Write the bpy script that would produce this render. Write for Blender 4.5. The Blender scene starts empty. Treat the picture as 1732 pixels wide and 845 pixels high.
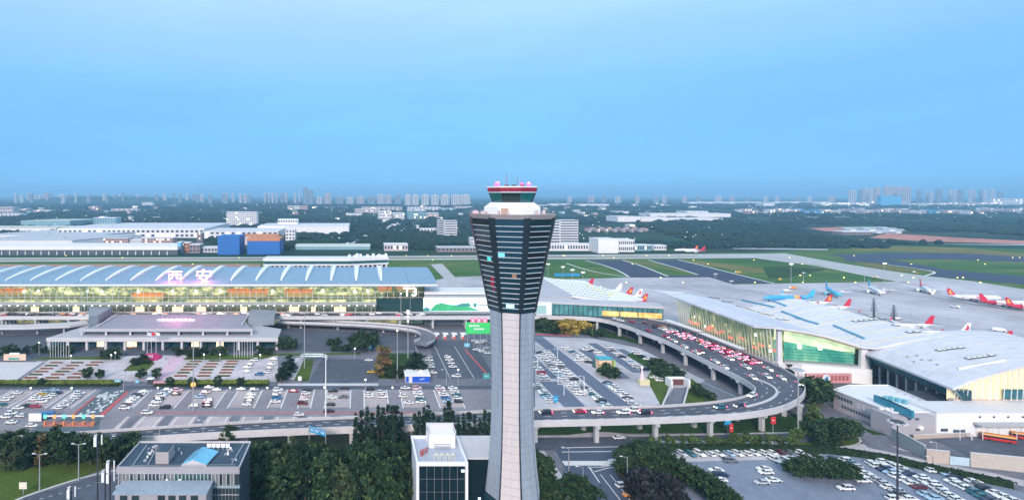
import bpy, bmesh, math, random
from mathutils import Vector, Matrix, noise
random.seed(11)
S = bpy.context.scene
COL = S.collection
R = math.radians
# ---------------------------------------------------------------- camera (level, lens shifted: a crop of a wide photograph)
H, F, CX, CY = 95.0, 900.0, 610.0, 329.0          # camera height (m), focal length and principal point (photo pixels)
cam = bpy.data.cameras.new('camera'); camo = bpy.data.objects.new('camera', cam); COL.objects.link(camo)
camo.location = (0, 0, H); camo.rotation_euler = (R(90), 0, 0)
cam.sensor_width = 36; cam.lens = 36*F/1732
cam.shift_x = (866-CX)/1732; cam.shift_y = -(422.5-CY)/1732
cam.clip_start = 1; cam.clip_end = 120000
S.camera = camo
# ---------------------------------------------------------------- sky, sun, exposure
SUN_EL, SUN_AZ = R(27), R(196)                     # soft evening light from behind the camera's left shoulder
w = bpy.data.worlds.new('World'); S.world = w; w.use_nodes = True
nt = w.node_tree; nt.nodes.clear()
out = nt.nodes.new('ShaderNodeOutputWorld'); bg = nt.nodes.new('ShaderNodeBackground')
sky = nt.nodes.new('ShaderNodeTexSky'); sky.sky_type = 'NISHITA'; sky.sun_disc = False
sky.sun_elevation = SUN_EL; sky.sun_rotation = SUN_AZ; sky.altitude = 300; sky.air_density = 1.0; sky.dust_density = .6; sky.ozone_density = 5.0
tint = nt.nodes.new('ShaderNodeMix'); tint.data_type = 'RGBA'; tint.blend_type = 'MULTIPLY'; tint.inputs[0].default_value = 1.0
tint.inputs[7].default_value = (0.62, 1.02, 1.30, 1)
# evening veil: a pale blue gradient with height, the same all the way round
tc = nt.nodes.new('ShaderNodeTexCoord'); sep = nt.nodes.new('ShaderNodeSeparateXYZ'); ramp = nt.nodes.new('ShaderNodeValToRGB')
e = ramp.color_ramp.elements
e[0].position = 0.0; e[0].color = (0.95, 2.6, 5.1, 1)
e[1].position = 1.0; e[1].color = (4.4, 5.6, 6.6, 1)
for p_, c_ in ((.07, (1.05, 2.75, 5.2, 1)), (.18, (1.45, 3.35, 5.6, 1)), (.32, (2.9, 4.6, 6.1, 1)), (.55, (4.2, 5.5, 6.6, 1))):
    q = ramp.color_ramp.elements.new(p_); q.color = c_
mixs = nt.nodes.new('ShaderNodeMix'); mixs.data_type = 'RGBA'; mixs.inputs[0].default_value = .82
nt.links.new(tc.outputs['Generated'], sep.inputs[0]); nt.links.new(sep.outputs[2], ramp.inputs[0])
nt.links.new(sky.outputs[0], tint.inputs[6]); nt.links.new(tint.outputs[2], mixs.inputs[6]); nt.links.new(ramp.outputs[0], mixs.inputs[7])
# the faintest high veil of cloud
cn_ = nt.nodes.new('ShaderNodeTexNoise'); cn_.inputs['Scale'].default_value = 2.2; cn_.inputs['Detail'].default_value = 6; cn_.inputs['Roughness'].default_value = .62
cmp_ = nt.nodes.new('ShaderNodeMapping'); cmp_.inputs['Scale'].default_value = (1, 1, 5.5); cmr = nt.nodes.new('ShaderNodeMapRange'); cmr.inputs[1].default_value = .35; cmr.inputs[2].default_value = .75; cmr.inputs[3].default_value = .955; cmr.inputs[4].default_value = 1.07
cmx = nt.nodes.new('ShaderNodeMix'); cmx.data_type = 'RGBA'; cmx.blend_type = 'MULTIPLY'; cmx.inputs[0].default_value = 1
nt.links.new(tc.outputs['Generated'], cmp_.inputs[0]); nt.links.new(cmp_.outputs[0], cn_.inputs[0]); nt.links.new(cn_.outputs[0], cmr.inputs[0]); nt.links.new(mixs.outputs[2], cmx.inputs[6]); nt.links.new(cmr.outputs[0], cmx.inputs[7])
nt.links.new(cmx.outputs[2], bg.inputs[0]); nt.links.new(bg.outputs[0], out.inputs[0])
bg.inputs[1].default_value = 0.09
sl = bpy.data.lights.new('sun', 'SUN'); so = bpy.data.objects.new('sun', sl); COL.objects.link(so)
sl.energy = 1.9; sl.angle = R(14); sl.color = (1.0, .84, .76)
so.rotation_euler = (R(90)-SUN_EL, 0, math.pi-SUN_AZ)
S.view_settings.view_transform = 'Standard'; S.view_settings.look = 'None'; S.view_settings.exposure = 1.0; S.view_settings.gamma = 1
S.cycles.max_bounces = 6; S.cycles.transparent_max_bounces = 8; S.cycles.volume_bounces = 2
S.cycles.use_denoising = True
S.cycles.sample_clamp_indirect = 4
# ---------------------------------------------------------------- helpers
def G(px, py, z=0.0):
    D = (H-z)*F/(py-CY); return ((px-CX)*D/F, D)
def G3(px, py, z=0.0):
    a = G(px, py, z); return Vector((a[0], a[1], z))
def ZD(D, py): return H-(py-CY)*D/F
def XD(D, px): return (px-CX)*D/F

MATS = {}
def mat(name, col, rough=.6, var=.12, scale=.15, metal=0.0, emis=None, es=0.0, spec=.4, bump=0.0, alpha=None):
    if name in MATS: return MATS[name]
    m = bpy.data.materials.new(name); m.use_nodes = True; n = m.node_tree; b = n.nodes['Principled BSDF']
    b.inputs['Roughness'].default_value = rough; b.inputs['Metallic'].default_value = metal
    b.inputs['Specular IOR Level'].default_value = spec
    c = tuple(col)+(1,)
    if var > 0:
        t = n.nodes.new('ShaderNodeTexCoord'); a1 = n.nodes.new('ShaderNodeTexNoise'); a2 = n.nodes.new('ShaderNodeTexNoise')
        a1.inputs['Scale'].default_value = scale; a1.inputs['Detail'].default_value = 5; a1.inputs['Roughness'].default_value = .65
        a2.inputs['Scale'].default_value = scale*9; a2.inputs['Detail'].default_value = 3
        ad = n.nodes.new('ShaderNodeMath'); ad.operation = 'ADD'
        r_ = n.nodes.new('ShaderNodeMapRange'); r_.inputs[1].default_value = .7; r_.inputs[2].default_value = 1.3
        mx = n.nodes.new('ShaderNodeMix'); mx.data_type = 'RGBA'
        mx.inputs[6].default_value = tuple(max(0, v*(1-var)) for v in col)+(1,)
        mx.inputs[7].default_value = tuple(min(1, v*(1+var)) for v in col)+(1,)
        n.links.new(t.outputs['Object'], a1.inputs[0]); n.links.new(t.outputs['Object'], a2.inputs[0])
        n.links.new(a1.outputs[0], ad.inputs[0]); n.links.new(a2.outputs[0], ad.inputs[1]); n.links.new(ad.outputs[0], r_.inputs[0])
        n.links.new(r_.outputs[0], mx.inputs[0]); n.links.new(mx.outputs[2], b.inputs['Base Color'])
        if bump:
            bp = n.nodes.new('ShaderNodeBump'); bp.inputs['Strength'].default_value = bump; bp.inputs['Distance'].default_value = .1
            n.links.new(a2.outputs[0], bp.inputs['Height']); n.links.new(bp.outputs[0], b.inputs['Normal'])
    else: b.inputs['Base Color'].default_value = c
    if emis:
        b.inputs['Emission Color'].default_value = tuple(emis)+(1,); b.inputs['Emission Strength'].default_value = es
    MATS[name] = m; return m

def glassmat(name, tintc=(.8, .95, .9), refl=.18):
    if name in MATS: return MATS[name]
    m = bpy.data.materials.new(name); m.use_nodes = True; n = m.node_tree; n.nodes.clear()
    o = n.nodes.new('ShaderNodeOutputMaterial'); tr = n.nodes.new('ShaderNodeBsdfTransparent'); gl = n.nodes.new('ShaderNodeBsdfGlossy')
    fr = n.nodes.new('ShaderNodeLayerWeight'); fr.inputs[0].default_value = refl; mx = n.nodes.new('ShaderNodeMixShader')
    tr.inputs[0].default_value = tintc+(1,); gl.inputs['Roughness'].default_value = .05
    n.links.new(fr.outputs['Fresnel'], mx.inputs[0]); n.links.new(tr.outputs[0], mx.inputs[1]); n.links.new(gl.outputs[0], mx.inputs[2]); n.links.new(mx.outputs[0], o.inputs[0])
    MATS[name] = m; return m

class MB:
    def __init__(s): s.v = []; s.f = []; s.mi = []; s.m = 0
    def add(s, vs, fs):
        b = len(s.v); s.v += [tuple(v) for v in vs]; s.f += [tuple(b+i for i in f) for f in fs]; s.mi += [s.m]*len(fs); return s
    def box(s, x0, x1, y0, y1, z0, z1):
        return s.add([(x0,y0,z0),(x1,y0,z0),(x1,y1,z0),(x0,y1,z0),(x0,y0,z1),(x1,y0,z1),(x1,y1,z1),(x0,y1,z1)],
                     [(3,2,1,0),(4,5,6,7),(0,1,5,4),(1,2,6,5),(2,3,7,6),(3,0,4,7)])
    def obox(s, c, d, rz=0, up=None):
        M = Matrix.Rotation(rz, 3, 'Z'); vs = []
        for k in range(8):
            p = Vector(((-1 if k in (0,3,4,7) else 1)*d[0]/2, (-1 if k in (0,1,4,5) else 1)*d[1]/2, (0 if k < 4 else d[2])))
            vs.append(M @ p + Vector(c))
        return s.add(vs, [(3,2,1,0),(4,5,6,7),(0,1,5,4),(1,2,6,5),(2,3,7,6),(3,0,4,7)])
    def prism(s, poly, z0, z1):
        n = len(poly); a = sum(poly[i][0]*poly[(i+1)%n][1]-poly[(i+1)%n][0]*poly[i][1] for i in range(n))
        if a < 0: poly = poly[::-1]
        return s.add([(p[0],p[1],z0) for p in poly]+[(p[0],p[1],z1) for p in poly],
                     [tuple(range(n))[::-1], tuple(range(n,2*n))]+[(i,(i+1)%n,n+(i+1)%n,n+i) for i in range(n)])
    def sheet(s, poly, z):
        n = len(poly); a = sum(poly[i][0]*poly[(i+1)%n][1]-poly[(i+1)%n][0]*poly[i][1] for i in range(n))
        if a < 0: poly = poly[::-1]
        return s.add([(p[0],p[1],z) for p in poly], [tuple(range(n))])
    def quad(s, a, b, c, d): return s.add([a,b,c,d], [(0,1,2,3)])
    def tube(s, p0, p1, r0, r1=None, n=6, caps=True):
        r1 = r0 if r1 is None else r1; p0 = Vector(p0); p1 = Vector(p1); d = (p1-p0).normalized()
        u = d.orthogonal().normalized(); v_ = d.cross(u); vs = []
        for p, r in ((p0,r0),(p1,r1)):
            for k in range(n):
                t = 2*math.pi*k/n; vs.append(p+u*math.cos(t)*r+v_*math.sin(t)*r)
        fs = [(k,(k+1)%n,n+(k+1)%n,n+k) for k in range(n)]
        if caps: fs += [tuple(range(n))[::-1], tuple(range(n,2*n))]
        return s.add(vs, fs)
    def lathe(s, prof, n=8, ph=0.0, c=(0,0), caps=True):
        vs = []; fs = []
        for r, z in prof:
            for k in range(n):
                t = ph+2*math.pi*k/n; vs.append((c[0]+r*math.cos(t), c[1]+r*math.sin(t), z))
        m = len(prof)
        for j in range(m-1):
            for k in range(n): fs.append((j*n+k, j*n+(k+1)%n, (j+1)*n+(k+1)%n, (j+1)*n+k))
        if caps: fs += [tuple(range(n))[::-1], tuple(range((m-1)*n, m*n))]
        return s.add(vs, fs)
    def loft(s, rings, closed=True, caps=True):
        n = len(rings[0]); vs = [p for r in rings for p in r]; fs = []
        for j in range(len(rings)-1):
            for k in range(n if closed else n-1):
                fs.append((j*n+k, j*n+(k+1)%n, (j+1)*n+(k+1)%n, (j+1)*n+k))
        if caps and closed: fs += [tuple(range(n))[::-1], tuple(range((len(rings)-1)*n, len(rings)*n))]
        return s.add(vs, fs)
    def strip(s, A, B):
        # ribbon between two polylines (x,y,z)
        n = len(A); return s.add(list(A)+list(B), [(i,i+1,n+i+1,n+i) for i in range(n-1)])
    def mesh(s, name, mats, off=(0,0,0), smooth=False):
        me = bpy.data.meshes.new(name); o = Vector(off)
        me.from_pydata([Vector(v)-o for v in s.v], [], s.f)
        for m in (mats if isinstance(mats, (list, tuple)) else [mats]): me.materials.append(m)
        if any(s.mi): me.polygons.foreach_set('material_index', s.mi)
        if smooth: me.polygons.foreach_set('use_smooth', [True]*len(s.f))
        me.update(); return me

def wloc(o):
    p = Vector((0,0,0))
    while o: p += o.location; o = o.parent
    return p
def tag(o, label=None, cat=None, group=None, kind=None):
    if label: o['label'] = label
    if cat: o['category'] = cat
    if group: o['group'] = group
    if kind: o['kind'] = kind
    return o
def thing(name, label, cat, loc=(0,0,0), rz=0.0, group=None):
    o = bpy.data.objects.new(name, None); COL.objects.link(o); o.location = loc; o.rotation_euler = (0,0,rz); o.empty_display_size = .5
    return tag(o, label, cat, group)
def part(name, mb, m, parent=None, kind=None, label=None, smooth=False, local=False):
    off = (0,0,0) if (parent is None or local) else wloc(parent)
    me = mb.mesh(name, m, off, smooth) if isinstance(mb, MB) else mb
    o = bpy.data.objects.new(name, me); COL.objects.link(o)
    if parent: o.parent = parent
    if kind: o['kind'] = kind
    if label: o['label'] = label
    return o
def struct(name, mb, m, smooth=False): return part(name, mb, m, None, 'structure', smooth=smooth)
def solo(name, mb, m, label, cat, loc, group=None, smooth=False):
    me = mb.mesh(name, m, loc, smooth); o = bpy.data.objects.new(name, me); COL.objects.link(o); o.location = loc
    return tag(o, label, cat, group)
def dup(root, loc, rz=0.0, label=None, group=None, scale=None):
    r = root.copy(); COL.objects.link(r); r.location = loc; r.rotation_euler = (0,0,rz)
    if scale: r.scale = scale
    if label: r['label'] = label
    if group: r['group'] = group
    for ch in root.children:
        c = ch.copy(); COL.objects.link(c); c.parent = r
        for g_ in ch.children:
            d = g_.copy(); COL.objects.link(d); d.parent = c
    return r
ORD = ['first','second','third','fourth','fifth','sixth','seventh','eighth','ninth','tenth','eleventh','twelfth','thirteenth','fourteenth','fifteenth','sixteenth','seventeenth','eighteenth','nineteenth','twentieth',
       'twenty-first','twenty-second','twenty-third','twenty-fourth','twenty-fifth','twenty-sixth','twenty-seventh','twenty-eighth','twenty-ninth','thirtieth']
def poly(pts, z=0.0): return [G(a, b, z) for a, b in pts]
def interp(pts, n):
    # resample polyline to n points
    L = [0.0]
    for i in range(1, len(pts)): L.append(L[-1]+(Vector(pts[i])-Vector(pts[i-1])).length)
    o = []; j = 0
    for k in range(n):
        t = L[-1]*k/(n-1)
        while j < len(L)-2 and L[j+1] < t: j += 1
        u = (t-L[j])/max(1e-9, L[j+1]-L[j]); o.append(Vector(pts[j]).lerp(Vector(pts[j+1]), min(1, max(0, u))))
    return o
def smoothline(pts, it=2):
    p = [Vector(q) for q in pts]
    for _ in range(it):
        q = [p[0]]
        for i in range(len(p)-1): q += [p[i].lerp(p[i+1], .25), p[i].lerp(p[i+1], .75)]
        q.append(p[-1]); p = q
    return p
def offset_line(pts, d):
    o = []
    for i, p in enumerate(pts):
        a = pts[max(0, i-1)]; b = pts[min(len(pts)-1, i+1)]; t = (Vector(b)-Vector(a)); n = Vector((-t.y, t.x, 0)).normalized() if t.length > 1e-6 else Vector((0,1,0))
        o.append(Vector(p)+n*d)
    return o
# ================================================================ materials
M_ = dict
def fieldmat():
    m = bpy.data.materials.new('countryside'); m.use_nodes = True; n = m.node_tree; b = n.nodes['Principled BSDF']; b.inputs['Roughness'].default_value = .95; b.inputs['Specular IOR Level'].default_value = .1
    t = n.nodes.new('ShaderNodeTexCoord')
    mp = n.nodes.new('ShaderNodeMapping'); mp.inputs['Scale'].default_value = (1, 2.2, 1)
    a = n.nodes.new('ShaderNodeTexNoise'); a.inputs['Scale'].default_value = .0016; a.inputs['Detail'].default_value = 7; a.inputs['Roughness'].default_value = .62
    v = n.nodes.new('ShaderNodeTexVoronoi'); v.inputs['Scale'].default_value = .004
    c = n.nodes.new('ShaderNodeValToRGB'); el = c.color_ramp.elements
    el[0].position = .36; el[0].color = (.012, .035, .030, 1); el[1].position = .75; el[1].color = (.16, .13, .10, 1)
    for p, k in ((.47, (.02, .055, .035, 1)), (.54, (.035, .075, .04, 1)), (.60, (.03, .06, .045, 1)), (.66, (.10, .10, .07, 1))):
        q = el.new(p); q.color = k
    mx = n.nodes.new('ShaderNodeMix'); mx.data_type = 'RGBA'; mx.blend_type = 'MULTIPLY'; mx.inputs[0].default_value = .35
    n.links.new(t.outputs['Object'], mp.inputs[0]); n.links.new(mp.outputs[0], a.inputs[0]); n.links.new(mp.outputs[0], v.inputs[0])
    n.links.new(a.outputs[0], c.inputs[0]); n.links.new(c.outputs[0], mx.inputs[6]); n.links.new(v.outputs['Color'], mx.inputs[7]); n.links.new(mx.outputs[2], b.inputs['Base Color'])
    return m
def slabmat(name, col, sx=5, sy=5, var=.10, joint=.75, rough=.75, stain=.02, line=.012):
    # concrete cast in bays: faint joints, oil stains
    m = bpy.data.materials.new(name); m.use_nodes = True; n = m.node_tree; b = n.nodes['Principled BSDF']; b.inputs['Roughness'].default_value = rough; b.inputs['Specular IOR Level'].default_value = .35
    t = n.nodes.new('ShaderNodeTexCoord'); br = n.nodes.new('ShaderNodeTexBrick'); br.offset = 0; br.inputs['Scale'].default_value = 1
    br.inputs['Brick Width'].default_value = sx; br.inputs['Row Height'].default_value = sy; br.inputs['Mortar Size'].default_value = line*sx
    br.inputs['Color1'].default_value = tuple(v*(1-var) for v in col)+(1,); br.inputs['Color2'].default_value = tuple(min(1, v*(1+var)) for v in col)+(1,); br.inputs['Mortar'].default_value = tuple(v*joint for v in col)+(1,)
    a = n.nodes.new('ShaderNodeTexNoise'); a.inputs['Scale'].default_value = stain; a.inputs['Detail'].default_value = 8; a.inputs['Roughness'].default_value = .7
    r_ = n.nodes.new('ShaderNodeMapRange'); r_.inputs[1].default_value = .3; r_.inputs[2].default_value = .7; r_.inputs[3].default_value = .58; r_.inputs[4].default_value = 1.2
    mx = n.nodes.new('ShaderNodeMix'); mx.data_type = 'RGBA'; mx.blend_type = 'MULTIPLY'; mx.inputs[0].default_value = 1
    n.links.new(t.outputs['Object'], br.inputs[0]); n.links.new(t.outputs['Object'], a.inputs[0]); n.links.new(a.outputs[0], r_.inputs[0]); n.links.new(br.outputs[0], mx.inputs[6]); n.links.new(r_.outputs[0], mx.inputs[7]); n.links.new(mx.outputs[2], b.inputs['Base Color'])
    return m
FIELD = fieldmat()
APRON = slabmat('apron_concrete', (.50, .475, .50), 7, 7, .05, .8, .6, .012)
LOTC = slabmat('parking_concrete', (.47, .40, .40), 6, 5, .07, .8, .7, .03)
LOTC2 = slabmat('parking_concrete_pale', (.50, .48, .51), 6, 5, .05, .85, .7, .03)
PAVE = slabmat('plaza_paving', (.54, .50, .52), 3, 3, .06, .85, .7, .04)
ASPH = mat('asphalt', (.078, .09, .118), .8, .3, .05, bump=.2)
ASPHL = mat('asphalt_worn', (.150, .155, .185), .8, .28, .05, bump=.2)
ASPHD = mat('asphalt_dark', (.032, .043, .078), .75, .25, .04)
RUN = mat('runway_concrete', (.42, .42, .42), .7, .14, .02)
BEIGE = mat('bare_soil', (.36, .22, .16), .95, .3, .02)
PINKSOIL = mat('pink_soil', (.46, .20, .15), .95, .3, .01)
def turf():
    m = bpy.data.materials.new('airfield_turf'); m.use_nodes = True; n = m.node_tree; b = n.nodes['Principled BSDF']; b.inputs['Roughness'].default_value = .95; b.inputs['Specular IOR Level'].default_value = .1
    t = n.nodes.new('ShaderNodeTexCoord'); mp = n.nodes.new('ShaderNodeMapping'); mp.inputs['Scale'].default_value = (.5, 1.6, 1); a = n.nodes.new('ShaderNodeTexNoise'); a.inputs['Scale'].default_value = .012; a.inputs['Detail'].default_value = 9; a.inputs['Roughness'].default_value = .68
    c = n.nodes.new('ShaderNodeValToRGB'); el = c.color_ramp.elements; el[0].position = .3; el[0].color = (.03,.075,.02,1); el[1].position = .74; el[1].color = (.21,.17,.075,1)
    for p, k in ((.42, (.05,.125,.03,1)), (.53, (.075,.15,.035,1)), (.62, (.13,.16,.05,1))): q = el.new(p); q.color = k
    n.links.new(t.outputs['Object'], mp.inputs[0]); n.links.new(mp.outputs[0], a.inputs[0]); n.links.new(a.outputs[0], c.inputs[0]); n.links.new(c.outputs[0], b.inputs['Base Color']); return m
GRASS = turf()
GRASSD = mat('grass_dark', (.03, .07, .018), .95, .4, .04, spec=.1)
GRASSY = mat('grass_dry', (.17, .16, .05), .95, .35, .02, spec=.1)
LAWN = mat('lawn', (.075, .115, .022), .95, .3, .08, spec=.1)
WHITE = mat('white_paint', (.80, .80, .80), .5, .04, .5)
WLINE = mat('line_paint', (.75, .75, .74), .7, .15, .8)
REDP = mat('red_road_paint', (.52, .10, .10), .7, .2, .3)
CONC = mat('concrete', (.40, .40, .42), .75, .12, .1)
CONCL = mat('concrete_pale', (.55, .54, .55), .7, .1, .1)
STEEL = mat('grey_steel', (.45, .46, .48), .45, .08, .5, metal=.4)
DARKM = mat('dark_metal', (.05, .055, .065), .5, .1, .5)
ROOFW = mat('white_roof', (.74, .73, .75), .45, .06, .05)

# ================================================================ ground
gm = MB(); n_ = 48
ys = [20, 130, 260, 420, 700, 1100, 1700, 2600, 4000, 6000, 9000, 14000, 22000, 32000]
xs = [-26000, -12000, -6000, -3000, -1400, -600, -250, 0, 250, 600, 1400, 3000, 6000, 12000, 26000]
for y in ys:
    for x in xs: gm.v.append((x, y, 0))
W_ = len(xs)
for j in range(len(ys)-1):
    for i in range(W_-1): gm.f.append((j*W_+i, j*W_+i+1, (j+1)*W_+i+1, (j+1)*W_+i)); gm.mi.append(0)
struct('ground', gm, FIELD)
def surf(name, pts, m, z): return struct(name, MB().sheet(poly(pts), z), m)
# a low wooded hill before the skyline, left
hm = MB(); rings = []
for j in range(7):
    a = j/6; rr = []
    for k in range(40):
        t = 2*math.pi*k/40; q = math.cos(a*math.pi/2)
        rr.append((-2930+1150*q*math.cos(t)*(1+.12*math.sin(3*t)), 6100+420*q*math.sin(t), 80*math.sin(a*math.pi/2)**1.4-1+6*noise.noise(Vector((k*.4, j*.7, 0)))*(1 if 0 < j < 6 else 0)))
    rings.append(rr)
hm.loft(rings, True, True); struct('hill', hm, mat('hill_wood', (.02, .045, .03), .95, .4, .01), True)
# airfield
surf('airfield_grass', [(-700,436),(430,434),(900,431),(1280,427),(1500,415),(1732,421),(2300,440),(2300,620),(1400,560),(700,500),(-700,500)], GRASS, .03)
surf('dry_verge', [(1400,424),(1500,417),(1620,419),(1732,428),(2200,440),(2200,448),(1732,434),(1600,427),(1480,424)], GRASSY, .06)
surf('runway', [(-700,445),(430,441),(900,438.5),(1300,436),(1330,428.5),(900,431),(430,434.5),(-700,438)], RUN, .08)
surf('runway_verge', [(-700,441.5),(430,438.6),(900,435.6),(1180,433.6),(1180,432.8),(900,434),(430,437),(-700,440)], GRASSY, .11)
surf('taxiway', [(1255,431),(1325,428),(1385,439),(1470,453),(1550,465),(1650,476),(1732,489),(2000,530),(2000,560),(1732,506),(1600,487),(1540,479),(1470,467),(1385,449),(1290,438)], RUN, .14)
surf('taxiway', [(1400,431),(1500,427.5),(1620,428),(1732,434),(2100,448),(2100,458),(1732,443),(1620,439),(1500,438),(1440,437)], ASPHD, .12)
surf('taxiway', [(1425,434),(1490,436),(1560,448),(1600,456),(1732,467),(2100,500),(2100,520),(1732,481),(1640,472),(1565,466),(1590,459),(1500,447),(1430,441)], ASPHD, .16)
surf('taxiway', [(990,440),(1053,439.5),(1085,449),(1130,467),(1064,468),(1050,459),(1025,449)], ASPHD, .12)
surf('taxiway', [(1097,439.5),(1147,439),(1190,449),(1235,461),(1310,479),(1228,479),(1180,464),(1135,450)], ASPHD, .12)
surf('taxiway_shoulder', [(1064,467),(1200,465.5),(1205,469),(1064,470)], ASPHD, .17)
surf('dry_verge', [(1056,440),(1066,440),(1195,465),(1180,465)], GRASSY, .09)
surf('dry_verge', [(1150,441),(1180,441),(1300,455),(1330,462),(1250,458)], GRASSY, .09)
surf('dry_verge', [(1290,452),(1330,450),(1400,455),(1330,470),(1300,470)], GRASSD, .10)
surf('dry_verge', [(1440,441),(1480,445),(1540,455),(1580,458),(1520,460),(1470,451)], GRASSY, .10)
surf('dry_verge', [(-700,448),(440,446),(440,452),(-700,455)], BEIGE, .10)
surf('apron', [(735,474),(760,469),(830,466),(930,473),(1060,469.5),(1200,469),(1240,481),(1480,477),(1560,475),(1650,479),(1732,495),(2000,545),(2000,680),(1500,620),(1300,570),(1100,548),(700,525),(700,500)], APRON, .20)
surf('service_road', [(728,447),(748,446),(790,490),(770,490)], RUN, .22)
for a, b in (((1100,476),(1900,640)), ((1230,486),(1900,600)), ((1450,486),(1900,552))):
    p0 = Vector(G3(*a)); p1 = Vector(G3(*b)); nn = Vector((-(p1-p0).y, (p1-p0).x, 0)).normalized()*.5
    struct('apron_seam', MB().quad(*[v+Vector((0,0,.23)) for v in (p0-nn, p1-nn, p1+nn, p0+nn)]), ASPHL)
for pts in ([(990,440),(1025,449),(1050,459),(1064,468)], [(1053,439.5),(1085,449),(1130,467)], [(1097,439.5),(1135,450),(1180,464)], [(1147,439),(1190,449),(1235,461),(1310,479)], [(1255,431),(1290,438),(1385,449),(1470,467),(1540,479)], [(1325,428),(1385,439),(1470,453),(1550,465),(1650,476)], [(1500,447),(1590,459),(1565,466)], [(958,445),(1000,459),(1060,468)]):
    L = smoothline([G3(a, b, .2) for a, b in pts]); struct('taxiway_edge_line', MB().strip(offset_line(L, 1.1), offset_line(L, -1.1)), WLINE)
# bare pink earth and tracks beyond the airfield
for pts, m in (([(1362,396),(1380,395.5),(1445,409),(1440,411),(1420,410)], PINKSOIL), ([(1368,386),(1430,383.5),(1426,392),(1395,391)], PINKSOIL), ([(1470,402),(1500,394),(1560,398),(1620,402),(1732,407),(1900,412),(1900,417),(1732,413),(1640,410),(1560,408)], PINKSOIL),
               ([(1430,384),(1520,383),(1535,390),(1500,394),(1440,393)], RUN), ([(1455,405),(1510,408),(1510,410),(1450,407)], RUN), ([(1560,412.5),(1732,413),(1900,416),(1900,418.5),(1732,415)], RUN),
               ([(1180,407),(1250,406),(1250,408.5),(1180,409)], PINKSOIL), ([(1292,408),(1350,409),(1350,411.5),(1292,410.5)], PINKSOIL), ([(1365,411),(1400,410),(1405,412),(1370,413)], BEIGE), ([(1240,419),(1400,421),(1400,423),(1240,421)], RUN), ([(1292,376),(1340,378),(1340,379.5),(1292,377.5)], RUN),
               ([(1340,366),(1500,366),(1500,367),(1340,367)], RUN), ([(420,349.4),(690,348.2),(690,349.4),(420,350.4)], CONCL), ([(1165,341.2),(1290,341),(1290,343.4),(1165,343.6)], CONCL), ([(1310,340),(1400,341),(1400,343),(1310,342)], CONCL)):
    surf('bare_earth' if m in (PINKSOIL, BEIGE) else 'track', pts, m, .3)
# landside
surf('landside_paving', [(-700,540),(700,520),(905,531),(1100,540),(1340,600),(1420,640),(1732,660),(2100,700),(2100,900),(-700,900)], ASPHL, .04)
Ylot = lambda y: H*F/(y-CY)
def strip_x(name, x0, x1, y0, y1, m, z): return struct(name, MB().box(x0, x1, y0, y1, z-.01, z), m)
XA = lambda px, py=690: (px-CX)*H/(py-CY)
# the western car park
surf('car_park', [(-700,652),(838,652),(838,740),(-700,760)], mat('car_park_asphalt', (.235, .222, .245), .8, .2, .06), .06)
STALLS = [(-34,12),(20,76),(86,120),(203,224),(250,294),(318,363),(384,429),(452,475),(503,525),(548,592),(616,658),(682,722),(745,787)]
for a, b in STALLS:
    m = MB().box(XA(a), XA(b), Ylot(688), Ylot(661), .06, .075); struct('parking_bay', m, LOTC)
    ln = MB()
    for q in (a, b): ln.box(XA(q)-.22, XA(q)+.22, Ylot(690), Ylot(659), .075, .085)
    k = Ylot(688)
    while k < Ylot(661):
        ln.box(XA(a)+.4, XA(b)-.4, k-.06, k+.06, .076, .083); k += 2.9
    struct('parking_lines', ln, WLINE)
m = MB().box(XA(228), XA(760), Ylot(733), Ylot(704), .06, .07); struct('parking_bay', m, LOTC)
for q in range(232, 760, 27):
    if 172 < q: struct('parking_lines', MB().box(XA(q)-.2, XA(q)+.2, Ylot(731), Ylot(704), .07, .08), WLINE)
for q in range(245, 760, 54): struct('parking_lane', MB().box(XA(q)-2, XA(q)+2.2, Ylot(732), Ylot(703), .071, .079), ASPHL)
struct('red_line', MB().box(XA(240), XA(760), Ylot(698.4), Ylot(697), .062, .07), REDP)
# toll lane between red kerbs
surf('toll_road', [(122,703),(160,671),(175,655),(235,655),(216,664),(172,701),(165,735),(40,735),(75,716)], mat('toll_asphalt', (.095,.13,.15), .8, .25, .15), .075)
for pts in ([(118,704),(122,704),(162,671),(159,671)], [(168,702),(176,702),(219,662),(214,662)]): struct('red_kerb', MB().prism(poly(pts), .02, .22), REDP)
m = MB(); rg = random.Random(3)
for k in range(46):
    t = rg.random(); y = 660+40*rg.random(); xl = 160-(y-671)*1.2+8; xr = 214-(y-664)*1.16-8; p = G(xl+(xr-xl)*rg.random(), y); m.box(p[0]-.5, p[0]+.5, p[1]-.9, p[1]+.9, .078, .09)
for k in range(9): p = G(166+3.2*k, 669); m.box(p[0]-.3, p[0]+.3, p[1]-2, p[1]+2, .078, .09)
struct('lane_marks', m, WLINE)
# eastern car park
surf('car_park', [(905,566),(1000,571),(1060,582),(1120,602),(1200,636),(1150,676),(1090,688),(905,692)], LOTC2, .06)
for a, b, y0, y1 in ((113.6,121.6,566,690),(133.2,139.6,590,640),(145,151,580,630),(157,162.3,590,640),(98.5,102.3,580,640),(91,101,645,690)):
    struct('aisle', MB().box(a, b, Ylot(y1), Ylot(y0), .06, .072), mat('aisle_asphalt', (.115,.145,.205), .8, .2, .06))
for q in (102.4,108,113.4,121.8,127.3,133,145,151.2,156.8,162.6,168.5):
    struct('parking_lines', MB().box(q-.12, q+.12, Ylot(676 if q < 128 else 645), Ylot(584 if q < 128 else 590), .072, .082), WLINE)
surf('grass_bank', [(905,552),(960,552),(1020,556),(1075,575),(1090,585),(1040,574),(980,569),(905,567)], GRASSD, .06)
surf('red_verge', [(905,564),(965,566),(965,568),(905,566)], REDP, .08)
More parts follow.
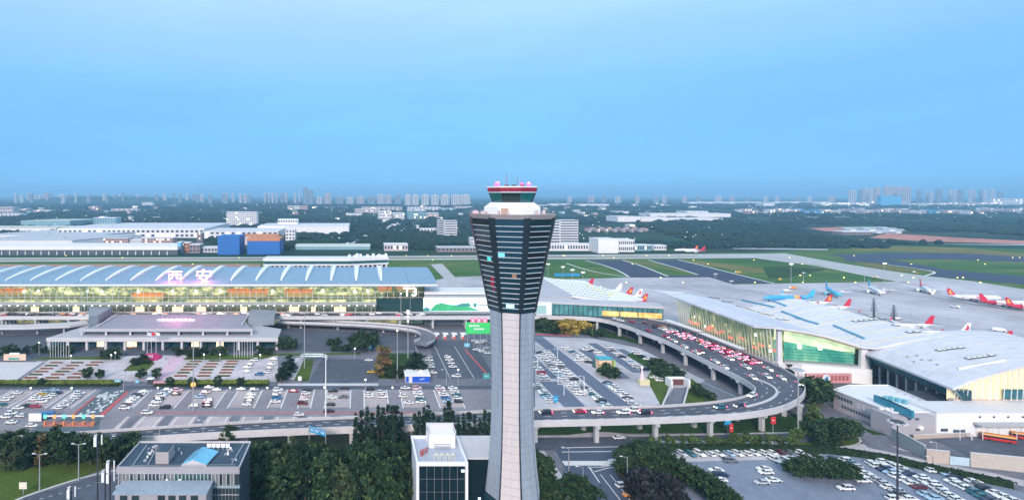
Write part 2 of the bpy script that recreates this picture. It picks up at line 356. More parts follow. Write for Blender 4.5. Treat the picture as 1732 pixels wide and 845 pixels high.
L = smoothline([G3(a, b, .1) for a, b in ((905,570),(1000,574),(1080,592),(1180,642),(1262,678))]); 
struct('kerb', MB().strip(offset_line(L, .4), offset_line(L, -.4)), mat('blue_kerb', (.25,.42,.50), .7, .1, .3))
surf('slip_road', [(905,569),(1000,572),(1080,588),(1180,637),(1262,672),(1275,668),(1190,625),(1100,588),(1050,574),(990,566),(905,562)], ASPHL, .07)
# forecourt
surf('plaza', [(30,645),(95,600),(470,600),(470,645)], PAVE, .07)
surf('yard', [(-100,642),(-60,612),(72,612),(28,642)], CONCL, .08)
surf('lawn_strip', [(50,608),(90,600),(200,600),(205,608)], LAWN, .08); surf('lawn_strip', [(310,608),(320,600),(470,600),(440,608)], LAWN, .08); surf('lawn_strip', [(430,602),(610,599),(610,596),(430,598)], LAWN, .09)
surf('flower_lawn', [(208,627),(228,610),(255,608),(262,614),(248,627)], LAWN, .09)
surf('lawn', [(497,643),(515,607),(531,607),(522,645)], LAWN, .10); surf('footpath', [(487,640),(500,605),(514,605),(500,643)], PAVE, .09)
surf('verge', [(470,648),(640,648),(640,652),(470,652)], CONCL, .08)
surf('side_road', [(-700,652),(840,652),(840,658),(-700,658)], ASPH, .085)
surf('asphalt_yard', [(525,640),(545,607),(640,607),(640,645),(522,648)], ASPH, .08)
surf('asphalt_yard', [(740,640),(725,575),(800,575),(838,640)], ASPH, .08)
surf('lawn', [(640,640),(640,597),(705,597),(712,632),(690,640)], GRASSD, .10)
surf('lower_road', [(-300,600),(-100,572),(60,565),(180,556),(480,556),(560,560),(690,566),(720,590),(600,596),(470,592),(300,600),(60,605)], ASPH, .09)
L = smoothline([G3(a, b, .12) for a, b in ((786,590),(838,648))]); struct('red_kerb', MB().strip(offset_line(L, .5), offset_line(L, -.5)), REDP)
for a in (715,752,790): struct('lane_marks', MB().box(XA(a,620)-.12, XA(a,620)+.12, Ylot(640), Ylot(585), .09, .1), WLINE)
# ground under and in front of the viaduct
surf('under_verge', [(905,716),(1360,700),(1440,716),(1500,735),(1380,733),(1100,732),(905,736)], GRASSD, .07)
surf('front_road', [(880,738),(1100,735),(1400,733),(1470,745),(1480,757),(1380,752),(1130,756),(905,762)], ASPH, .09)
surf('front_pavement', [(905,762),(920,762),(985,850),(955,860)], PAVE, .12)
surf('front_pavement', [(905,736),(960,735.5),(1010,730),(1035,731),(1080,735),(1400,729),(1405,731),(1080,738),(905,740)], PAVE, .12)
surf('front_road', [(938,758),(1052,758),(1060,800),(1090,860),(1000,880),(975,830)], ASPHD if 0 else mat('asphalt_blue', (.065,.088,.135), .8, .2, .06), .10)
surf('front_road', [(1052,770),(1160,775),(1160,830),(1110,880),(1070,820)], ASPH, .09)
m = MB()
for k in range(18): p = G(955+k*4.2, 783); m.box(p[0]-.35, p[0]+.35, p[1]-1.6, p[1]+1.6, .10, .115)
for a, b in (((950,757),(1045,755)), ((950,764),(1040,763))):
    p, q = G3(*a), G3(*b); m.quad((p.x, p.y-.2, .105), (q.x, q.y-.2, .105), (q.x, q.y+.2, .105), (p.x, p.y+.2, .105))
for pts in ([(995,788),(1004,800),(1014,815)], [(998,789),(1020,789),(1042,783)], [(998,790),(1005,797),(1030,790),(1045,789)]):
    L = [G3(a, b, .11) for a, b in pts]; m.strip(offset_line(L, .16), offset_line(L, -.16))
for k in range(7): p = G(1018+k*5.4, 805+k*7); m.box(p[0]-.12, p[0]+.12, p[1]-1.2, p[1]+1.2, .105, .115)
for k in range(7): p = G(1035+k*5.4, 806+k*7); m.box(p[0]-.12, p[0]+.12, p[1]-1.2, p[1]+1.2, .105, .115)
struct('lane_marks', m, WLINE)
surf('traffic_island', [(1016,789),(1042,782),(1046,774),(1030,776)], CONCL, .13)
surf('lawn_island', [(1292,746),(1380,748),(1450,741),(1452,752),(1380,757),(1290,757),(1200,757)], LAWN, .11)
L = smoothline([G3(a, b, .13) for a, b in ((1160,758),(1290,759),(1380,758),(1440,754),(1458,747),(1452,738))]); struct('kerb', MB().strip(offset_line(L, .3), offset_line(L, -.3)), CONCL)
surf('front_pavement', [(1110,745),(1280,744),(1340,748),(1280,757),(1110,757)], PAVE, .115)
surf('front_pavement', [(1380,759),(1490,747),(1560,770),(1732,812),(1732,822),(1600,792),(1480,768)], PAVE, .10)
surf('access_road', [(1375,690),(1400,690),(1450,720),(1520,760),(1732,800),(1732,810),(1540,772),(1470,757),(1440,735)], ASPHL, .11)
surf('car_park', [(1060,764),(1400,764),(1500,772),(1700,822),(1800,860),(1900,900),(1100,900),(1160,830),(1120,790)], mat('car_park_asphalt_blue', (.19,.225,.29), .8, .16, .05), .08)
surf('car_park_bay', [(1060,768),(1390,768),(1390,775),(1170,780),(1060,775)], LOTC2, .09)
surf('bus_yard', [(1570,740),(1732,735),(1900,735),(1900,790),(1640,772)], ASPH, .10)
surf('yard', [(1400,650),(1440,632),(1480,640),(1560,660),(1500,660)], ASPHL, .10)
# foreground left
surf('lawn', [(-100,860),(-100,800),(60,772),(190,778),(170,795),(20,848)], LAWN, .08)
surf('front_road', [(10,870),(40,842),(160,806),(215,800),(215,870)], ASPH, .10)
L = smoothline([G3(a, b, .15) for a, b in ((0,858),(40,838),(160,800),(215,792))]); struct('kerb', MB().strip(offset_line(L, .5), offset_line(L, -.5)), CONCL)
m = MB()
for k in range(10): 
    p, q = G3(50+k*16, 848-k*4.4, .115), G3(57+k*16, 846-k*4.4, .115); m.quad(p, q, q+Vector((0,.25,0)), p+Vector((0,.25,0)))
struct('lane_marks', m, WLINE)
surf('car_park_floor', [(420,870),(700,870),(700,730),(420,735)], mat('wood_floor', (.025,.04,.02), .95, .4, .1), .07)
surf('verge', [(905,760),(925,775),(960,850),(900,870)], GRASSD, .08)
# ================================================================ control tower
TX, TD = 44.2, 155.0; TS = TD/F
tower = thing('control_tower', 'tall flared airport control tower with dark glass head and pale concrete shaft', 'control tower', (TX, TD, 0))
tz = lambda py: ZD(TD, py)
va = math.atan2(-TD, -TX)                                   # towards the camera
TP = va+R(22.5-4.0)                                         # first vertex
def ov(W, z, k, inset=0.0):
    r = W/2*TS/.948-inset; t = TP+k*math.pi/4; return Vector((TX+r*math.cos(t), TD+r*math.sin(t), z))
prof = [(366,137),(380,133),(400,125),(420,117),(440,109),(460,101),(480,93),(500,85),(521,77.5)]
def WW(py):
    for (a, b), (c, d) in zip(prof, prof[1:]):
        if a <= py <= c: return b+(d-b)*(py-a)/(c-a)
    return prof[0][1] if py < 366 else prof[-1][1]
sp = [(521,74.5),(545,72),(575,70),(610,68.5),(645,68),(680,68.5),(715,70.5),(750,73.5),(790,80),(828,88.5)]
GLD = mat('tower_glass', (.010, .028, .035), .08, .3, .3, spec=.9)
def streaked(name, col, var):
    m = mat(name, col, .5, var, .5)
    n = m.node_tree; t = n.nodes['Texture Coordinate']; mp = n.nodes.new('ShaderNodeMapping'); mp.inputs['Scale'].default_value = (1.6, 1.6, .09)
    n.links.new(t.outputs['Object'], mp.inputs[0])
    for q in ('Noise Texture', 'Noise Texture.001'): n.links.new(mp.outputs[0], n.nodes[q].inputs[0])
    return m
PALE = streaked('tower_panel_pale', (.58, .515, .50), .12); SIDE = streaked('tower_panel_grey', (.30, .345, .40), .2); GRV = mat('tower_joint', (.03, .04, .06), .5, 0)
GLV = [GLD, mat('tower_glass_blue', (.012,.04,.055), .12, .3, .3, spec=.9), mat('tower_glass_dim', (.012,.016,.02), .2, .3, .3, spec=.7), GLD]
# shaft: eight faces of stacked cladding panels
rows = []
for (a, b), (c, d) in zip(sp, sp[1:]):
    n = max(1, round((c-a)/11.5))
    for i in range(n): rows.append((a+(c-a)*i/n, b+(d-b)*i/n, a+(c-a)*(i+1)/n, b+(d-b)*(i+1)/n))
core = MB(); core.loft([[ov(b, tz(a), k, .16) for k in range(8)] for a, b in sp[::-1]], True, True); part('shaft', core, GRV, tower)
for (a, b, c, d) in rows:
    for k in range(8):
        odd = (k % 2 == 1)                                    # faces alternate: broad pale panels and grey ribbed ones
        p0, p1, q0, q1 = ov(d, tz(c), k), ov(d, tz(c), k+1), ov(b, tz(a), k), ov(b, tz(a), k+1)
        g = .055; iz = Vector((0,0,.035))
        m = MB(); cols = 1
        A = [p0.lerp(p1, g)+iz, p1.lerp(p0, g)+iz, q1.lerp(q0, g)-iz, q0.lerp(q1, g)-iz]
        nrm = (A[1]-A[0]).cross(A[3]-A[0]).normalized()
        if nrm.dot(Vector((A[0].x-TX, A[0].y-TD, 0))) < 0: nrm = -nrm
        B = [v-nrm*.14 for v in A]
        m.add(A+B, [(0,1,2,3),(0,4,5,1),(1,5,6,2),(2,6,7,3),(3,7,4,0)])
        part('cladding_panel', m, PALE if k % 4 == 3 else SIDE, tower)
# ribs standing on the grey faces
for k in range(8):
    if k % 4 == 3: continue
    for u in (.27, .5, .73):
        m = MB(); rr = []
        for a, b in sp[::-1]:
            c = ov(b, tz(a), k).lerp(ov(b, tz(a), k+1), u); n = Vector((c.x-TX, c.y-TD, 0)).normalized(); s_ = Vector((-n.y, n.x, 0))
            rr.append([c-s_*.05-n*.1, c+s_*.05-n*.1, c+s_*.05+n*.06, c-s_*.05+n*.06])
        m.loft(rr, True, True); part('rib', m, mat('tower_rib', (.36,.41,.47), .5, .05, .5), tower)
# glazed base
base = MB(); base.loft([[ov(W, z, k) for k in range(8)] for W, z in ((104,0),(97,tz(870)+0.4 if tz(870) > 0 else .4),(89.5,tz(829)))], True, True); part('base_glazing', base, mat('base_glass', (.015,.05,.07), .1, .2, .2, spec=.8), tower)
for k in (3, 7):
    m = MB(); a = [ov(104,0,k).lerp(ov(104,0,k+1),.08), ov(104,0,k).lerp(ov(104,0,k+1),.92), ov(89.5,tz(829),k).lerp(ov(89.5,tz(829),k+1),.92), ov(89.5,tz(829),k).lerp(ov(89.5,tz(829),k+1),.08)]
    n = Vector((a[0].x-TX, a[0].y-TD, 0)).normalized()*.15; b = [v+n for v in a]; m.add(a+b, [(4,5,6,7),(0,1,5,4),(1,2,6,5),(2,3,7,6),(3,0,4,7)]); part('entrance_panel', m, mat('pale_green_panel', (.55,.66,.58), .4, .1, .3), tower)
# glass head
head = MB(); head.loft([[ov(b, tz(a), k, .25) for k in range(8)] for a, b in prof[::-1]], True, True); part('head_core', head, mat('head_core', (.012,.016,.02), .5, .1, .3), tower)
fins = [368.5]+[379+8.42*i for i in range(17)]+[521.5]
FIN = mat('glazing_fin', (.55,.58,.60), .4, .05, .5); LIT = {}
glow_col = {'blue': (.15,.55,.85), 'teal': (.08,.55,.5), 'ice': (.45,.8,.95), 'red': (.38,.015,.05), 'amber': (.30,.17,.10)}
pane_glows = {(7,2,6): ('blue',0,.3), (6,2,7): ('teal',.55,.8), (7,1,16): ('ice',.25,.7), (6,3,11): ('red',.6,.8), (6,3,12): ('red',.52,.74), (6,3,13): ('red',.64,.74), (7,3,10): ('amber',.58,.78)}  # reflections and interior lights, painted as glowing patches on the panes
for j in range(len(fins)-1):
    a, c = fins[j], fins[j+1]
    for k in range(8):
        def PT(y, u, o): 
            p = ov(WW(y), tz(y), k).lerp(ov(WW(y), tz(y), k+1), u); n = Vector((p.x-TX, p.y-TD, 0)).normalized(); return p+n*o
        m = MB(); A = [PT(c,.07,-.05), PT(c,.93,-.05), PT(a,.93,-.05), PT(a,.07,-.05)]; B = [PT(c,.07,-.2), PT(c,.93,-.2), PT(a,.93,-.2), PT(a,.07,-.2)]
        m.add(A+B, [(0,1,2,3),(0,4,5,1),(1,5,6,2),(2,6,7,3),(3,7,4,0)]); part('glass_pane', m, GLV[(j*5+k*3+(j*k) % 4) % 4], tower)
        if j < len(fins)-2:
            m = MB(); y = c; rr = []
            for u in (.09, .91):
                rr.append([PT(y-.55,u,-.05), PT(y-.55,u,.16), PT(y+.55,u,.16), PT(y+.55,u,-.05)])
            m.loft(rr, True, True); part('glazing_fin', m, FIN, tower)
        for (kk, _, jj), (nm, u0, u1) in pane_glows.items():
            if kk == k and jj == j+0:
                m = MB(); m.quad(PT(c-1,.07+.86*u0,.0), PT(c-1,.07+.86*u1,.0), PT(a+1.2,.07+.86*u1,.0), PT(a+1.2,.07+.86*u0,.0))
                lo = part('lit_window', m, mat('lit_'+nm, glow_col[nm], .4, 0, emis=glow_col[nm], es=.12 if nm in ('red','amber') else .4), tower, label='lit '+nm+' window pane')
for k in range(8):
    m = MB(); rr = []
    for a, b in prof[::-1]:
        p = ov(b, tz(a), k); n = Vector((p.x-TX, p.y-TD, 0)).normalized(); s_ = Vector((-n.y, n.x, 0)); q = b*TS*.035+.12
        rr.append([p-s_*q-n*.5, p-n*.02-s_*q, p+n*.12, p-n*.02+s_*q, p+s_*q-n*.5])
    m.loft(rr, True, True); part('corner_strip', m, mat('corner_strip', (.02,.03,.035), .3, .1, .3), tower)
# walkway ring, cab
def ring(name, W0, y0, W1, y1, m, inner=None): 
    q = MB(); q.loft([[ov(W0, tz(y0), k) for k in range(8)], [ov(W1, tz(y1), k) for k in range(8)]], True, True); return part(name, q, m, tower)
ring('parapet', 137, 368, 141, 361, mat('parapet_brown', (.30,.26,.25), .6, .1, .5))
rl = MB()
for k in range(8):
    for u in (0,.25,.5,.75):
        p = ov(138, tz(361), k).lerp(ov(138, tz(361), k+1), u); rl.tube(p, p+Vector((0,0,1.1)), .03, n=4)
    for zz in (.55, 1.1): rl.tube(ov(138, tz(361)+zz, k), ov(138, tz(361)+zz, k+1), .025, n=4)
part('railing', rl, STEEL, tower)
ring('cab_base', 92, 361.2, 92, 350, WHITE); ring('cab_skirt', 92.3, 350, 70, 342, mat('white_skirt', (.82,.80,.78), .5, .03, .4))
for x0, x1, y0, y1, zc in ((854,865,352,361,None),):
    pass
q = MB(); p0, p1 = ov(92.6, tz(361), 7), ov(92.6, tz(361), 8); 
d0 = p0.lerp(p1, .1); d1 = p0.lerp(p1, .42); q.add([d0, d1, d1+Vector((0,0,1.7)), d0+Vector((0,0,1.7))], [(0,1,2,3)]); part('doorway', q, mat('door_brown', (.42,.28,.2), .5, .1, .5), tower)
rg = random.Random(4)
for k in range(9):
    eq = MB(); a = TP+rg.random()*6.28; rr_ = (100+rg.random()*26)/2*TS; eq.obox((TX+rr_*math.cos(a), TD+rr_*math.sin(a), tz(361)), (.5+rg.random()*.5, .5, .6+rg.random()*.7), a)
    part('rooftop_equipment', eq, mat('equipment_pink', (.6,.5,.5), .5, .2, .5), tower)
for px, pw, c in ((806,14,(.75,.5,.55)),):
    p = ov(126, tz(361), 6).lerp(ov(126, tz(361), 7), .1); part('antenna_housing', MB().lathe([(.9,p.z),(1.0,p.z+.3),(.75,p.z+.8),(.2,p.z+1.0)], 10, c=(p.x,p.y)), mat('pink_housing', c, .5, .1, .5), tower)
cabg = mat('cab_glass', (.01,.12,.12), .08, .3, .2, spec=.9)
core = MB(); core.loft([[ov(62, tz(342), k, .2) for k in range(8)], [ov(74, tz(326), k, .2) for k in range(8)]], True, True); part('cab_interior', core, mat('cab_interior', (.012,.02,.02), .6, .2, .4), tower)
for k in range(8):
    A = [ov(64,tz(342),k).lerp(ov(64,tz(342),k+1),.04), ov(64,tz(342),k).lerp(ov(64,tz(342),k+1),.96), ov(76,tz(326),k).lerp(ov(76,tz(326),k+1),.96), ov(76,tz(326),k).lerp(ov(76,tz(326),k+1),.04)]
    part('cab_window', MB().add(A, [(0,1,2,3)]), cabg if k != 7 else mat('cab_glass_dark', (.008,.03,.03), .08, .3, .2, spec=.9), tower)
    part('cab_mullion', MB().tube(ov(64,tz(342),k), ov(76,tz(326),k), .13, n=5), DARKM, tower)
ring('roof_soffit', 76, 326, 79, 323.5, WHITE); ring('roof_band', 79.5, 324, 82, 317.5, mat('roof_red', (.30,.015,.04), .5, .1, .4)); ring('roof_cap', 82.6, 317.5, 83, 315.3, WHITE)
for dx, dy, r0, hgt in ((-10,0,.06,3.9),(10,1,.05,2.8),(-24,-1,.04,1.6),(18,2,.04,1.7)):
    part('antenna', MB().tube((TX+dx*TS, TD+dy, tz(315)), (TX+dx*TS, TD+dy, tz(315)+hgt), r0, n=5), DARKM, tower)
for dx, dy in ((-27,-1),(26,-1),(-22,3),(21,3)):
    b = part('beacon', MB().lathe([(.4,tz(315)),(.55,tz(315)+.3),(.55,tz(315)+.8),(.2,tz(315)+1.15)], 8, c=(TX+dx*TS, TD+dy)), mat('beacon_red', (.9,.1,.2), .3, 0, emis=(1,.055,.17), es=1.25), tower, label='lit red obstruction lamp')
for dx in (-26, 25):
    bl = bpy.data.lights.new('beacon_light', 'POINT'); bl.energy = 900; bl.color = (1,.14,.34); bl.shadow_soft_size = .4; bo = bpy.data.objects.new('beacon_light', bl); COL.objects.link(bo); bo.location = (TX+dx*TS, TD-1.5, tz(315)+1.6)
for dx in (-12,0,14): part('roof_hatch', MB().box(TX+dx*TS-.5, TX+dx*TS+.5, TD-2, TD-1, tz(315), tz(315)+.45), DARKM, tower)
# low glazed annex beside the tower
an = thing('glass_annex', 'white framed glass office block with rooftop plant beside the control tower', 'office block', (*G(742, 845, 0), 0))
zr = 20.0; fy, by = 75*F/(784-CY), 75*F/(739-CY); fx0, fx1 = XD(fy, 706), XD(fy, 790); bx0 = fx0-.5
WF = mat('annex_white', (.70,.70,.72), .5, .06, .2); AG = mat('annex_glass', (.008,.02,.028), .06, .3, .1, spec=.9)
part('wall', MB().box(fx0, fx1, fy+.35, by, 0, zr-.6), WF, an)
part('parapet', MB().box(fx0-.3, fx1+.3, fy, fy+.5, zr-.55, zr+.5).box(fx0-.3, fx0+.3, fy+.5, by+.3, zr-.55, zr+.5).box(fx1-.3, fx1+.3, fy+.5, by+.3, zr-.55, zr+.5).box(fx0+.3, fx1-.3, by-.2, by+.3, zr-.55, zr+.5), WHITE, an)
part('roof', MB().box(fx0+.3, fx1-.3, fy+.5, by-.2, zr-.58, zr-.3), mat('annex_roof', (.42,.46,.54), .7, .15, .3), an)
for i in range(2): part('frame_post', MB().box((fx0-.3) if i == 0 else fx1-.45, (fx0+.45) if i == 0 else fx1+.3, fy, fy+.34, 0, zr-.56), WHITE, an)
for j in range(5):
    for i in range(6):
        x0 = fx0+.5+(fx1-fx0-1)*i/6; x1 = fx0+.5+(fx1-fx0-1)*(i+1)/6; z0 = zr-.7-3.6*(j+1); part('glass_pane', MB().box(x0+.04, x1-.04, fy+.15, fy+.3, z0+.06, z0+3.54), AG, an)
part('stair_penthouse', MB().box(fx0+4.6, fx1-1.5, by-6.2, by-2.0, zr-.3, zr+3.6), WHITE, an)
part('penthouse_parapet', MB().box(fx0+4.2, fx1-1.2, by-1.9, by-1.4, zr-.3, zr+5.2).box(fx0+4.2, fx0+4.55, by-6, by-1.9, zr+3.6, zr+4.6).box(fx1-1.45, fx1-1.2, by-6, by-1.9, zr+3.6, zr+4.6), CONCL, an)
for i in range(4):
    x = fx0+5.2+i*1.55; m = MB()
    for dx in (0, 1): m.tube((x+dx, fy+2.2, zr-.3), (x+dx, fy+2.2, zr+1.5), .07, n=5).tube((x+dx, fy+3.2, zr-.3), (x+dx, fy+3.2, zr+1.5), .07, n=5)
    m.box(x, x+1, fy+2.2, fy+3.2, zr+1.3, zr+1.55); part('cooling_unit', m, mat('plant_cream', (.65,.62,.5), .5, .1, .5), an)
part('duct', MB().tube((fx0+6, by-6.6, zr+.6), (fx1-3, by-6.6, zr+.6), .55, n=8), STEEL, an)
for x in (1.2,1.9,3.0): part('roof_vent', MB().lathe([(.35,zr-.3),(.35,zr+.9),(.55,zr+1.0),(.2,zr+1.4)], 8, c=(fx0+x+.4, fy+4+x)), mat('vent_red', (.35,.12,.12) if x < 1.5 else (.08,.08,.1), .6, 0), an)
part('wall_lamp', MB().box(fx1-1.6, fx1-.7, fy+.02, fy+.16, zr-2.3, zr-1.6), mat('sign_white', (.7,.8,.8), .5, 0, emis=(.7,.9,.95), es=.5), an)
lk = thing('tower_podium', 'low dark glass podium joining the office block and the control tower', 'podium', (36, 158, 0))
zl = ZD(158, 770)
part('wall', MB().box(fx1+.35, 42, 156, 170, 0, zl), AG, lk); part('roof_edge', MB().box(fx1+.33, 42, 155.8, 170.2, zl, zl+.5), CONCL, lk)
for x, z in ((34.4,5.8),(34.9,3.2),(35.8,3.2),(36.8,3.8)): part('lit_window', MB().box(x, x+.8, 155.93, 155.99, z, z+.6), mat('sign_white', (.7,.8,.8)), lk)
# ================================================================ great western terminal
def litmat(name, cols, scale, es, stretch=(1,1,1)):
    m = bpy.data.materials.new(name); m.use_nodes = True; n = m.node_tree; b = n.nodes['Principled BSDF']
    t = n.nodes.new('ShaderNodeTexCoord'); mp = n.nodes.new('ShaderNodeMapping'); mp.inputs['Scale'].default_value = stretch
    a = n.nodes.new('ShaderNodeTexNoise'); a.inputs['Scale'].default_value = scale; a.inputs['Detail'].default_value = 5; a.inputs['Roughness'].default_value = .6
    c = n.nodes.new('ShaderNodeValToRGB'); el = c.color_ramp.elements
    k = len(cols); el[0].position = .3; el[0].color = cols[0]+(1,); el[1].position = .7; el[1].color = cols[-1]+(1,)
    for i in range(1, k-1): q = el.new(.3+.4*i/(k-1)); q.color = cols[i]+(1,)
    n.links.new(t.outputs['Object'], mp.inputs[0]); n.links.new(mp.outputs[0], a.inputs[0]); n.links.new(a.outputs[0], c.inputs[0])
    n.links.new(c.outputs[0], b.inputs['Base Color']); n.links.new(c.outputs[0], b.inputs['Emission Color']); b.inputs['Emission Strength'].default_value = es
    return m
GLZ = glassmat('clear_glazing', (.86,.95,.88), .12)
LAMPW = mat('lamp_warm', (1,.9,.7), .4, 0, emis=(1,.88,.62), es=3.5)
LAMPC = mat('lamp_white', (1,1,1), .4, 0, emis=(.92,.97,1), es=3)
HALL = litmat('hall_interior', [(.04,.08,.06),(.18,.20,.12),(.58,.47,.25),(1,.86,.58)], .14, .85, (1,1,2.2))
DIM = litmat('hall_interior_dim', [(.02,.05,.05),(.06,.12,.09),(.25,.22,.10),(.55,.45,.2)], .12, .5, (1,1,2))
ORANGE = mat('shop_orange', (.75,.20,.08), .5, .15, .2, emis=(.9,.24,.08), es=.55)
fD = 393.0; X0, X1 = -310.0, 46.0
t3 = thing('terminal_building', 'long airport terminal with vaulted pale blue roof, white skylights and warm lit glass front', 'terminal', (-130, fD, 0))
PR = [(383.2,29.7),(383.3,30.5),(388,31.1),(396,32.1),(406,33.1),(420,34.1),(436,34.8),(452,33.6),(468,30.5),(482,26)]
def prz(d):
    for (a, b), (c, e) in zip(PR[1:], PR[2:]):
        if a <= d <= c: return b+(e-b)*(d-a)/(c-a)
    return PR[-1][1]
ROOFB = mat('roof_blue', (.23,.35,.46), .36, .08, .03, metal=.25, spec=.6)
ribs = [15.2-18.47*k for k in range(17)]
seams = sorted([-318]+ribs+[35, 55.5])
for a, b in zip(seams, seams[1:]):
    rg = [[(a+.12, d, z) for d, z in PR]+[(a+.12, d, z-1.0) for d, z in PR[::-1]], [(b-.12, d, z) for d, z in PR]+[(b-.12, d, z-1.0) for d, z in PR[::-1]]]
    part('roof_panel', MB().loft(rg, True, True), ROOFB, t3)
seamm = MB()
for q in seams[1:-1]: seamm.loft([[(q-.2,d,z-.3) for d, z in PR[1:]]+[(q-.2,d,z-.9) for d, z in PR[:0:-1]], [(q+.2,d,z-.3) for d, z in PR[1:]]+[(q+.2,d,z-.9) for d, z in PR[:0:-1]]], True, True)
part('roof_gutter', seamm, mat('gutter_dark', (.12,.18,.24), .5, 0), t3, kind='stuff')
part('eave', MB().box(-318, 55.5, 382.4, 383.15, 29.4, 30.5), WHITE, t3)
part('soffit', MB().add([(-318,383.2,29.3),(55.5,383.2,29.3),(55.5,fD+.5,27.6),(-318,fD+.5,27.6)], [(0,1,2,3)]), mat('soffit', (.62,.56,.48), .6, .08, .1), t3)
SKYL = mat('skylight_white', (.80,.82,.82), .35, .04, .3)
for q in ribs:
    m = MB(); rr = []
    ds = [392.5,395,400,407,415,424,433,441,447]; N = len(ds)
    for i, d in enumerate(ds):
        u = i/(N-1); wd = .5+1.35*min(1, u*2.0); hh = .5+1.5*min(1, u*2); z = prz(d)
        if i == N-1: hh = 1.0
        rr.append([(q-wd,d,z-.05),(q-wd*.85,d,z+hh),(q+wd*.85,d,z+hh),(q+wd,d,z-.05)])
    m.loft(rr, True, True); part('skylight', m, SKYL, t3)
part('rear_block', MB().box(X0, X1, 432, 478, 0, 25.5), CONC, t3)
part('upper_floor', MB().box(X0, X1, fD+.4, 431.5, 7, 8), CONC, t3); part('base_wall', MB().box(X0, X1, fD+.5, 431, 0, 6.9), DIM, t3)
part('hall_back_wall', MB().box(X0, 18, 424, 424.5, 8.05, 27.4), HALL, t3); part('hall_back_wall', MB().box(18.1, X1, 424, 424.5, 8.05, 27.4), DIM, t3)
part('mezzanine', MB().box(X0, X1, 410, 423.9, 14.2, 15.2), mat('mezzanine_white', (.7,.66,.55), .5, .05, .1), t3)
for px in (12, 48, 150, 205, 250, 318, 372, 405, 432, 505, 560, 610): 
    pass
rgn = random.Random(5)
for i, px in enumerate((3,38,62,146,170,232,290,330,372,405,460,545,600,622)):
    x = XD(402, px); part('hall_lamp', MB().lathe([(.3,20.5),(1.1,21.2),(.9,22.2),(.2,23.0)], 8, c=(x, 404)), LAMPC if i % 2 else LAMPW, t3)
for a, b, z0, z1 in ((0,34,17.5,23),(225,272,16.5,19.5),(385,416,18,22.5),(418,450,17,22.2),(482,528,17.5,22.2),(640,662,20,25),(672,700,22,26)):
    q = part('shop', MB().box(XD(400,a), XD(400,b), 400, 406, z1-3.6, z1-1.0), mat('shop_inside', (.35,.22,.10), .5, .2, .3, emis=(.7,.38,.16), es=.4), t3); part('shop_sign', MB().box(XD(400,a)-.5, XD(400,b)+.5, 399.4, 406.5, z1-.95, z1+.8), ORANGE, q)
k = 0
bw = 18.47/4
gp = MB().box(0, bw-.22, 0, .06, 0, 3.55).mesh('glass_pane', GLZ); ml = MB().box(-.11,.11,-.12,.14,0,18.4).mesh('mullion', WHITE)
x = ribs[-1]
while x < X1-1:
    for j in range(5):
        if x > -268 or j > 2:
            o = part('glass_pane', gp, None, t3); o.location = Vector((x+.11, fD, 8.3+3.75*j))-t3.location
    o = part('mullion', ml, None, t3); o.location = Vector((x, fD, 8.2))-t3.location
    x += bw
for j in range(6): part('transom', MB().box(X0, X1, fD-.06, fD+.02, 8.1+3.75*j, 8.28+3.75*j), WHITE, t3)
br = MB()
for q in ribs:
    for s_ in (-1, 1): br.tube((q, 398, 17), (q+s_*6.5, 396, 27.3), .28, n=5)
part('brace', br, mat('brace_white', (.75,.75,.68), .5, 0), t3, kind='stuff')
part('canopy', MB().loft([[(X0,381,17.6),(X0,fD-.2,15.6),(X0,fD-.2,15.0),(X0,381,15.9)], [(11.3,381,17.6),(11.3,fD-.2,15.6),(11.3,fD-.2,15.0),(11.3,381,15.9)]], True, True), mat('canopy_grey', (.36,.38,.37), .5, .1, .1), t3)
for px in range(-20, 640, 27):
    x = XD(383, px); part('canopy_column', MB().tube((x,384,8.1),(x,384,15.7),.22,n=6), CONCL, t3)
cl = MB()
for px in range(-12, 640, 14): x = XD(383,px); cl.box(x-.35,x+.35,382.5,383.2,15.0,15.35)
part('canopy_lamp', cl, LAMPC, t3, kind='stuff')
for px, w_ in ((58,14),(128,12),(236,16),(268,10),(412,12),(497,18),(530,8),(575,22),(300,20),(340,16)):
    x = XD(392, px); part('lit_entrance', MB().box(x-w_*.2, x+w_*.2, fD-.6, fD-.2, 8.1, 12.6), mat('entrance_glow', (1,.8,.5), .5, 0, emis=(1,.78,.5), es=.55), t3)
part('dark_glass_wall', MB().box(11.5, X1, fD-.35, fD-.15, 8.0, 18.5), mat('dark_green_glass', (.02,.06,.06), .15, .2, .2, spec=.8), t3)  # front beyond the canopy, in dark green glass
part('end_wall', MB().box(X1+.05, X1+.6, fD, 470, 0, 27), mat('end_glass', (.03,.06,.08), .2, .2, .1), t3)
def text(name, body, size, loc, m, label, cat, ext=.2, rz=0, off=0.0, parent=None, rx=90, sx=1.0):
    c = bpy.data.curves.new(name, 'FONT'); c.body = body; c.size = size; c.extrude = ext; c.align_x = 'CENTER'; c.offset = off; c.resolution_u = 3
    o = bpy.data.objects.new(name, c); COL.objects.link(o)
    bpy.context.view_layer.update(); me = bpy.data.meshes.new_from_object(o.evaluated_get(bpy.context.evaluated_depsgraph_get())); bpy.data.objects.remove(o)
    me.materials.clear(); o = bpy.data.objects.new(name, me); COL.objects.link(o); c = me; o.rotation_euler = (R(rx), 0, rz); c.materials.append(m); o.scale = (sx, 1, 1)
    if parent: o.parent = parent; o.location = Vector(loc)-wloc(parent)
    else: o.location = loc; tag(o, label, cat)
    return o
NEON = mat('neon_pink', (1,.6,.75), .4, 0, emis=(1,.14,.36), es=1.5)
s1 = thing('roof_sign', 'glowing pink neon sign of two large characters on the blue terminal roof', 'sign', (-118, 393, 31.5))
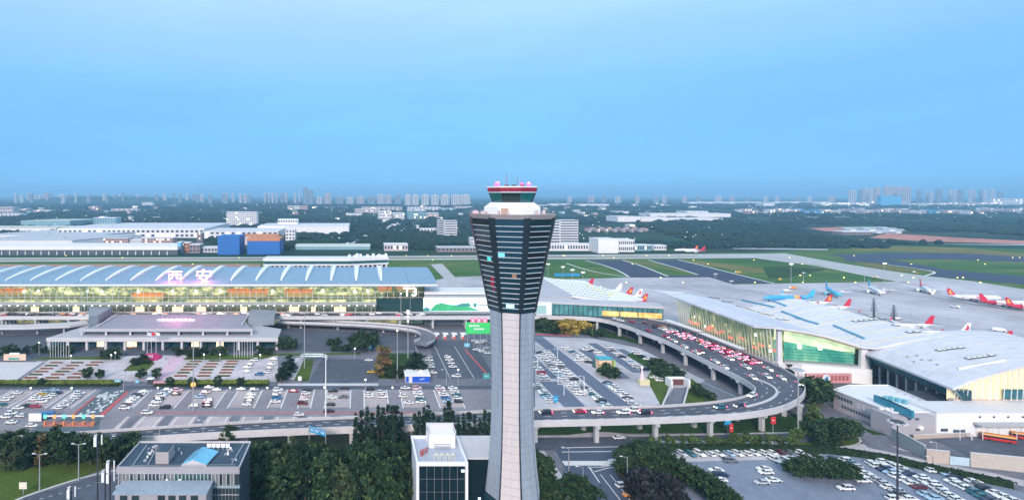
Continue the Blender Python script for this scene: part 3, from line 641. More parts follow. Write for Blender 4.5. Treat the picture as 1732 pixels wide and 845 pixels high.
for ch, px, py0, sz in (('西', 296, 479, 10.5), ('安', 345, 479, 11.5)):
    D_ = 391; text('sign_character', ch, sz, (XD(D_,px), D_, ZD(D_,py0)+.9), NEON, None, None, .35, parent=s1, off=.03, sx=1.15)
fr = MB()
for px in (287, 305, 334, 357):
    x = XD(392,px); fr.tube((x,392,31.4),(x,392,38),.12,n=4).tube((x,397,32),(x,392.1,37),.1,n=4)
part('frame', fr, STEEL, s1)
for px, e_ in ((293, 7000), (345, 8500)):
    bl = bpy.data.lights.new('sign_light', 'POINT'); bl.energy = e_; bl.color = (1,.16,.42); bl.shadow_soft_size = 2.5; bo = bpy.data.objects.new('sign_light', bl); COL.objects.link(bo); bo.location = (XD(390,px), 386.5, 38)
text('wall_sign', 'T3', 8.5, (XD(380,694), 380, ZD(380,500)), mat('sign_lit', (1,1,1), .4, 0, emis=(1,1,1), es=1.6), 'white illuminated T3 letters standing before the eastern end of the long terminal', 'sign', .3, off=.03, sx=1.1)
pt = thing('sign_post', 'thin steel post carrying the illuminated T3 letters', 'post', (XD(380,694), 380.5, 8)); part('shaft', MB().tube((XD(380,694),380.6,8),(XD(380,694),380.6,ZD(380,498)),.15,n=5), STEEL, pt)
# pier behind the terminal
pr = thing('pier_building', 'low white flat roofed pier behind the terminal with a row of pale columns', 'pier', (XD(560,550), 560, 0))
D0 = 560; a, b, c = XD(D0,445), XD(D0,590), XD(D0,658)
z1, z2, z3 = ZD(D0,437), ZD(D0,441.5), ZD(D0,446.5)
part('roof', MB().prism([(a,D0),(b,D0),(c,D0+12),(c,D0+34),(b,D0+22),(a,D0+22)], z2, z1), ROOFW, pr)
part('window_band', MB().prism([(a+1,D0+1),(b,D0+1),(c-1,D0+13),(c-1,D0+30),(b,D0+20),(a+1,D0+20)], z3, z2-.02), mat('band_glass', (.03,.10,.12), .2, .3, .1), pr)
part('lower_roof', MB().prism([(a,D0-.5),(b,D0-.5),(c,D0+11.5),(c,D0+30),(b,D0+20),(a,D0+20)], z3-1.5, z3-.02), ROOFW, pr)
part('core', MB().prism([(a+3,D0+4),(b,D0+4),(c-3,D0+16),(c-3,D0+28),(b,D0+19),(a+3,D0+19)], 0, z3-1.55), mat('pier_dark', (.10,.12,.15), .5, .2, .1), pr)
for i in range(27):
    x = a+(c-a)*(i+.5)/27; y = D0+.3 if x < b else D0+.3+12*(x-b)/(c-b); part('column', MB().box(x-1.1,x+1.1,y,y+1.2,0,z3-1.52), mat('column_pinkish', (.62,.52,.52), .6, .1, .2), pr)
for i in range(14):
    x = b+(c-b)*rgn.random(); part('roof_unit', MB().obox((x, D0+15+6*rgn.random(), z1),(2.2,2,1.4+2.2*rgn.random()),rgn.random()), WHITE, pr)

# ================================================================ forecourt hall
fh = thing('forecourt_hall', 'low concrete forecourt hall with flat terrace roof and column front before the long terminal', 'hall', (-121, 325, 0))
FHC = mat('hall_concrete', (.42,.42,.45), .65, .1, .15); TERR = mat('terrace_paving', (.27,.29,.34), .6, .15, .1)
part('lower_roof', MB().prism([G(80,571,7.6),G(470,571,7.6),G(476,556,7.6),G(432,549,7.6),G(150,549,7.6)], 6.1, 7.6), FHC, fh)
part('fascia', MB().box(XD(325,80)-.2, XD(325,470)+.2, 324.2, 324.8, 5.5, 7.9), CONCL, fh)
part('glass_front', MB().box(XD(332,84), XD(332,468), 333, 333.3, 0.1, 6.05), mat('hall_glass', (.02,.09,.12), .1, .3, .15, spec=.8), fh)
for i in range(13): 
    x = XD(325,82)+(XD(325,468)-XD(325,82))*i/12; part('column', MB().box(x-.7,x+.7,325,326.4,0,6.08), CONCL, fh)
for px in (170,215,225,330,372): x = XD(332.8,px); part('lit_doorway', MB().box(x-2.2,x+2.2,332.6,332.95,.1,3.6), mat('entrance_glow_soft', (1,.8,.55), .5, 0, emis=(1,.75,.45), es=.7), fh)
ub0, ub1 = XD(332,137), XD(332,428)
part('upper_roof', MB().prism([(ub0,331),(ub1,331),G(412,541,11.3),G(420,531,11.3),G(190,531,11.3),G(166,551,11.3)], 10.2, 11.3), TERR, fh)
part('upper_wall', MB().box(ub0+1.5, ub1-1.5, 333.5, 334, 7.62, 10.18), mat('upper_glass', (.07,.09,.12), .2, .3, .2), fh)
part('upper_core', MB().prism([(ub0+2,334.1),(ub1-3,334.1),G(408,542,10),G(195,536,10)], 7.62, 10.18), FHC, fh)
part('upper_fascia', MB().box(ub0-.3, ub1+.3, 330.3, 330.95, 10.0, 11.9), FHC, fh)
for i in range(8): x = ub0+.8+(ub1-ub0-1.6)*i/7; part('upper_column', MB().box(x-.6,x+.6,331.2,332.3,7.62,10.18), CONCL, fh)
part('stair_block', MB().prism([G(150,556,7.62),G(166,553,7.62),G(190,538,7.62),G(150,536,7.62)], 7.62, 15.5), mat('stair_block', (.25,.29,.32), .6, .15, .15), fh)
part('stair_block', MB().prism([G(420,552,7.62),G(464,549,7.62),G(466,538,7.62),G(424,536,7.62)], 7.62, 13.5), mat('stair_block', (.25,.29,.32)), fh)
for a_, b_ in (((198,532),(166,551)), ((420,533),(409,549))): part('terrace_wall', MB().tube(G3(*a_,11.8), G3(*b_,11.8), .5, n=4), CONCL, fh)
part('bench_strip', MB().prism([G(265,543,11.32),(G(330,543,11.32)),G(330,540.5,11.32),G(265,540.5,11.32)], 11.32, 12.1), mat('pale_teal', (.6,.7,.72), .5, .1, .3), fh)
for i, px in enumerate((276,283,290,299,306,314,322)): part('planter_light', MB().lathe([(.4,12.12),(.7,12.6),(.3,13.3)],6,c=G(px,541.5,12)), mat('light_pink', (1,.45,.65), .5, 0, emis=(1,.22,.45), es=2.2), fh)
bl = bpy.data.lights.new('terrace_glow_fill', 'POINT'); bl.energy = 2600; bl.color = (1,.2,.45); bl.shadow_soft_size = 2; bo = bpy.data.objects.new('terrace_glow_fill', bl); COL.objects.link(bo); bo.location = (*G(300,541,12), 20)  # added fill lamp without a fixture, for the pink glow on the terrace
# low ramps each side of the hall
for nm, pts, z0, z1 in (('left', [(-200,556),(40,554),(118,551),(150,546),(146,541),(110,545),(40,548),(-200,549)], 4.6, 5.8), ('roof', [(-250,548),(148,545),(150,541),(-250,541)], 0, 0)):
    if z1: 
        rm = struct('ramp', MB().prism(poly(pts, z1), z0, z1), CONCL)
        for px in (-60,0,60,105): p = G(px,553.5,5); part('pier', MB().box(p[0]-.6,p[0]+.6,p[1]+2,p[1]+3.2,0,4.58), CONC, rm)
A_ = smoothline([G3(a,b,4.2) for a,b in ((468,546),(560,549),(640,553),(697,559),(712,566),(713,573),(700,579))]); B_ = offset_line(A_, 9)
rm = struct('curved_ramp', MB().loft([[p, q, q-Vector((0,0,1)), p-Vector((0,0,1))] for p, q in zip(A_, B_)], True, True), ASPHL)
part('parapet', MB().loft([[p, p+Vector((0,-.35,0)), p+Vector((0,-.35,1.6)), p+Vector((0,0,1.6))] for p in A_], True, True), CONCL, rm); part('parapet', MB().loft([[p, p+Vector((0,-.35,0)), p+Vector((0,-.35,1.2)), p+Vector((0,0,1.2))] for p in B_], True, True), CONCL, rm)
for i in range(2, len(A_)-2, 4): p = A_[i].lerp(B_[i], .5); part('pier', MB().box(p.x-.7,p.x+.7,p.y-.7,p.y+.7,0,3.15), CONC, rm)

# ================================================================ elevated road
PAIRS = [((-260,529),(-260,536.7),8),((0,529),(0,536.7),8),((730,529),(730,536.7),8),((905,529),(905,536),8),((960,529),(960,536.5),8),((1030,531),(1013,539),8),((1085,537),(1060,552),8),((1140,548),(1089,564),8),((1180,562),(1127,577),8),((1250,592),(1191,610),8),((1310,617),(1242,635),8),((1340,634),(1266,649),8),((1358,648),(1276,657),8),((1364,660),(1278,662),8),((1356,674),(1270,668),8),((1330,689),(1254,674),8),((1290,698),(1216,681),8),((1230,705),(1165,686),8),((1060,712),(1089,690),8),((905,715),(905,693),8),((700,722),(700,703),7),((430,731),(430,714),5),((200,745),(200,729),3.2),((-160,768),(-160,752),2)]
OUT = smoothline([G3(*a, z) for a, b, z in PAIRS], 2); INN = smoothline([G3(*b, z) for a, b, z in PAIRS], 2)
dn = Vector((0,0,-1.3))
via = struct('elevated_road', MB().loft([[o, i, i+dn, o+dn] for o, i in zip(OUT, INN)], True, True), ASPH)
def parapet(L, M, h=1.05, t=.45):
    rr = []
    for p, q in zip(L, M):
        d = (q-p); d.z = 0; d.normalize(); rr.append([p-d*.05+Vector((0,0,-1.5)), p+d*t+Vector((0,0,-1.5)) , p+d*t+Vector((0,0,h)), p-d*.05+Vector((0,0,h))])
    return MB().loft([[r[0]-(r[1]-r[0])*.1, r[1]-(r[1]-r[0])*.95, r[2], r[3]] for r in rr], True, True)
part('parapet', parapet(OUT, INN), CONCL, via); part('parapet', parapet(INN, OUT), CONCL, via)
lm = MB()
for fr_ in (.25, .5, .75):
    C_ = [o.lerp(i, fr_)+Vector((0,0,.012)) for o, i in zip(OUT, INN)]; C_ = interp(C_, 460)
    for i in range(0, 458, 3): lm.strip(offset_line(C_[i:i+2], .12), offset_line(C_[i:i+2], -.12))
part('lane_marks', lm, WLINE, via, kind='stuff')
isl = [G3(a,b,8.02) for a,b in ((1276,640),(1296,647),(1311,656),(1316,664),(1308,673),(1290,681),(1262,688))]; isl = smoothline(isl)
part('divider', MB().loft([[p+Vector((0,0,-.01)) for p in (a,b)]+[p+Vector((0,0,.35)) for p in (b,a)] for a, b in zip(offset_line(isl,.5), offset_line(isl,-.5))], True, True), CONCL, via)
PIER = mat('pier_concrete', (.44,.45,.46), .7, .12, .15)
CEN = [o.lerp(i, .5) for o, i in zip(OUT, INN)]; CEN = interp(CEN, 900); acc = 0; last = CEN[0]
for j, p in enumerate(CEN):
    acc += (p-last).length; last = p
    if acc > 23:
        acc = 0; 
        a = CEN[max(0,j-2)]; b = CEN[min(899,j+2)]; t = (b-a); ang = math.atan2(t.y, t.x)
        m = MB()
        k = min(range(len(OUT)), key=lambda q: (OUT[q].lerp(INN[q],.5)-p).length); wd = (OUT[k]-INN[k]).length
        n = Vector((-math.sin(ang), math.cos(ang), 0))
        zt = p.z-1.32
        if zt < 1.5: continue
        cols = [-.34, .34] if wd < 16 else [-.4,-.13,.13,.4]
        for cc in cols: q = p+n*wd*cc; m.obox((q.x,q.y,0),(1.5,1.5,zt-.9),ang)
        m.obox((p.x,p.y,zt-.9),(1.7,wd*.92,.9),ang); part('pier', m, PIER, via)

# ================================================================ link buildings and the eastern pier
lk2 = thing('link_building', 'flat roofed link building carrying a wide green and white billboard by the tower', 'link building', (75, 390, 0))
part('wall', MB().box(46.8, 128, 390.4, 408, 0, 21.9), mat('link_wall', (.34,.37,.40), .6, .1, .1), lk2); part('roof', MB().box(46.7, 128, 389, 409, 22, 23.8), ROOFW, lk2)
bb = thing('billboard', 'wide white billboard showing a green landscape on the link building front', 'billboard', (75, 390, 10))
bx0, bx1 = XD(390,716), XD(390,829); part('panel', MB().box(bx0, bx1, 389.6, 390.35, 9.6, 19.6), mat('billboard_white', (.72,.80,.80), .5, .05, .1, emis=(.8,.95,.95), es=.25), bb)
BG = mat('billboard_green', (.05,.38,.16), .5, .35, .25, emis=(.05,.4,.2), es=.2); BT = mat('billboard_teal', (.06,.32,.30), .5, .3, .3)
def bp(px, py, o=.05): return (XD(389.5,px), 389.6-o, ZD(389.5,py))
part('print', MB().add([bp(a,b) for a,b in ((728,524),(736,515),(746,512),(760,515),(775,516),(795,519),(812,525),(728,525.6))], [tuple(range(8))]), BG, bb)
part('print', MB().add([bp(a,b,.06) for a,b in ((768,517),(780,513),(793,512),(796,516),(796,518),(780,518.4))], [tuple(range(6))]), BT, bb)
part('print', MB().add([bp(a,b,.06) for a,b in ((716,526),(716,522),(722,519),(727,522),(727,526))], [tuple(range(5))]), BT, bb)
part('print', MB().add([bp(a,b,.06) for a,b in ((801,512.5),(806,512.5),(806,519),(801,519))], [(0,1,2,3)]), BT, bb)
part('print', MB().add([bp(a,b,.06) for a,b in ((809,515),(827,515),(827,517),(809,517))], [(0,1,2,3)]), mat('print_grey', (.3,.4,.42), .5, .3, 2), bb)
lk3 = thing('link_building', 'long low teal glazed link building with flat grey roof right of the tower', 'link building', (168, 380, 0))
za = 17.5; p0 = Vector((128.2,388.5,0)); p1 = Vector((210,368.5,0)); bk = Vector((4,14,0))
part('roof', MB().prism([(p.x,p.y) for p in (p0,p1,p1+bk,p0+bk)], za-1.6, za), mat('link_roof', (.5,.5,.53), .6, .08, .1), lk3)
part('core', MB().prism([(p.x,p.y) for p in (p0+Vector((0,3,0)),p1+Vector((0,3,0)),p1+bk,p0+bk)], 0, za-1.65), mat('link_core', (.05,.10,.12), .5, .3, .1), lk3)
TEALG = litmat('teal_interior', [(.01,.06,.07),(.03,.13,.14),(.06,.20,.20),(.2,.32,.28)], .1, .35)
for i in range(26):
    a = p0.lerp(p1, (i+.06)/26)+Vector((0,1.2,0)); b = p0.lerp(p1, (i+.94)/26)+Vector((0,1.2,0))
    part('glass_pane', MB().add([a+Vector((0,0,8.2)), b+Vector((0,0,8.2)), b+Vector((0,0,15.6)), a+Vector((0,0,15.6))], [(0,1,2,3)]), TEALG, lk3)
for i in range(27): a = p0.lerp(p1, i/26)+Vector((0,1,0)); part('mullion', MB().box(a.x-.15,a.x+.15,a.y-.15,a.y+.15,8,15.8), DARKM, lk3)
for (u0, u1) in ((.53,.66),(.67,.80),(.81,.985)):
    a = p0.lerp(p1,u0)+Vector((0,-.2,0)); b = p0.lerp(p1,u1)+Vector((0,-.2,0)); part('lit_lounge', MB().add([a+Vector((0,0,9.2)), b+Vector((0,0,9.2)), b+Vector((0,0,12.6)), a+Vector((0,0,12.6))], [(0,1,2,3)]), litmat('lounge_glow%d' % int(u0*100), [(.3,.13,.03),(.7,.35,.10),(.95,.55,.2)], .3, .7), lk3)
part('white_block', MB().box(XD(386,906), XD(386,932), 384.5, 387.5, 8, 16.8), WHITE, lk3)
part('window', MB().box(XD(384,906), XD(384,924), 384.2, 384.45, 9, 15), mat('pale_green_glass', (.35,.55,.55), .2, .1, .2), lk3)
ep = thing('pier_building', 'eastern pier with a white roof dotted with small skylights reaching onto the apron', 'pier', (*G(1000,495,0), 0))
EP = [(918,468),(935,471),(990,474),(1003,482),(1060,496),(1088,505),(1035,509),(968,500),(925,477)]
zp = 15
part('roof', MB().prism(poly(EP, zp), zp-1.5, zp), mat('pier_roof_white', (.82,.82,.80), .5, .05, .06), ep)
part('wall', MB().prism([G(a+(2 if a < 1000 else -4), b-.5, zp-1.5) for a, b in EP], 0, zp-1.52), mat('pier_wall', (.25,.30,.33), .5, .2, .1), ep)
part('side_roof', MB().prism([G(a,b,15.5) for a,b in ((905,468),(916,470),(968,499),(968,503),(905,503))], 8, 15.8), mat('grey_roof', (.45,.44,.47), .6, .12, .05), ep)
def inside(x, y, P):
    c = False; n = len(P)
    for i in range(n):
        (x1, y1), (x2, y2) = P[i], P[(i+1)%n]
        if (y1 > y) != (y2 > y) and x < (x2-x1)*(y-y1)/(y2-y1)+x1: c = not c
    return c
for r_ in range(8):
    for k in range(26):
        px = 925+r_*3+k*6.6; py = 472.5+r_*4.4+k*.9
        if inside(px, py-1, EP) and inside(px+3, py+1, EP) and px < 1030: p = G(px, py, zp); part('roof_light', MB().box(p[0]-.65,p[0]+.65,p[1]-1.4,p[1]+1.4,zp+.005,zp+.35), mat('roof_light_grey', (.42,.42,.45), .5, .1, .5), ep)
for px, py in ((998,483),(1018,493),(1033,498),(1008,488)): p = G(px,py,zp); part('roof_marking', MB().box(p[0]-2.5,p[0]+2.5,p[1]-2,p[1]+2,zp+.004,zp+.25), mat('yellow_marking', (.75,.65,.15), .5, .2, .5), ep)
hd = G(959,467,0); solo('hoarding', MB().box(XD(hd[1],938), XD(hd[1],981), hd[1], hd[1]+1, 0, 3.3), mat('hoarding_blue', (.03,.27,.52), .5, .15, .2), 'long blue hoarding panel at the edge of the apron grass', 'hoarding', (hd[0],hd[1],0))
# ================================================================ eastern terminal: two roof shells
WALLB = mat('white_wall', (.66,.65,.66), .6, .07, .15)
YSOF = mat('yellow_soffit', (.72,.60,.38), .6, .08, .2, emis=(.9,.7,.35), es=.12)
PANELW = mat('shell_roof', (.64,.64,.69), .42, .12, .03, spec=.5)
class Shell:
    def __init__(s, pts, L, back, curve=0):          # pts: gable edge (x,y,z); L: depth; back: (dx) drift with depth
        s.p = [Vector(q) for q in pts]; s.L = L; s.b = back
    def pt(s, u, v):                                    # u along the gable 0..n, v 0..1 to the back
        i = min(int(u), len(s.p)-2); q = s.p[i].lerp(s.p[i+1], u-i); return q+Vector((s.b*v, s.L*v, 0))
    def z(s, x, y):
        y0 = s.p[0].y
        for it in range(3):
            v = 0 if it == 0 else (y-yy)/s.L
            xx = x-s.b*v; yy = s.p[-1].y; zz = s.p[-1].z
            for a, b in zip(s.p, s.p[1:]):
                if a.x <= xx <= b.x: t = (xx-a.x)/(b.x-a.x); zz = a.z+(b.z-a.z)*t; yy = a.y+(b.y-a.y)*t; break
        return zz
    def hit(s, px, py):                                 # point of the shell seen at a photo pixel
        d = s.p[0].y-20
        while d < s.p[0].y+s.L+40:
            if ZD(d, py) <= s.z(XD(d, px), d) and s.p[0].x-2 < XD(d, px): return Vector((XD(d,px), d, s.z(XD(d,px), d)))
            d += .25
        return None
def shellpts(l): return [(XD(d,px), d, ZD(d,py)) for px, py, d in l]
A_pts = shellpts([(1275,551,281),(1293,552,277.5),(1312,553.3,275),(1340,556.5,273),(1370,561.5,271.5),(1400,568,270),(1430,577,268.5),(1460,586,267),(1483,588,265.5),(1505,583,264),(1530,577,262.5),(1565,572,261),(1598,568.5,259.5)])
east = thing('terminal_building', 'white curved shell roofed terminal with slender glass front along the ramp', 'terminal', (255, 275, 0))
A_s = Shell(A_pts, 96, 6)
def build_shell(T, Sh, strips, th=.9, tip=None):
    n = len(Sh.p)-1
    for j in range(strips):
        v0, v1 = j/strips+.0012, (j+1)/strips-.0012
        rg = []
        for v in (v0, v1):
            top = [Sh.pt(i, v) for i in range(n+1)]; rg.append(top+[q-Vector((0,0,th)) for q in top[::-1]])
        part('roof_panel', MB().loft(rg, True, True), PANELW, T)
build_shell(east, A_s, 24)
# raised roof seams (fine ribs up the shell)
for j in range(1, 16, 2):
    rr = []
    for i in range(2*(len(A_pts)-1)+1):
        q = A_s.pt(i/2, j/16); rr.append([q+Vector((0,-.22,0)), q+Vector((0,-.22,.22)), q+Vector((0,.22,.22)), q+Vector((0,.22,0))])
    part('roof_seam', MB().loft(rr[12:], True, True), mat('seam_yellow', (.62,.58,.40), .5, .1, .2), east)
# front tip of the eave overhang, northern end
tipA = A_s.pt(0, 1)
part('eave_tip', MB().prism([(tipA.x, tipA.y+.05), (tipA.x-2, tipA.y+9), (tipA.x+14, tipA.y+2), (tipA.x+16, tipA.y+.05)], 25.3, 26), PANELW, east)
part('core', MB().prism([(224,282),(296,275),(300,360),(226,360)], 0, 14.5), mat('east_core', (.25,.27,.28), .6, .2, .1), east)
RB = [(226,278.5),(296,268)]
# left facade: leaning columns and glass, shops behind
GREENI = litmat('concourse_interior', [(.015,.045,.03),(.05,.10,.05),(.14,.17,.07),(.55,.50,.28)], .2, .8)
part('concourse_wall', MB().box(221.5, 222, 279, 358, 8, 24.8), GREENI, east); part('concourse_floor', MB().box(214, 221.4, 277, 358, 7.2, 8), CONC, east)
part('base_wall', MB().box(215.5, 223.9, 279, 358, 0, 7.15), mat('base_dark', (.12,.13,.15), .6, .2, .1), east)
NC = 34
for i in range(NC+1):
    y = 276.5+81*i/NC
    part('facade_column', MB().loft([[(214.3-.25,y-.22,8),(214.3+.25,y-.22,8),(214.3+.25,y+.22,8),(214.3-.25,y+.22,8)],[(212.6-.25,y-.22,25.1),(212.6+.25,y-.22,25.1),(212.6+.25,y+.22,25.1),(212.6-.25,y+.22,25.1)]], True, True), mat('column_cream', (.55,.57,.45), .5, .1, .3), east)
    if i < NC:
        y2 = 276.5+81*(i+1)/NC
        for j in range(4):
            za, zb = 8.1+4.25*j, 8.1+4.25*(j+1)-.15; xa, xb = 214.6-1.7*(za-8)/17, 214.6-1.7*(zb-8)/17
            part('glass_pane', MB().add([(xa,y2-.25,za),(xa,y+.25,za),(xb,y+.25,zb),(xb,y2-.25,zb)], [(0,1,2,3)]), GLZ, east)
rg = random.Random(9)
for i in range(26):
    y = 280+75*rg.random(); z = 10+9*rg.random(); c = rg.choice(['r','r','w','o','w'])
    m_ = mat('shop_red_light', (.8,.1,.05), .5, 0, emis=(.9,.12,.06), es=.9) if c == 'r' else (LAMPC if c == 'w' and rg.random() < .5 else mat('shop_amber', (.8,.5,.2), .5, 0, emis=(1,.6,.25), es=1.2))
    if c == 'r': z = 9.5+3*rg.random(); part('shop_sign', MB().box(218.4, 218.8, y-2.2, y+2.2, z, z+1.1), m_, east)
    else: part('hall_lamp', MB().box(218.4, 218.8, y-.5, y+.5, z, z+1.3), m_, east)
for lab_, pa, pb in (('left','farther',0),('right','nearer',1)):
    (ax, ay), (bx, by) = (((1127,540),(1186,560)), ((1188,562.5),(1257,589)))[pb]
    a, b = G3(ax,ay,12.2), G3(bx,by,12.2); t = thing('kerb_canopy', f'{pa} of two white serrated canopies over the drop-off kerb', 'canopy', (a.x,a.y,8), 0, 'canopies over the drop-off kerb')
    n_ = 9 if pb == 0 else 14
    for i in range(n_):
        p, q = a.lerp(b, (i+.03)/n_), a.lerp(b, (i+.97)/n_)
        part('canopy_panel', MB().loft([[(p.x-2.2,p.y,12.0),(p.x+1.6,p.y,12.0),(p.x+1.6,p.y,12.25),(p.x-2.2,p.y,12.25)],[(q.x-2.2,q.y,12.0),(q.x+1.6,q.y,12.0),(q.x+1.6,q.y,12.25),(q.x-2.2,q.y,12.25)]], True, True), WHITE, t)
        if i % 2 == 0: part('post', MB().tube((p.x,p.y,8.02),(p.x,p.y,11.98),.14,n=5), STEEL, t)
# gable glass facing the camera
EDG = lambda u: A_s.pt(u, 0)
gx0, gx1 = XD(277,1322), XD(269,1462)
TG = litmat('gable_interior', [(.015,.12,.11),(.04,.22,.18),(.12,.32,.24),(.35,.50,.36)], .11, .5, (1,1,.5))
def gy(x): return 277.5+(269.5-277.5)*(x-gx0)/(gx1-gx0)
def gz(x): return A_s.z(x, gy(x))-2.0
NX = 15
for i in range(NX):
    xa, xb = gx0+(gx1-gx0)*i/NX, gx0+(gx1-gx0)*(i+1)/NX
    for j in range(9):
        z0, z1 = 8.8+2.05*j, 8.8+2.05*(j+1)-.07
        ta, tb = min(z1, gz(xa)), min(z1, gz(xb))
        if ta <= z0+.2 or tb <= z0+.2: continue
        part('glass_pane', MB().add([(xa+.04,gy(xa),z0),(xb-.04,gy(xb),z0),(xb-.04,gy(xb),tb),(xa+.04,gy(xa),ta)], [(0,1,2,3)]), GLZ, east)
gl = [(gx0+(gx1-gx0)*i/NX) for i in range(NX+1)]
ZS = lambda x: min(max(8.3, gz(x)-.1), 18.2-5.0*(x-gx0)/(gx1-gx0))
part('gable_interior', MB().add([(x,gy(x)+5,8) for x in gl]+[(x,gy(x)+5,ZS(x)) for x in gl], [(i,i+1,NX+2+i,NX+1+i) for i in range(NX)]), TG, east)
part('gable_upper_wall', MB().add([(x,gy(x)+4.6,ZS(x)) for x in gl]+[(x,gy(x)+4.6,max(ZS(x)+.05, gz(x)+.8)) for x in gl], [(i,i+1,NX+2+i,NX+1+i) for i in range(NX)]), litmat('gable_upper', [(.30,.42,.30),(.55,.60,.40),(.85,.82,.58)], .12, .55), east)
for j in range(4): part('gable_gallery', MB().prism([(gx0+.3,gy(gx0)+3.2),(gx1-.6,gy(gx1)+3.2),(gx1-.6,gy(gx1)+3.6),(gx0+.3,gy(gx0)+3.6)], 9.6+1.5*j, 9.75+1.5*j), mat('gallery_teal', (.05,.22,.19), .5, .1, .3), east)
part('gable_floor', MB().prism([(gx0,gy(gx0)+.2),(gx1,gy(gx1)+.2),(gx1,gy(gx1)+5),(gx0,gy(gx0)+5)], 7.2, 8), CONC, east)
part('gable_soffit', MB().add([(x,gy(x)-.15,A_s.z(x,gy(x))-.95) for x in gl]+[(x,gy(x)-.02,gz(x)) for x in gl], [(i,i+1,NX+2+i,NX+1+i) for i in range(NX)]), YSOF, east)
for x, w_ in ((gx0-.7, 1.9),(gx1+.4, 3.6)):
    part('gable_pier', MB().loft([[(x-w_*.75,gy(x)-.9,0),(x+w_*.75,gy(x)-.9,0),(x+w_*.75,gy(x)+1.2,0),(x-w_*.75,gy(x)+1.2,0)],[(x-w_*.5,gy(x)-.4,A_s.z(max(x,210),gy(x))-1.2),(x+w_*.5,gy(x)-.4,A_s.z(max(x,210),gy(x))-1.2),(x+w_*.5,gy(x)+1,A_s.z(max(x,210),gy(x))-1.2),(x-w_*.5,gy(x)+1,A_s.z(max(x,210),gy(x))-1.2)]], True, True), WALLB, east)
for xx in (XD(270,1375), XD(270,1405)): part('hall_lamp', MB().box(xx-.9, xx+1.1, gy(xx)+3, gy(xx)+3.4, 14.5, 16.8), mat('bright_panel', (1,1,.9), .5, 0, emis=(1,.97,.75), es=.9), east)
part('plinth', MB().prism([(gx0-2,gy(gx0)-1.2),(gx1+2,gy(gx1)-1.2),(gx1+2,gy(gx1)+4.9),(gx0-2,gy(gx0)+4.9)], 0, 7.15), WALLB, east)
part('plinth', MB().prism([(gx0+8,gy(gx0)-3.6),(gx1+1,gy(gx1)-3.6),(gx1+1,gy(gx1)-1.25),(gx0+8,gy(gx0)-1.25)], 0, 7.6), WHITE, east)
rb = thing('billboard', 'long faded red billboard with a white globe emblem below the glass gable', 'billboard', (XD(266,1398), 266, 0))
bx0, bx1 = XD(266,1362), XD(266,1438)
part('panel', MB().box(bx0, bx1, 265.2, 265.9, 1.2, 5.9), mat('billboard_red', (.60,.30,.30), .6, .15, .2), rb)
for i in range(11):
    x = bx0+1+(bx1-bx0-2)*i/11
    if i != 4: part('printed_character', MB().box(x, x+1.25, 265.1, 265.18, 2.4, 4.9), mat('print_dark_red', (.36,.12,.13), .6, .3, 2), rb)
part('emblem', MB().tube((bx0+9.6,265.05,3.6),(bx0+9.6,264.95,3.6),1.9,n=16), mat('emblem_white', (.75,.8,.85), .5, .1, .5), rb); part('emblem', MB().add([(bx0+8.5,264.9,3.2),(bx0+9.6,264.9,2.2),(bx0+10.9,264.9,3.9),(bx0+9.9,264.9,5)], [(0,1,2,3)]), mat('emblem_blue', (.1,.3,.55), .5, .1, .5), rb)
# small square roof lights on the shells
FRM = mat('roof_light_frame', (.08,.08,.09), .5, .1, .5); PAN = mat('roof_light_pane', (.80,.80,.72), .4, .05, .5)
def rooflights(T, Sh, L, sx=2.1, sy=3.0):
    for px, py in L:
        h = Sh.hit(px, py)
        if not h: continue
        z = h.z
        def q(x, y, o): return (x, y, Sh.z(x, y)+o)
        m = MB(); c = [q(h.x-sx/2,h.y-sy/2,-.2),q(h.x+sx/2,h.y-sy/2,-.2),q(h.x+sx/2,h.y+sy/2,-.2),q(h.x-sx/2,h.y+sy/2,-.2)]; t = [(a[0],a[1],a[2]+.5) for a in c]
        m.loft([c, t], True, True); o = part('roof_light', m, FRM, T)
        m = MB(); c = [(h.x+(a[0]-h.x)*.66, h.y+(a[1]-h.y)*.66, a[2]+.02) for a in t]; d = [(a[0],a[1],a[2]+.08) for a in c]; m.loft([c, d], True, True); part('pane', m, PAN, o)
rooflights(east, A_s, [(1203,503),(1213,503),(1225,510),(1235,510),(1249,518),(1259,520),(1264,522),(1272,525),(1279,527),(1287,530),(1294,531),(1303,533),(1317,540),(1329,541),(1447,543),(1456,542),(1465,541.5),(1473,540.5),(1482,539.5),(1491,539),(1472,535),(1515,550),(1539,562),(1550,561)])
for pts in ([(1300,507),(1330,518)], [(1322,527),(1370,545)], [(1410,551),(1462,573)], [(1345,537),(1385,549)], [(1255,508),(1310,520)]):
    hs = [A_s.hit(*p) for p in pts]
    if all(hs): a, b = hs; part('valley_glazing', MB().tube(a+Vector((0,0,.3)), b+Vector((0,0,.3)), .7, n=4), mat('valley_blue', (.10,.33,.48), .2, .2, .2), east)
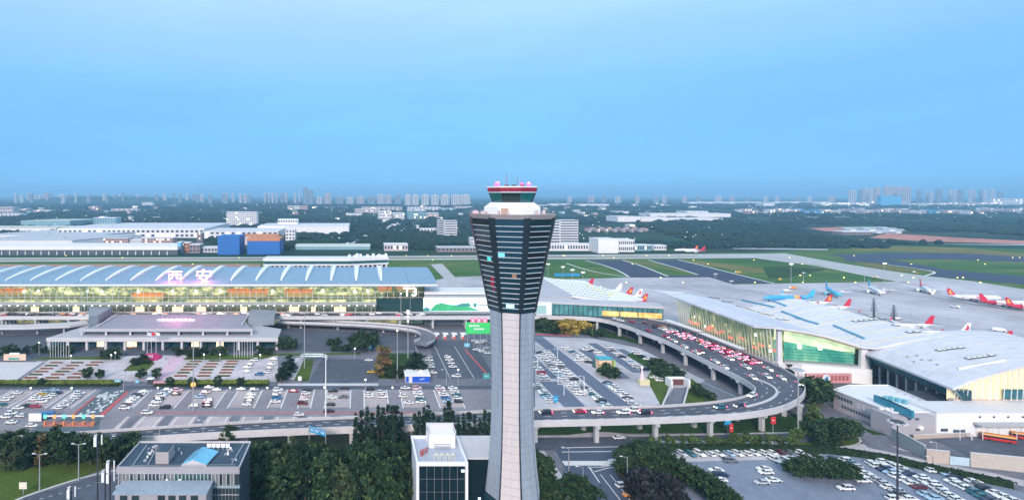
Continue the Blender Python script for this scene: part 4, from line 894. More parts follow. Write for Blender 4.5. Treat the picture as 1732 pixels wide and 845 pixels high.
# second hall, nearer
B_pts = shellpts([(1612,656.5,220),(1624,651,219.5),(1640,643.5,219),(1665,635,218.5),(1690,628,218),(1715,621.5,218),(1735,617,218),(1790,610,218),(1850,609,218),(1900,614,218),(1960,640,218)])
hall2 = thing('terminal_building', 'nearer white shell roofed terminal hall with slanted teal glazing', 'terminal', (272, 245, 0))
B_s = Shell(B_pts, 49, 10)
build_shell(hall2, B_s, 14)
for j in range(1, 9):
    rr = []
    for i in range(2, 2*(len(B_pts)-1)+1):
        q = B_s.pt(i/2, j/9); rr.append([q+Vector((0,-.1,0)), q+Vector((0,-.1,.13)), q+Vector((0,.1,.13)), q+Vector((0,.1,0))])
    part('roof_seam', MB().loft(rr, True, True), mat('seam_grey', (.58,.56,.50), .5, .1, .2), hall2)
rooflights(hall2, B_s, [(1589,592.5),(1597,591.5),(1605,590),(1614,589),(1624,588),(1639,606),(1648,605),(1657,603.5),(1666,602.5),(1676,601)], 2.0, 2.4)
for px, py in ((1536,604),(1552,602),(1560,609),(1575,610),(1586,617),(1547,612)):
    h = B_s.hit(px, py)
    if h: part('roof_vent', MB().box(h.x-.4,h.x+.4,h.y-.4,h.y+.4,h.z-.2,h.z+.5), STEEL, hall2)
a, b = B_s.hit(1621,625), B_s.hit(1700,610)
if a and b: part('roof_rib', MB().tube(a+Vector((0,0,.25)), b+Vector((0,0,.25)), .5, n=5), WHITE, hall2)
e0, e1 = B_s.pt(0,0), B_s.pt(0,1)
TEAL2 = mat('teal_glazing', (.02,.14,.17), .12, .3, .15, spec=.9)
for i in range(24):
    def EE(t, o, z): q = e0.lerp(e1, t); return (q.x+o, q.y, z)
    t0, t1 = (i+.05)/24, (i+.95)/24
    for j, (oa, za, ob, zb) in enumerate(((1.0,14.2,2.6,11.9),(2.6,11.85,4.4,9.8))):
        part('glass_pane', MB().add([EE(t0,ob,zb),EE(t1,ob,zb),EE(t1,oa,za),EE(t0,oa,za)], [(0,3,2,1)]), TEAL2, hall2)
    part('mullion', MB().tube(EE(i/24,.95,14.3), EE(i/24,4.3,9.7), .09, n=4), mat('mullion_teal', (.25,.5,.52), .4, 0), hall2)
part('glazing_core', MB().loft([[(e0.x+1.3,e0.y+.2,14),(e0.x+4.6,e0.y+.2,9.9),(e0.x+8,e0.y+.2,9.9),(e0.x+8,e0.y+.2,14)],[(e1.x+1.3,e1.y,14),(e1.x+4.6,e1.y,9.9),(e1.x+8,e1.y,9.9),(e1.x+8,e1.y,14)]], True, True), mat('teal_core', (.02,.07,.09), .4, .2, .2), hall2)
part('glazing_sill', MB().tube((e0.x+4.4,e0.y,9.5),(e1.x+4.4,e1.y,9.5),.35,n=5), DARKM, hall2)
part('under_wall', MB().prism([(e0.x+9,e0.y+2),(e1.x+9,e1.y),(e1.x+70,e1.y),(e0.x+70,e0.y+2)], 0, 9.8), mat('under_dark', (.07,.07,.08), .6, .2, .1), hall2)
for i in range(9): q = e0.lerp(e1, (i+.4)/9); part('column', MB().tube((q.x+5,q.y,0),(q.x+5,q.y,9.3),.5,n=7), CONC, hall2)
gm_ = MB(); GB = [B_s.pt(i/2,0) for i in range(0, 2*(len(B_pts)-1)+1)]; nb = len(GB)
CREAM_GLOW = mat('gable_cream_glow', (.72,.62,.42), .5, .12, .15, emis=(1,.75,.35), es=.18)  # cream wall, with the warm light on it put in as weak emission
gm_.add([(q.x+.6,q.y+3,9.4) for q in GB]+[(q.x+.6,q.y+3,max(9.5,q.z-1)) for q in GB], [(i,i+1,nb+i+1,nb+i) for i in range(nb-1)]); part('gable_wall', gm_, CREAM_GLOW, hall2)
part('gable_base', MB().box(e0.x+1, e0.x+80, e0.y+.6, e0.y+2.9, 7.5, 10.2), mat('gable_base', (.62,.50,.42), .6, .1, .2), hall2)
for i in range(16): q = GB[min(nb-1, 1+i)]; part('gable_post', MB().tube((q.x+.6,q.y+1.5,10.2),(q.x+.4,q.y+.6,max(10.3,q.z-.9)),.14,n=4), WHITE, hall2)
for i in range(8): part('gable_window', MB().box(XD(222,1688)+i*4.5, XD(222,1688)+i*4.5+4.2, 220.2, 220.5, 10.4, 14.5), TEAL2, hall2)

# ================================================================ service buildings, right foreground
dk = thing('flat_roof_building', 'single storey building with a broad black bitumen roof before the nearer terminal hall', 'service building', (*G(1650,690,8), 0))
part('wall', MB().prism([G(*p,7) for p in ((1508,665),(1600,662),(1900,662),(1900,700),(1602,700))], 0, 6.9), WALLB, dk)
part('roof', MB().prism([G(*p,8) for p in ((1505,662),(1600,658),(1900,658),(1900,698),(1600,698))], 6.92, 8), mat('bitumen', (.05,.055,.075), .55, .35, .08), dk)
for a in ((1520,668),(1560,680),(1620,672),(1680,668),(1700,688),(1640,690)): p = G(*a, 8); part('roof_patch', MB().box(p[0]-1.6,p[0]+1.6,p[1]-1.2,p[1]+1.2,8.005,8.03), mat('bitumen_patch', (.10,.11,.14), .5, .3, .2), dk)
wb = thing('service_building', 'long grey white service building with blue cooling units on its roof', 'service building', (*G(1480,700,0), 0))
zw = 8.0
rp = [G(*p,zw) for p in ((1410,660),(1436,652.5),(1502,652.5),(1607,697.5),(1510,699))]
part('wall', MB().prism(rp, 0, zw), mat('service_wall', (.46,.43,.44), .6, .08, .1), wb)
part('roof', MB().prism([(Vector(p).lerp(Vector(G(1500,672,zw)), .035)[0], Vector(p).lerp(Vector(G(1500,672,zw)), .035)[1]) for p in rp], zw+.01, zw+.25), ROOFW, wb)
for a, b in zip(rp, rp[1:]+rp[:1]): part('parapet', MB().tube((*a,zw+.45),(*b,zw+.45),.3,n=4), WHITE, wb)
P0, P1 = Vector((*rp[0],0)), Vector((*rp[4],0)); dirw = (P1-P0).normalized(); nw = Vector((dirw.y,-dirw.x,0)); 
if nw.x > 0: nw = -nw
def wq(t0, t1, z0, z1, o): return MB().add([P0.lerp(P1,t0)+nw*o+Vector((0,0,z0)), P0.lerp(P1,t1)+nw*o+Vector((0,0,z0)), P0.lerp(P1,t1)+nw*o+Vector((0,0,z1)), P0.lerp(P1,t0)+nw*o+Vector((0,0,z1))], [(0,1,2,3)])
for i in range(5): part('window', wq(.08+.055*i,.12+.055*i,5.2,6.6,.06), mat('service_glass', (.06,.09,.12), .2, .2, .3), wb)
for i in range(6): part('roller_door', wq(.42+.085*i,.485+.085*i,4.4,6.7,.06), mat('door_pale', (.62,.56,.58), .5, .1, .3), wb)
for i in range(13): part('window', wq(.15+.05*i,.185+.05*i,2.0,3.2,.06), mat('service_glass', (.06,.09,.12)), wb)
fx0_, fx1_ = rp[4], G(1582,697.5,zw)
fb = thing('service_building', 'blank grey service block with two small windows at the corner of the long building', 'service building', (*G(1545,735,0), 0))
zf = ZD(G(1510,734,0)[1], 697.5)
part('wall', MB().prism([G(1510,739,0), G(1582,737,0), (G(1582,737,0)[0], G(1582,737,0)[1]+9), (G(1510,739,0)[0], G(1510,739,0)[1]+9)], 0, 7.9), mat('block_grey', (.40,.38,.40), .6, .07, .1), fb)
for px, py in ((1538,708),(1551,708),(1552,726)): d = G(px,738.2)[1]; part('window', MB().box(XD(d,px)-.6, XD(d,px)+.6, d-.25, d-.02, ZD(d,py)-.3, ZD(d,py)+.4), mat('service_glass', (.06,.09,.12)), fb)
d = G(1558,738)[1]; part('wall_lamp', MB().box(XD(d,1558)-.25,XD(d,1558)+.25,d-.5,d-.26,ZD(d,724),ZD(d,721)), LAMPC, fb)
for i in range(9):
    h = G(1489+i*5.2, 684+i*2.4, zw); part('cooling_unit', MB().obox((h[0]+.3,h[1],zw+.26),(1.0,5.5,2.9),0), mat('cooling_blue', (.04,.24,.34), .4, .25, .5), wb)
for i in range(5): h = G(1500+i*11, 676+i*2.6, zw); part('cooling_pipe', MB().box(h[0]-1,h[0]+2.4,h[1]-.5,h[1]+.7,zw+.26,zw+1.6), mat('pipe_blue', (.16,.42,.50), .4, .2, .5), wb)
for i in range(6): h = G(1492+i*10, 694+i*.6, zw); part('condenser', MB().box(h[0]-.6,h[0]+.6,h[1],h[1]+1,zw+.26,zw+1.2), WHITE, wb)
for i in range(7): h = G(1520+i*12, 664+i*5, zw); part('roof_vent', MB().lathe([(.25,zw+.2),(.25,zw+1.1),(.45,zw+1.2),(.1,zw+1.5)],6,c=h), STEEL, wb)
dp = thing('bus_depot', 'long white depot wall with an awning sheltering buses', 'depot', (*G(1660,738,0), 0))
d0 = G(1583,738)[1]; xa, xb = XD(d0,1584), XD(d0,1900)
part('wall', MB().box(xa, xb, d0, d0+11, 0, ZD(d0,698)), WHITE, dp); part('parapet', MB().box(xa-.1, xb, d0-.12, d0+11.1, ZD(d0,698)+.003, ZD(d0,696)), WALLB, dp)
part('awning', MB().box(XD(d0,1645), xb, d0-3.2, d0-.13, ZD(d0-2,719.5), ZD(d0-2,716.5)), mat('awning_grey', (.42,.42,.42), .6, .1, .2), dp)
for i in range(9): x = XD(d0-7.5,1647)+i*4.4; part('awning_post', MB().tube((x,d0-2.9,0),(x,d0-2.9,ZD(d0-2,719.5)-.02),.11,n=5), WHITE, dp)
for px in (1657,1681,1705,1730): part('wall_vent', MB().box(XD(d0,px)-.4,XD(d0,px)+.4,d0-.1,d0-.01,ZD(d0,706),ZD(d0,703)), DARKM, dp)
part('window', MB().box(XD(d0,1591),XD(d0,1603),d0-.1,d0-.01,ZD(d0,729),ZD(d0,724)), mat('service_glass', (.06,.09,.12)), dp); part('window', MB().box(XD(d0,1612),XD(d0,1632),d0-.1,d0-.01,ZD(d0,734),ZD(d0,726)), mat('service_glass', (.06,.09,.12)), dp)
def wallrun(name, label, pts, h, m, th=.4, cat='wall'):
    b = [G3(*p) for p in pts]; t = thing(name, label, cat, b[0])
    for a, c in zip(b, b[1:]):
        d = (c-a); n = Vector((-d.y,d.x,0)).normalized()*th/2; part('wall_panel', MB().prism([(a+n)[:2],(c+n)[:2],(c-n)[:2],(a-n)[:2]], 0, h), m, t); part('coping', MB().prism([(a+n*1.5)[:2],(c+n*1.5)[:2],(c-n*1.5)[:2],(a-n*1.5)[:2]], h+.003, h+.2), CONCL, t)
    return t
wallrun('boundary_wall', 'grey green boundary wall sloping past the service buildings', [(1508,744),(1530,757),(1565,777)], 5.0, mat('wall_greengrey', (.34,.37,.36), .7, .15, .1))
wallrun('boundary_wall', 'warm lit tan wall block beside the blue gate', [(1567,780),(1606,784)], 4.4, mat('wall_tan', (.46,.38,.32), .7, .12, .15))
wallrun('boundary_wall', 'long beige yard wall running right from the blue gate', [(1641,789),(1732,798),(1900,812)], 5.0, mat('wall_beige', (.47,.42,.36), .7, .1, .1))
gt = thing('yard_gate', 'pale blue metal yard gate between two walls', 'gate', G3(1623,787))
a, b = G3(1607,785), G3(1640,788.6)
for i in range(6): p, q = a.lerp(b,(i+.03)/6), a.lerp(b,(i+.97)/6); part('gate_panel', MB().prism([p[:2], q[:2], (q.x,q.y+.15), (p.x,p.y+.15)], .1, 3.0), mat('gate_blue', (.45,.58,.64), .5, .12, .4), gt)
wallrun('planter_wall', 'low tan planter wall with orange shrubs beside the bus yard', [(1545,742),(1640,738)], 1.6, mat('wall_tan', (.46,.38,.32)))

# ================================================================ office block, left foreground
of = thing('office_block', 'dark roofed grey office block with a blue pitched rooflight, at the lower left', 'office block', (-48, 150, 0))
zo = 22.0; yf, yb = 142.5, 157.5; xl, xr = XD(yf,197), XD(yf,405)
OG = mat('office_stone', (.36,.34,.36), .65, .12, .3); OGL = mat('office_glass', (.03,.05,.06), .15, .4, .4, spec=.7); OROOF = mat('office_roof', (.035,.065,.10), .6, .25, .12)
part('wall', MB().box(xl+.4, xr-.3, yf+.5, yb, 0, zo-.5), mat('office_side', (.06,.08,.10), .5, .2, .1), of)
part('roof', MB().box(xl+.3, xr-.3, yf+.5, yb-.2, zo-.48, zo-.3), OROOF, of)
part('parapet', MB().box(xl, xr, yf, yf+.48, zo-1.7, zo+.1), OG, of)
for x0_, x1_, y0_, y1_ in ((xl,xl+.25,yf+.5,yb),(xr-.25,xr,yf+.5,yb),(xl+.26,xr-.26,yb-.2,yb+.05)): part('parapet', MB().box(x0_,x1_,y0_,y1_,zo-.5,zo+.15), CONCL, of)
zb1, zb0 = ZD(yf,801), ZD(yf,821)
part('band_wall', MB().box(xl, xr, yf+.1, yf+.48, zb1, zo-1.72), OG, of); part('sill', MB().box(xl-.2, xr+.1, yf-.2, yf+.48, zb0-.5, zb0), mat('sill_teal', (.30,.38,.42), .5, .1, .3), of)
nw_ = 32
for i in range(nw_):
    a = xl+.5+(xr-xl-1)*i/nw_; b = xl+.5+(xr-xl-1)*(i+1)/nw_
    part('window', MB().box(a+.1, b-.1, yf+.3, yf+.45, zb0+.02, zb1-.02), [OGL, mat('office_glass_pale', (.20,.21,.21), .3, .3, .6), mat('office_glass_green', (.02,.09,.08), .15, .3, .4, spec=.8)][(2 if 15 <= i < 24 else (1 if rg.random() < .45 else 0))], of)
    part('mullion', MB().box(a-.08, a+.08, yf+.05, yf+.4, zb0+.01, zb1-.01), CONCL, of)
for px in (282.5,304.5): part('wall_unit', MB().box(XD(yf,px)-.35,XD(yf,px)+.35,yf-.25,yf+.04,ZD(yf,817),ZD(yf,809)), WHITE, of)
part('lower_wall', MB().box(xl+.2, xr-.2, yf+.15, yf+.48, 0, zb0-.52), OG, of)
for i in range(9):
    a = XD(yf,352)+i*.92
    for j in range(3): part('window', MB().box(a+.07,a+.85,yf+.02,yf+.14,zb0-2.2-1.9*j,zb0-.65-1.9*j), OGL, of)
ann_y = 136; part('porch_roof', MB().box(XD(ann_y,190), XD(ann_y,350), ann_y, yf-.25, ZD(ann_y,836), ZD(ann_y,833.5)), mat('porch_roof', (.30,.36,.42), .6, .15, .1), of)
part('porch_wall', MB().box(XD(ann_y,193), XD(ann_y,348), ann_y+.4, yf-.25, 0, ZD(ann_y,836)-.02), OG, of)
for px in (208,228,272,290,308,328): part('porch_window', MB().box(XD(ann_y,px)-.9, XD(ann_y,px)+.9, ann_y+.2, ann_y+.39, 8, ZD(ann_y,838.5)), OGL, of)
# roof plant
y_ = 146.5; part('roof_house', MB().box(XD(145,263), XD(145,285), 145, 149.5, zo-.29, zo+2.9), mat('roof_house_tan', (.40,.36,.35), .6, .12, .4), of); part('roof_house_top', MB().box(XD(145,263)+.2, XD(145,285)-.2, 145.2, 149.3, zo+2.91, zo+3.05), OROOF, of)
xa, xm, xb = XD(144,307), XD(147,333), XD(144,350); m = MB()
ya, yb2 = 143.6, 151.2; zr0 = zo+.2
m.loft([[(xa,ya,zr0),(xm,ya,zr0+1.3),(xb,ya,zr0)],[(xa+1.3,yb2,zr0),(xm+.6,yb2,zr0+1.3),(xb+1.3,yb2,zr0)]], False, False); part('roof_light', m, mat('roof_light_blue', (.16,.48,.68), .35, .12, .4), of)
part('roof_light_curb', MB().add([(xa,ya,zo-.3),(xb,ya,zo-.3),(xb,ya,zr0),(xm,ya,zr0+1.28),(xa,ya,zr0)], [(0,1,2,3,4)]), CONCL, of)
for i in range(4): 
    for s_ in (-1,1): part('roof_light_bar', MB().tube((xm+.1*i,145.5+1.4*i,zr0+1.35),(xm+s_*2.2+.15*i,145.2+1.4*i,zr0+.55),.07,n=4), mat('bar_dark', (.05,.12,.18), .5, 0), of)
for i in range(5): 
    x = XD(153,353)+i*1.35; part('satellite_dish', MB().lathe([(.05,0),(.35,.06),(.6,.22),(.66,.4)],8,c=(x,153.3)) if 0 else MB().tube((x,153.2,zo-.3),(x,153.2,zo+.5),.06,n=4).add([(x-.55,153.0,zo+.4),(x+.55,153.0,zo+.4),(x+.6,153.3,zo+1.4),(x-.6,153.3,zo+1.4)],[(0,1,2,3)]), WHITE, of)
for i in range(26):
    px, py = rg.choice([(245+rg.random()*20,755+rg.random()*25),(290+rg.random()*18,755+rg.random()*18),(380+rg.random()*20,758+rg.random()*20)]); p = G(px,py,zo-.3); part('roof_fitting', MB().obox((p[0],p[1],zo-.29),(.3+.5*rg.random(),.35,.35+.4*rg.random()),rg.random()), [WHITE, STEEL, CONCL][i % 3], of)
for a, b in (((250,785),(268,752)), ((392,783),(412,750)), ((225,785),(248,752))): part('roof_rail', MB().tube(G3(*a,zo+.2), G3(*b,zo+.2), .09, n=4), CONCL, of)
part('roof_rail', MB().tube(G3(222,786,zo+.5), G3(398,785,zo+.5), .05, n=4), STEEL, of)
# small structures in the middle ground
ar = thing('footbridge_canopy', 'white arched canopy over the pedestrian stair beside the car park', 'canopy', G3(531,605))
A1 = [G3(507,606,0), G3(509,603,3.6), G3(513,602,4.8), G3(545,602,4.8), G3(551,604,3.8), G3(553,607,2.6)]
for o_ in (0, 4.0):
    for p, q in zip(A1, A1[1:]): part('arch_beam', MB().tube(p+Vector((0,o_,0)), q+Vector((0,o_,0)), .38, n=5), WHITE, ar)
for i in range(7): p = A1[2].lerp(A1[3], i/6); part('canopy_pane', MB().add([p+Vector((-.9,0,0)),p+Vector((.9,0,0)),p+Vector((.9,4,0)),p+Vector((-.9,4,0))],[(0,1,2,3)]), mat('canopy_glass', (.05,.20,.18), .2, .2, .3), ar)
ks = thing('ticket_kiosk', 'white kiosk with a blue sign band at the edge of the western car park', 'kiosk', G3(706,646))
d = G(706,647)[1]; kx0, kx1 = XD(d,686), XD(d,727)
part('wall', MB().box(kx0,kx1,d,d+9,0,3.4), WALLB, ks); part('roof', MB().box(kx0-.4,kx1+.3,d-.3,d+9.3,3.42,3.9), WHITE, ks)
part('sign_band', MB().box(kx0+3.4,kx1,d-.12,d-.01,.3,3.2), mat('sign_blue', (.02,.10,.55), .4, .1, .3), ks); part('sign_band', MB().box(kx0+.2,kx0+1.6,d-.12,d-.01,.3,3.2), mat('sign_blue', (.02,.10,.55)), ks)
part('sign_mark', MB().tube((kx0+7,d-.15,1.7),(kx0+9.5,d-.15,2.2),.18,n=4), WHITE, ks)
gb = thing('roadside_billboard', 'green roadside billboard with two lines of white lettering left of the tower', 'billboard', G3(807,580))
d = 330; x0_, x1_ = XD(d,788), XD(d,829)
part('panel', MB().box(x0_,x1_,d,d+.5,ZD(d,564),ZD(d,545)), mat('board_green', (.03,.36,.10), .5, .12, .2, emis=(.05,.5,.12), es=.35), gb)
for i in range(6): part('lettering', MB().box(x0_+2+i*1.1,x0_+2.8+i*1.1,d-.06,d-.01,ZD(d,552),ZD(d,549)), WHITE, gb)
for i in range(6): part('lettering', MB().box(x0_+5+i*1.1,x0_+5.8+i*1.1,d-.06,d-.01,ZD(d,557.5),ZD(d,554.5)), WHITE, gb)
for i in range(4): part('post', MB().tube((x0_+1+4*i,d+.3,0),(x0_+1+4*i,d+.3,ZD(d,564)),.2,n=5), STEEL, gb)
rs = thing('red_characters', 'three red and white square characters standing above the green billboard', 'sign', (x0_+7,d,ZD(d,545)))
for i in range(3): part('character', MB().box(x0_+3+i*3.7,x0_+5.8+i*3.7,d+.05,d+.4,ZD(d,544.8),ZD(d,538)), mat('sign_red_lit', (.8,.1,.2), .4, .2, .5, emis=(.9,.15,.3), es=.6), rs); part('character_mark', MB().box(x0_+3.8+i*3.7,x0_+5.0+i*3.7,d-.04,d+.03,ZD(d,543),ZD(d,540)), WHITE, rs)
for i, px in enumerate((737,752,767,782)):
    t = thing('toll_booth', '%s white and red toll booth from the left in the row by the green billboard' % ORD[i], 'toll booth', G3(px,572), 0, 'toll booths by the green billboard')
    p = G3(px,572); part('booth', MB().box(p.x-.9,p.x+.9,p.y-1.5,p.y+1.5,0,2.9), WHITE, t); part('roof', MB().box(p.x-1.2,p.x+2.2,p.y-1.9,p.y+1.9,2.92,3.5), WHITE, t); part('base', MB().box(p.x-.7,p.x+.9,p.y-2.4,p.y-1.6,0,1.6), REDP, t)
kk = thing('information_kiosk', 'tan kiosk with teal roof in the eastern car park', 'kiosk', G3(1022,622)); p = G3(1022,621)
part('wall', MB().box(p.x-3.4,p.x+3.4,p.y-1.5,p.y+3,0,4.6), mat('kiosk_tan', (.62,.42,.30), .5, .15, .3, emis=(1,.6,.3), es=.15), kk); part('roof', MB().box(p.x-4,p.x+3.9,p.y-2,p.y+3.6,4.62,5.3), mat('kiosk_teal', (.05,.38,.45), .5, .1, .3), kk); part('window', MB().box(p.x+1.0,p.x+2.8,p.y-1.6,p.y-1.52,.3,3), DARKM, kk)
for dx in (-5.6,5.2): part('side_panel', MB().box(p.x+dx-.5,p.x+dx+.5,p.y-1,p.y+1,0,4.2), mat('panel_darkgreen', (.05,.12,.12) if dx < 0 else (.35,.5,.15), .5, .2, .3) if dx < 0 else mat('panel_lime', (.35,.5,.15), .5, .2, .3), kk)
cn = thing('cone_monument', 'small pale pink cone shaped stand on a cream base in the eastern car park', 'monument', G3(1088,650)); p = G3(1088,650)
part('base', MB().box(p.x-2.2,p.x+2.8,p.y-1,p.y+1.4,0,2.6), mat('base_cream', (.62,.58,.36), .6, .1, .3), cn); part('cone', MB().lathe([(1.3,2.62),(.9,4.5),(.45,6.5),(.25,8.2)],8,c=(p.x-.6,p.y)), mat('cone_pink', (.72,.58,.58), .5, .05, .3), cn); part('lamp', MB().lathe([(.3,8.22),(.4,8.6),(.1,9)],6,c=(p.x-.6,p.y)), LAMPC, cn)
tn = thing('underpass_entrance', 'white framed underpass mouth with a sunken ramp between grass banks', 'underpass', G3(1150,650))
rp = [G3(1120,686),G3(1133,643),G3(1167,643),G3(1155,688)]
part('ramp', MB().add([G3(1121,684,.12),G3(1153,686,.12),G3(1163,655,.12),G3(1140,655,.12)],[(0,1,2,3)]), ASPHL, tn)
part('wall', MB().tube(G3(1121,684,.9),G3(1139,644,1.2),.5,n=4), CONCL, tn); part('wall', MB().tube(G3(1155,687,.9),G3(1167,644,1.2),.5,n=4), CONCL, tn)
a, b = G3(1138,656), G3(1165,656); part('portal', MB().box(a.x-.5,b.x+.6,a.y+4.5,a.y+5.2,2.9,4.0), WHITE, tn); part('portal', MB().box(a.x-.8,a.x,a.y,a.y+5.2,.1,4.0).box(b.x,b.x+.8,a.y,a.y+5.2,.1,4.0), WHITE, tn); part('mouth', MB().box(a.x+.02,b.x-.02,a.y+4.2,a.y+4.45,.1,2.88), mat('mouth_red', (.13,.05,.05), .7, .3, .3), tn)
surf('grass_bank', [(1093,640),(1110,615),(1140,622),(1163,643),(1170,640),(1215,678),(1158,688),(1168,645),(1134,643),(1121,686),(1118,686)], LAWN, .09)
surf('grass_bank', [(1060,600),(1075,594),(1150,640),(1128,644)], GRASSD, .085)
tgs = thing('toll_gantry', 'white toll gantry over a red paved strip at the western car park entrance', 'gantry', G3(117,720))
gy_ = G(117,716)[1]; part('beam', MB().box(XD(gy_,74),XD(gy_,176),gy_-.2,gy_+.2,3.0,3.5), WHITE, tgs)
part('paving', MB().prism(poly([(76,713),(162,713),(158,721),(72,721)]), .03, .14), mat('paving_red', (.46,.16,.12), .7, .15, .3), tgs)
for i, px in enumerate((77,93,109,125,142,158)): x = XD(gy_,px); part('post', MB().tube((x,gy_,0),(x,gy_,2.98),.12,n=5), STEEL, tgs); part('signal', MB().box(x-.6,x+.6,gy_-.5,gy_-.22,2.4,3.9), mat('signal_green', (.1,.5,.35), .4, .1, .5, emis=(.15,.9,.6), es=.5) if i % 2 == 0 else mat('signal_orange', (.7,.3,.1), .4, .1, .5, emis=(1,.4,.15), es=.4), tgs); part('ticket_machine', MB().box(x+.3,x+1.0,gy_-2,gy_-1.2,.15,1.7), mat('machine_orange', (.65,.25,.10), .5, .1, .5), tgs)
rf = thing('flower_bed', 'round magenta flower bed with a white emblem on the plaza', 'flower bed', G3(254,606)); p = G3(254,605.5)
part('mound', MB().lathe([(6.6,0.1),(6.5,.5),(5,1.6),(2.5,2.3),(.3,2.6)],18,c=(p.x,p.y)), mat('flowers_magenta', (.52,.03,.14), .8, .35, .9, bump=.6), rf)
for i, (dx, w_, h_) in enumerate(((-3.6,1.6,.9),(-1.8,.5,1.5),(-.9,.5,1.2),(.2,1.2,1.6),(1.4,.5,1.7),(2.6,.4,1.9))): part('emblem', MB().box(p.x+dx,p.x+dx+w_,p.y-4.4,p.y-4.2,1.0,1.0+h_*1.2), WHITE, rf)
bd = thing('plaza_billboard', 'low tan billboard hut at the left edge of the plaza', 'billboard', G3(25,612)); p = G3(25,611)
part('panel', MB().box(p.x-6.4,p.x+6.2,p.y,p.y+.6,.6,4.2), mat('board_tan', (.66,.48,.36), .6, .15, .2), bd); part('roof', MB().box(p.x-3,p.x+2.4,p.y-.2,p.y+1,4.22,4.8), WHITE, bd); part('print', MB().box(p.x-3.5,p.x+2.5,p.y-.06,p.y-.01,1,2.2), BT, bd)
# ================================================================ cars
PAINT = {n: mat('paint_'+n, c, .3, 0, spec=.6) for n, c in {'white': (.78,.78,.77), 'silver': (.48,.50,.53), 'black': (.015,.017,.022), 'grey': (.16,.17,.19), 'red': (.42,.02,.05), 'blue': (.04,.16,.36), 'teal': (.03,.15,.19), 'pale blue': (.35,.52,.66), 'navy': (.015,.03,.085), 'yellow': (.65,.42,.04), 'maroon': (.14,.015,.03), 'orange': (.7,.25,.05), 'pink': (.70,.45,.48), 'purple': (.28,.05,.26)}.items()}
CGL = mat('car_glass', (.012,.018,.025), .08, 0, spec=.9); TYRE = mat('tyre', (.02,.02,.022), .8, 0)
def car_meshes(kind):
    L, Wd, hh, hr, c0, c1, r0, r1 = {'saloon': (4.6,1.8,.86,1.32,-1.75,1.05,-1.05,.35), 'hatchback': (4.1,1.76,.88,1.38,-1.95,.95,-1.6,.3), 'suv': (4.7,1.88,1.0,1.62,-2.2,1.1,-1.9,.45), 'van': (4.9,1.86,1.05,1.85,-2.4,1.7,-2.3,1.0)}[kind]
    P = [(-L/2,.30),(-L/2-.02,.62),(-L/2+.12,hh-.02),(c0,hh+.02),(c1,hh),(L/2-.35,hh-.16),(L/2-.02,hh-.32),(L/2,.32)]
    b = MB(); b.loft([[(x*.985,y,z if 0 < i < 7 else .36) for i, (x, z) in enumerate(P)] if abs(y) > Wd/2-.05 else [(x,y,z+.02) for x, z in P] for y in (-Wd/2,-Wd/2+.14,Wd/2-.14,Wd/2)], True, True)
    rw = Wd/2-.28; ww = Wd/2-.1
    b.loft([[(r0,-rw,hr),(r1,-rw,hr),(r1,rw,hr),(r0,rw,hr)],[(r0+.1,-rw+.1,hr+.05),(r1-.15,-rw+.1,hr+.05),(r1-.15,rw-.1,hr+.05),(r0+.1,rw-.1,hr+.05)]], True, True)
    for s_ in (-1, 1):                                                       # pillars
        for (xa, xb) in ((c0+.05, r0+.05),(c1-.05, r1-.02),((c0+c1)/2-.1,(r0+r1)/2)): b.tube((xa,s_*ww,hh),(xb,s_*rw,hr),.05,n=4)
    w_ = MB().loft([[(c0,-ww,hh),(c1,-ww,hh),(c1,ww,hh),(c0,ww,hh)],[(r0,-rw,hr-.01),(r1,-rw,hr-.01),(r1,rw,hr-.01),(r0,rw,hr-.01)]], True, True)
    wl = MB().tube((0,-.11,0),(0,.11,0),.31,n=9)
    pos = [(x, s_*(Wd/2-.1), .31) for x in (-L*.30, L*.31) for s_ in (-1,1)]
    aw = MB()
    for p in pos: aw.tube((p[0],p[1]-.11,p[2]),(p[0],p[1]+.11,p[2]),.31,n=7)
    tl = MB().box(-L/2-.05,-L/2+.05,-.2,.2,hh-.3,hh-.1)
    return dict(body=b.mesh('body', PAINT['white']), windows=w_.mesh('windows', CGL), wheel=wl.mesh('wheel', TYRE), wheels=aw.mesh('wheels', TYRE), pos=pos, L=L, W=Wd, hh=hh)
CM = {k: car_meshes(k) for k in ('saloon','hatchback','suv','van')}
TLM = MB().box(-.06,.06,-.34,.34,-.16,.18).mesh('tail_light', mat('tail_light_red', (.8,.02,.05), .4, 0, emis=(1,.05,.12), es=9)); HLM = MB().box(-.05,.05,-.24,.24,-.1,.12).mesh('headlight', mat('headlight_lit', (1,.95,.85), .4, 0, emis=(1,.92,.8), es=5))
cr = random.Random(21); SPEC = []
def car(*a, **k): SPEC.append(a)
def build_car(x, y, z, rz, colour, kind, label, group, near=False, lit=False, name='parked_car', sc=None):
    t = thing(name, label, 'car', (x,y,z), rz, group); c = CM[kind]
    o = part('body', c['body'], None, t); o.material_slots[0].link = 'OBJECT'; o.material_slots[0].material = PAINT[colour]
    part('windows', c['windows'], None, t)
    if near:
        for p in c['pos']: q = part('wheel', c['wheel'], None, t); q.location = p
    else: part('wheels', c['wheels'], None, t, kind='stuff')
    if lit:
        for s_ in (-1,1): q = part('tail_light', TLM, None, t); q.location = (-c['L']/2-.03, s_*(c['W']/2-.35), c['hh']-.2)
        for s_ in (-1,1): q = part('headlight', HLM, None, t); q.location = (c['L']/2-.02, s_*(c['W']/2-.35), c['hh']-.32)
    if sc: t.scale = sc
    return t
KINDS_ = ['saloon','saloon','hatchback','suv','saloon','hatchback','suv']
ROWS = []
def row(desc, L, rz=0.0, near=False, z=.09, jitter=.12, group=None, lit=False, end='far'):
    ROWS.append((desc, L, rz, near, z, jitter, group or 'cars in the '+desc, lit, end))
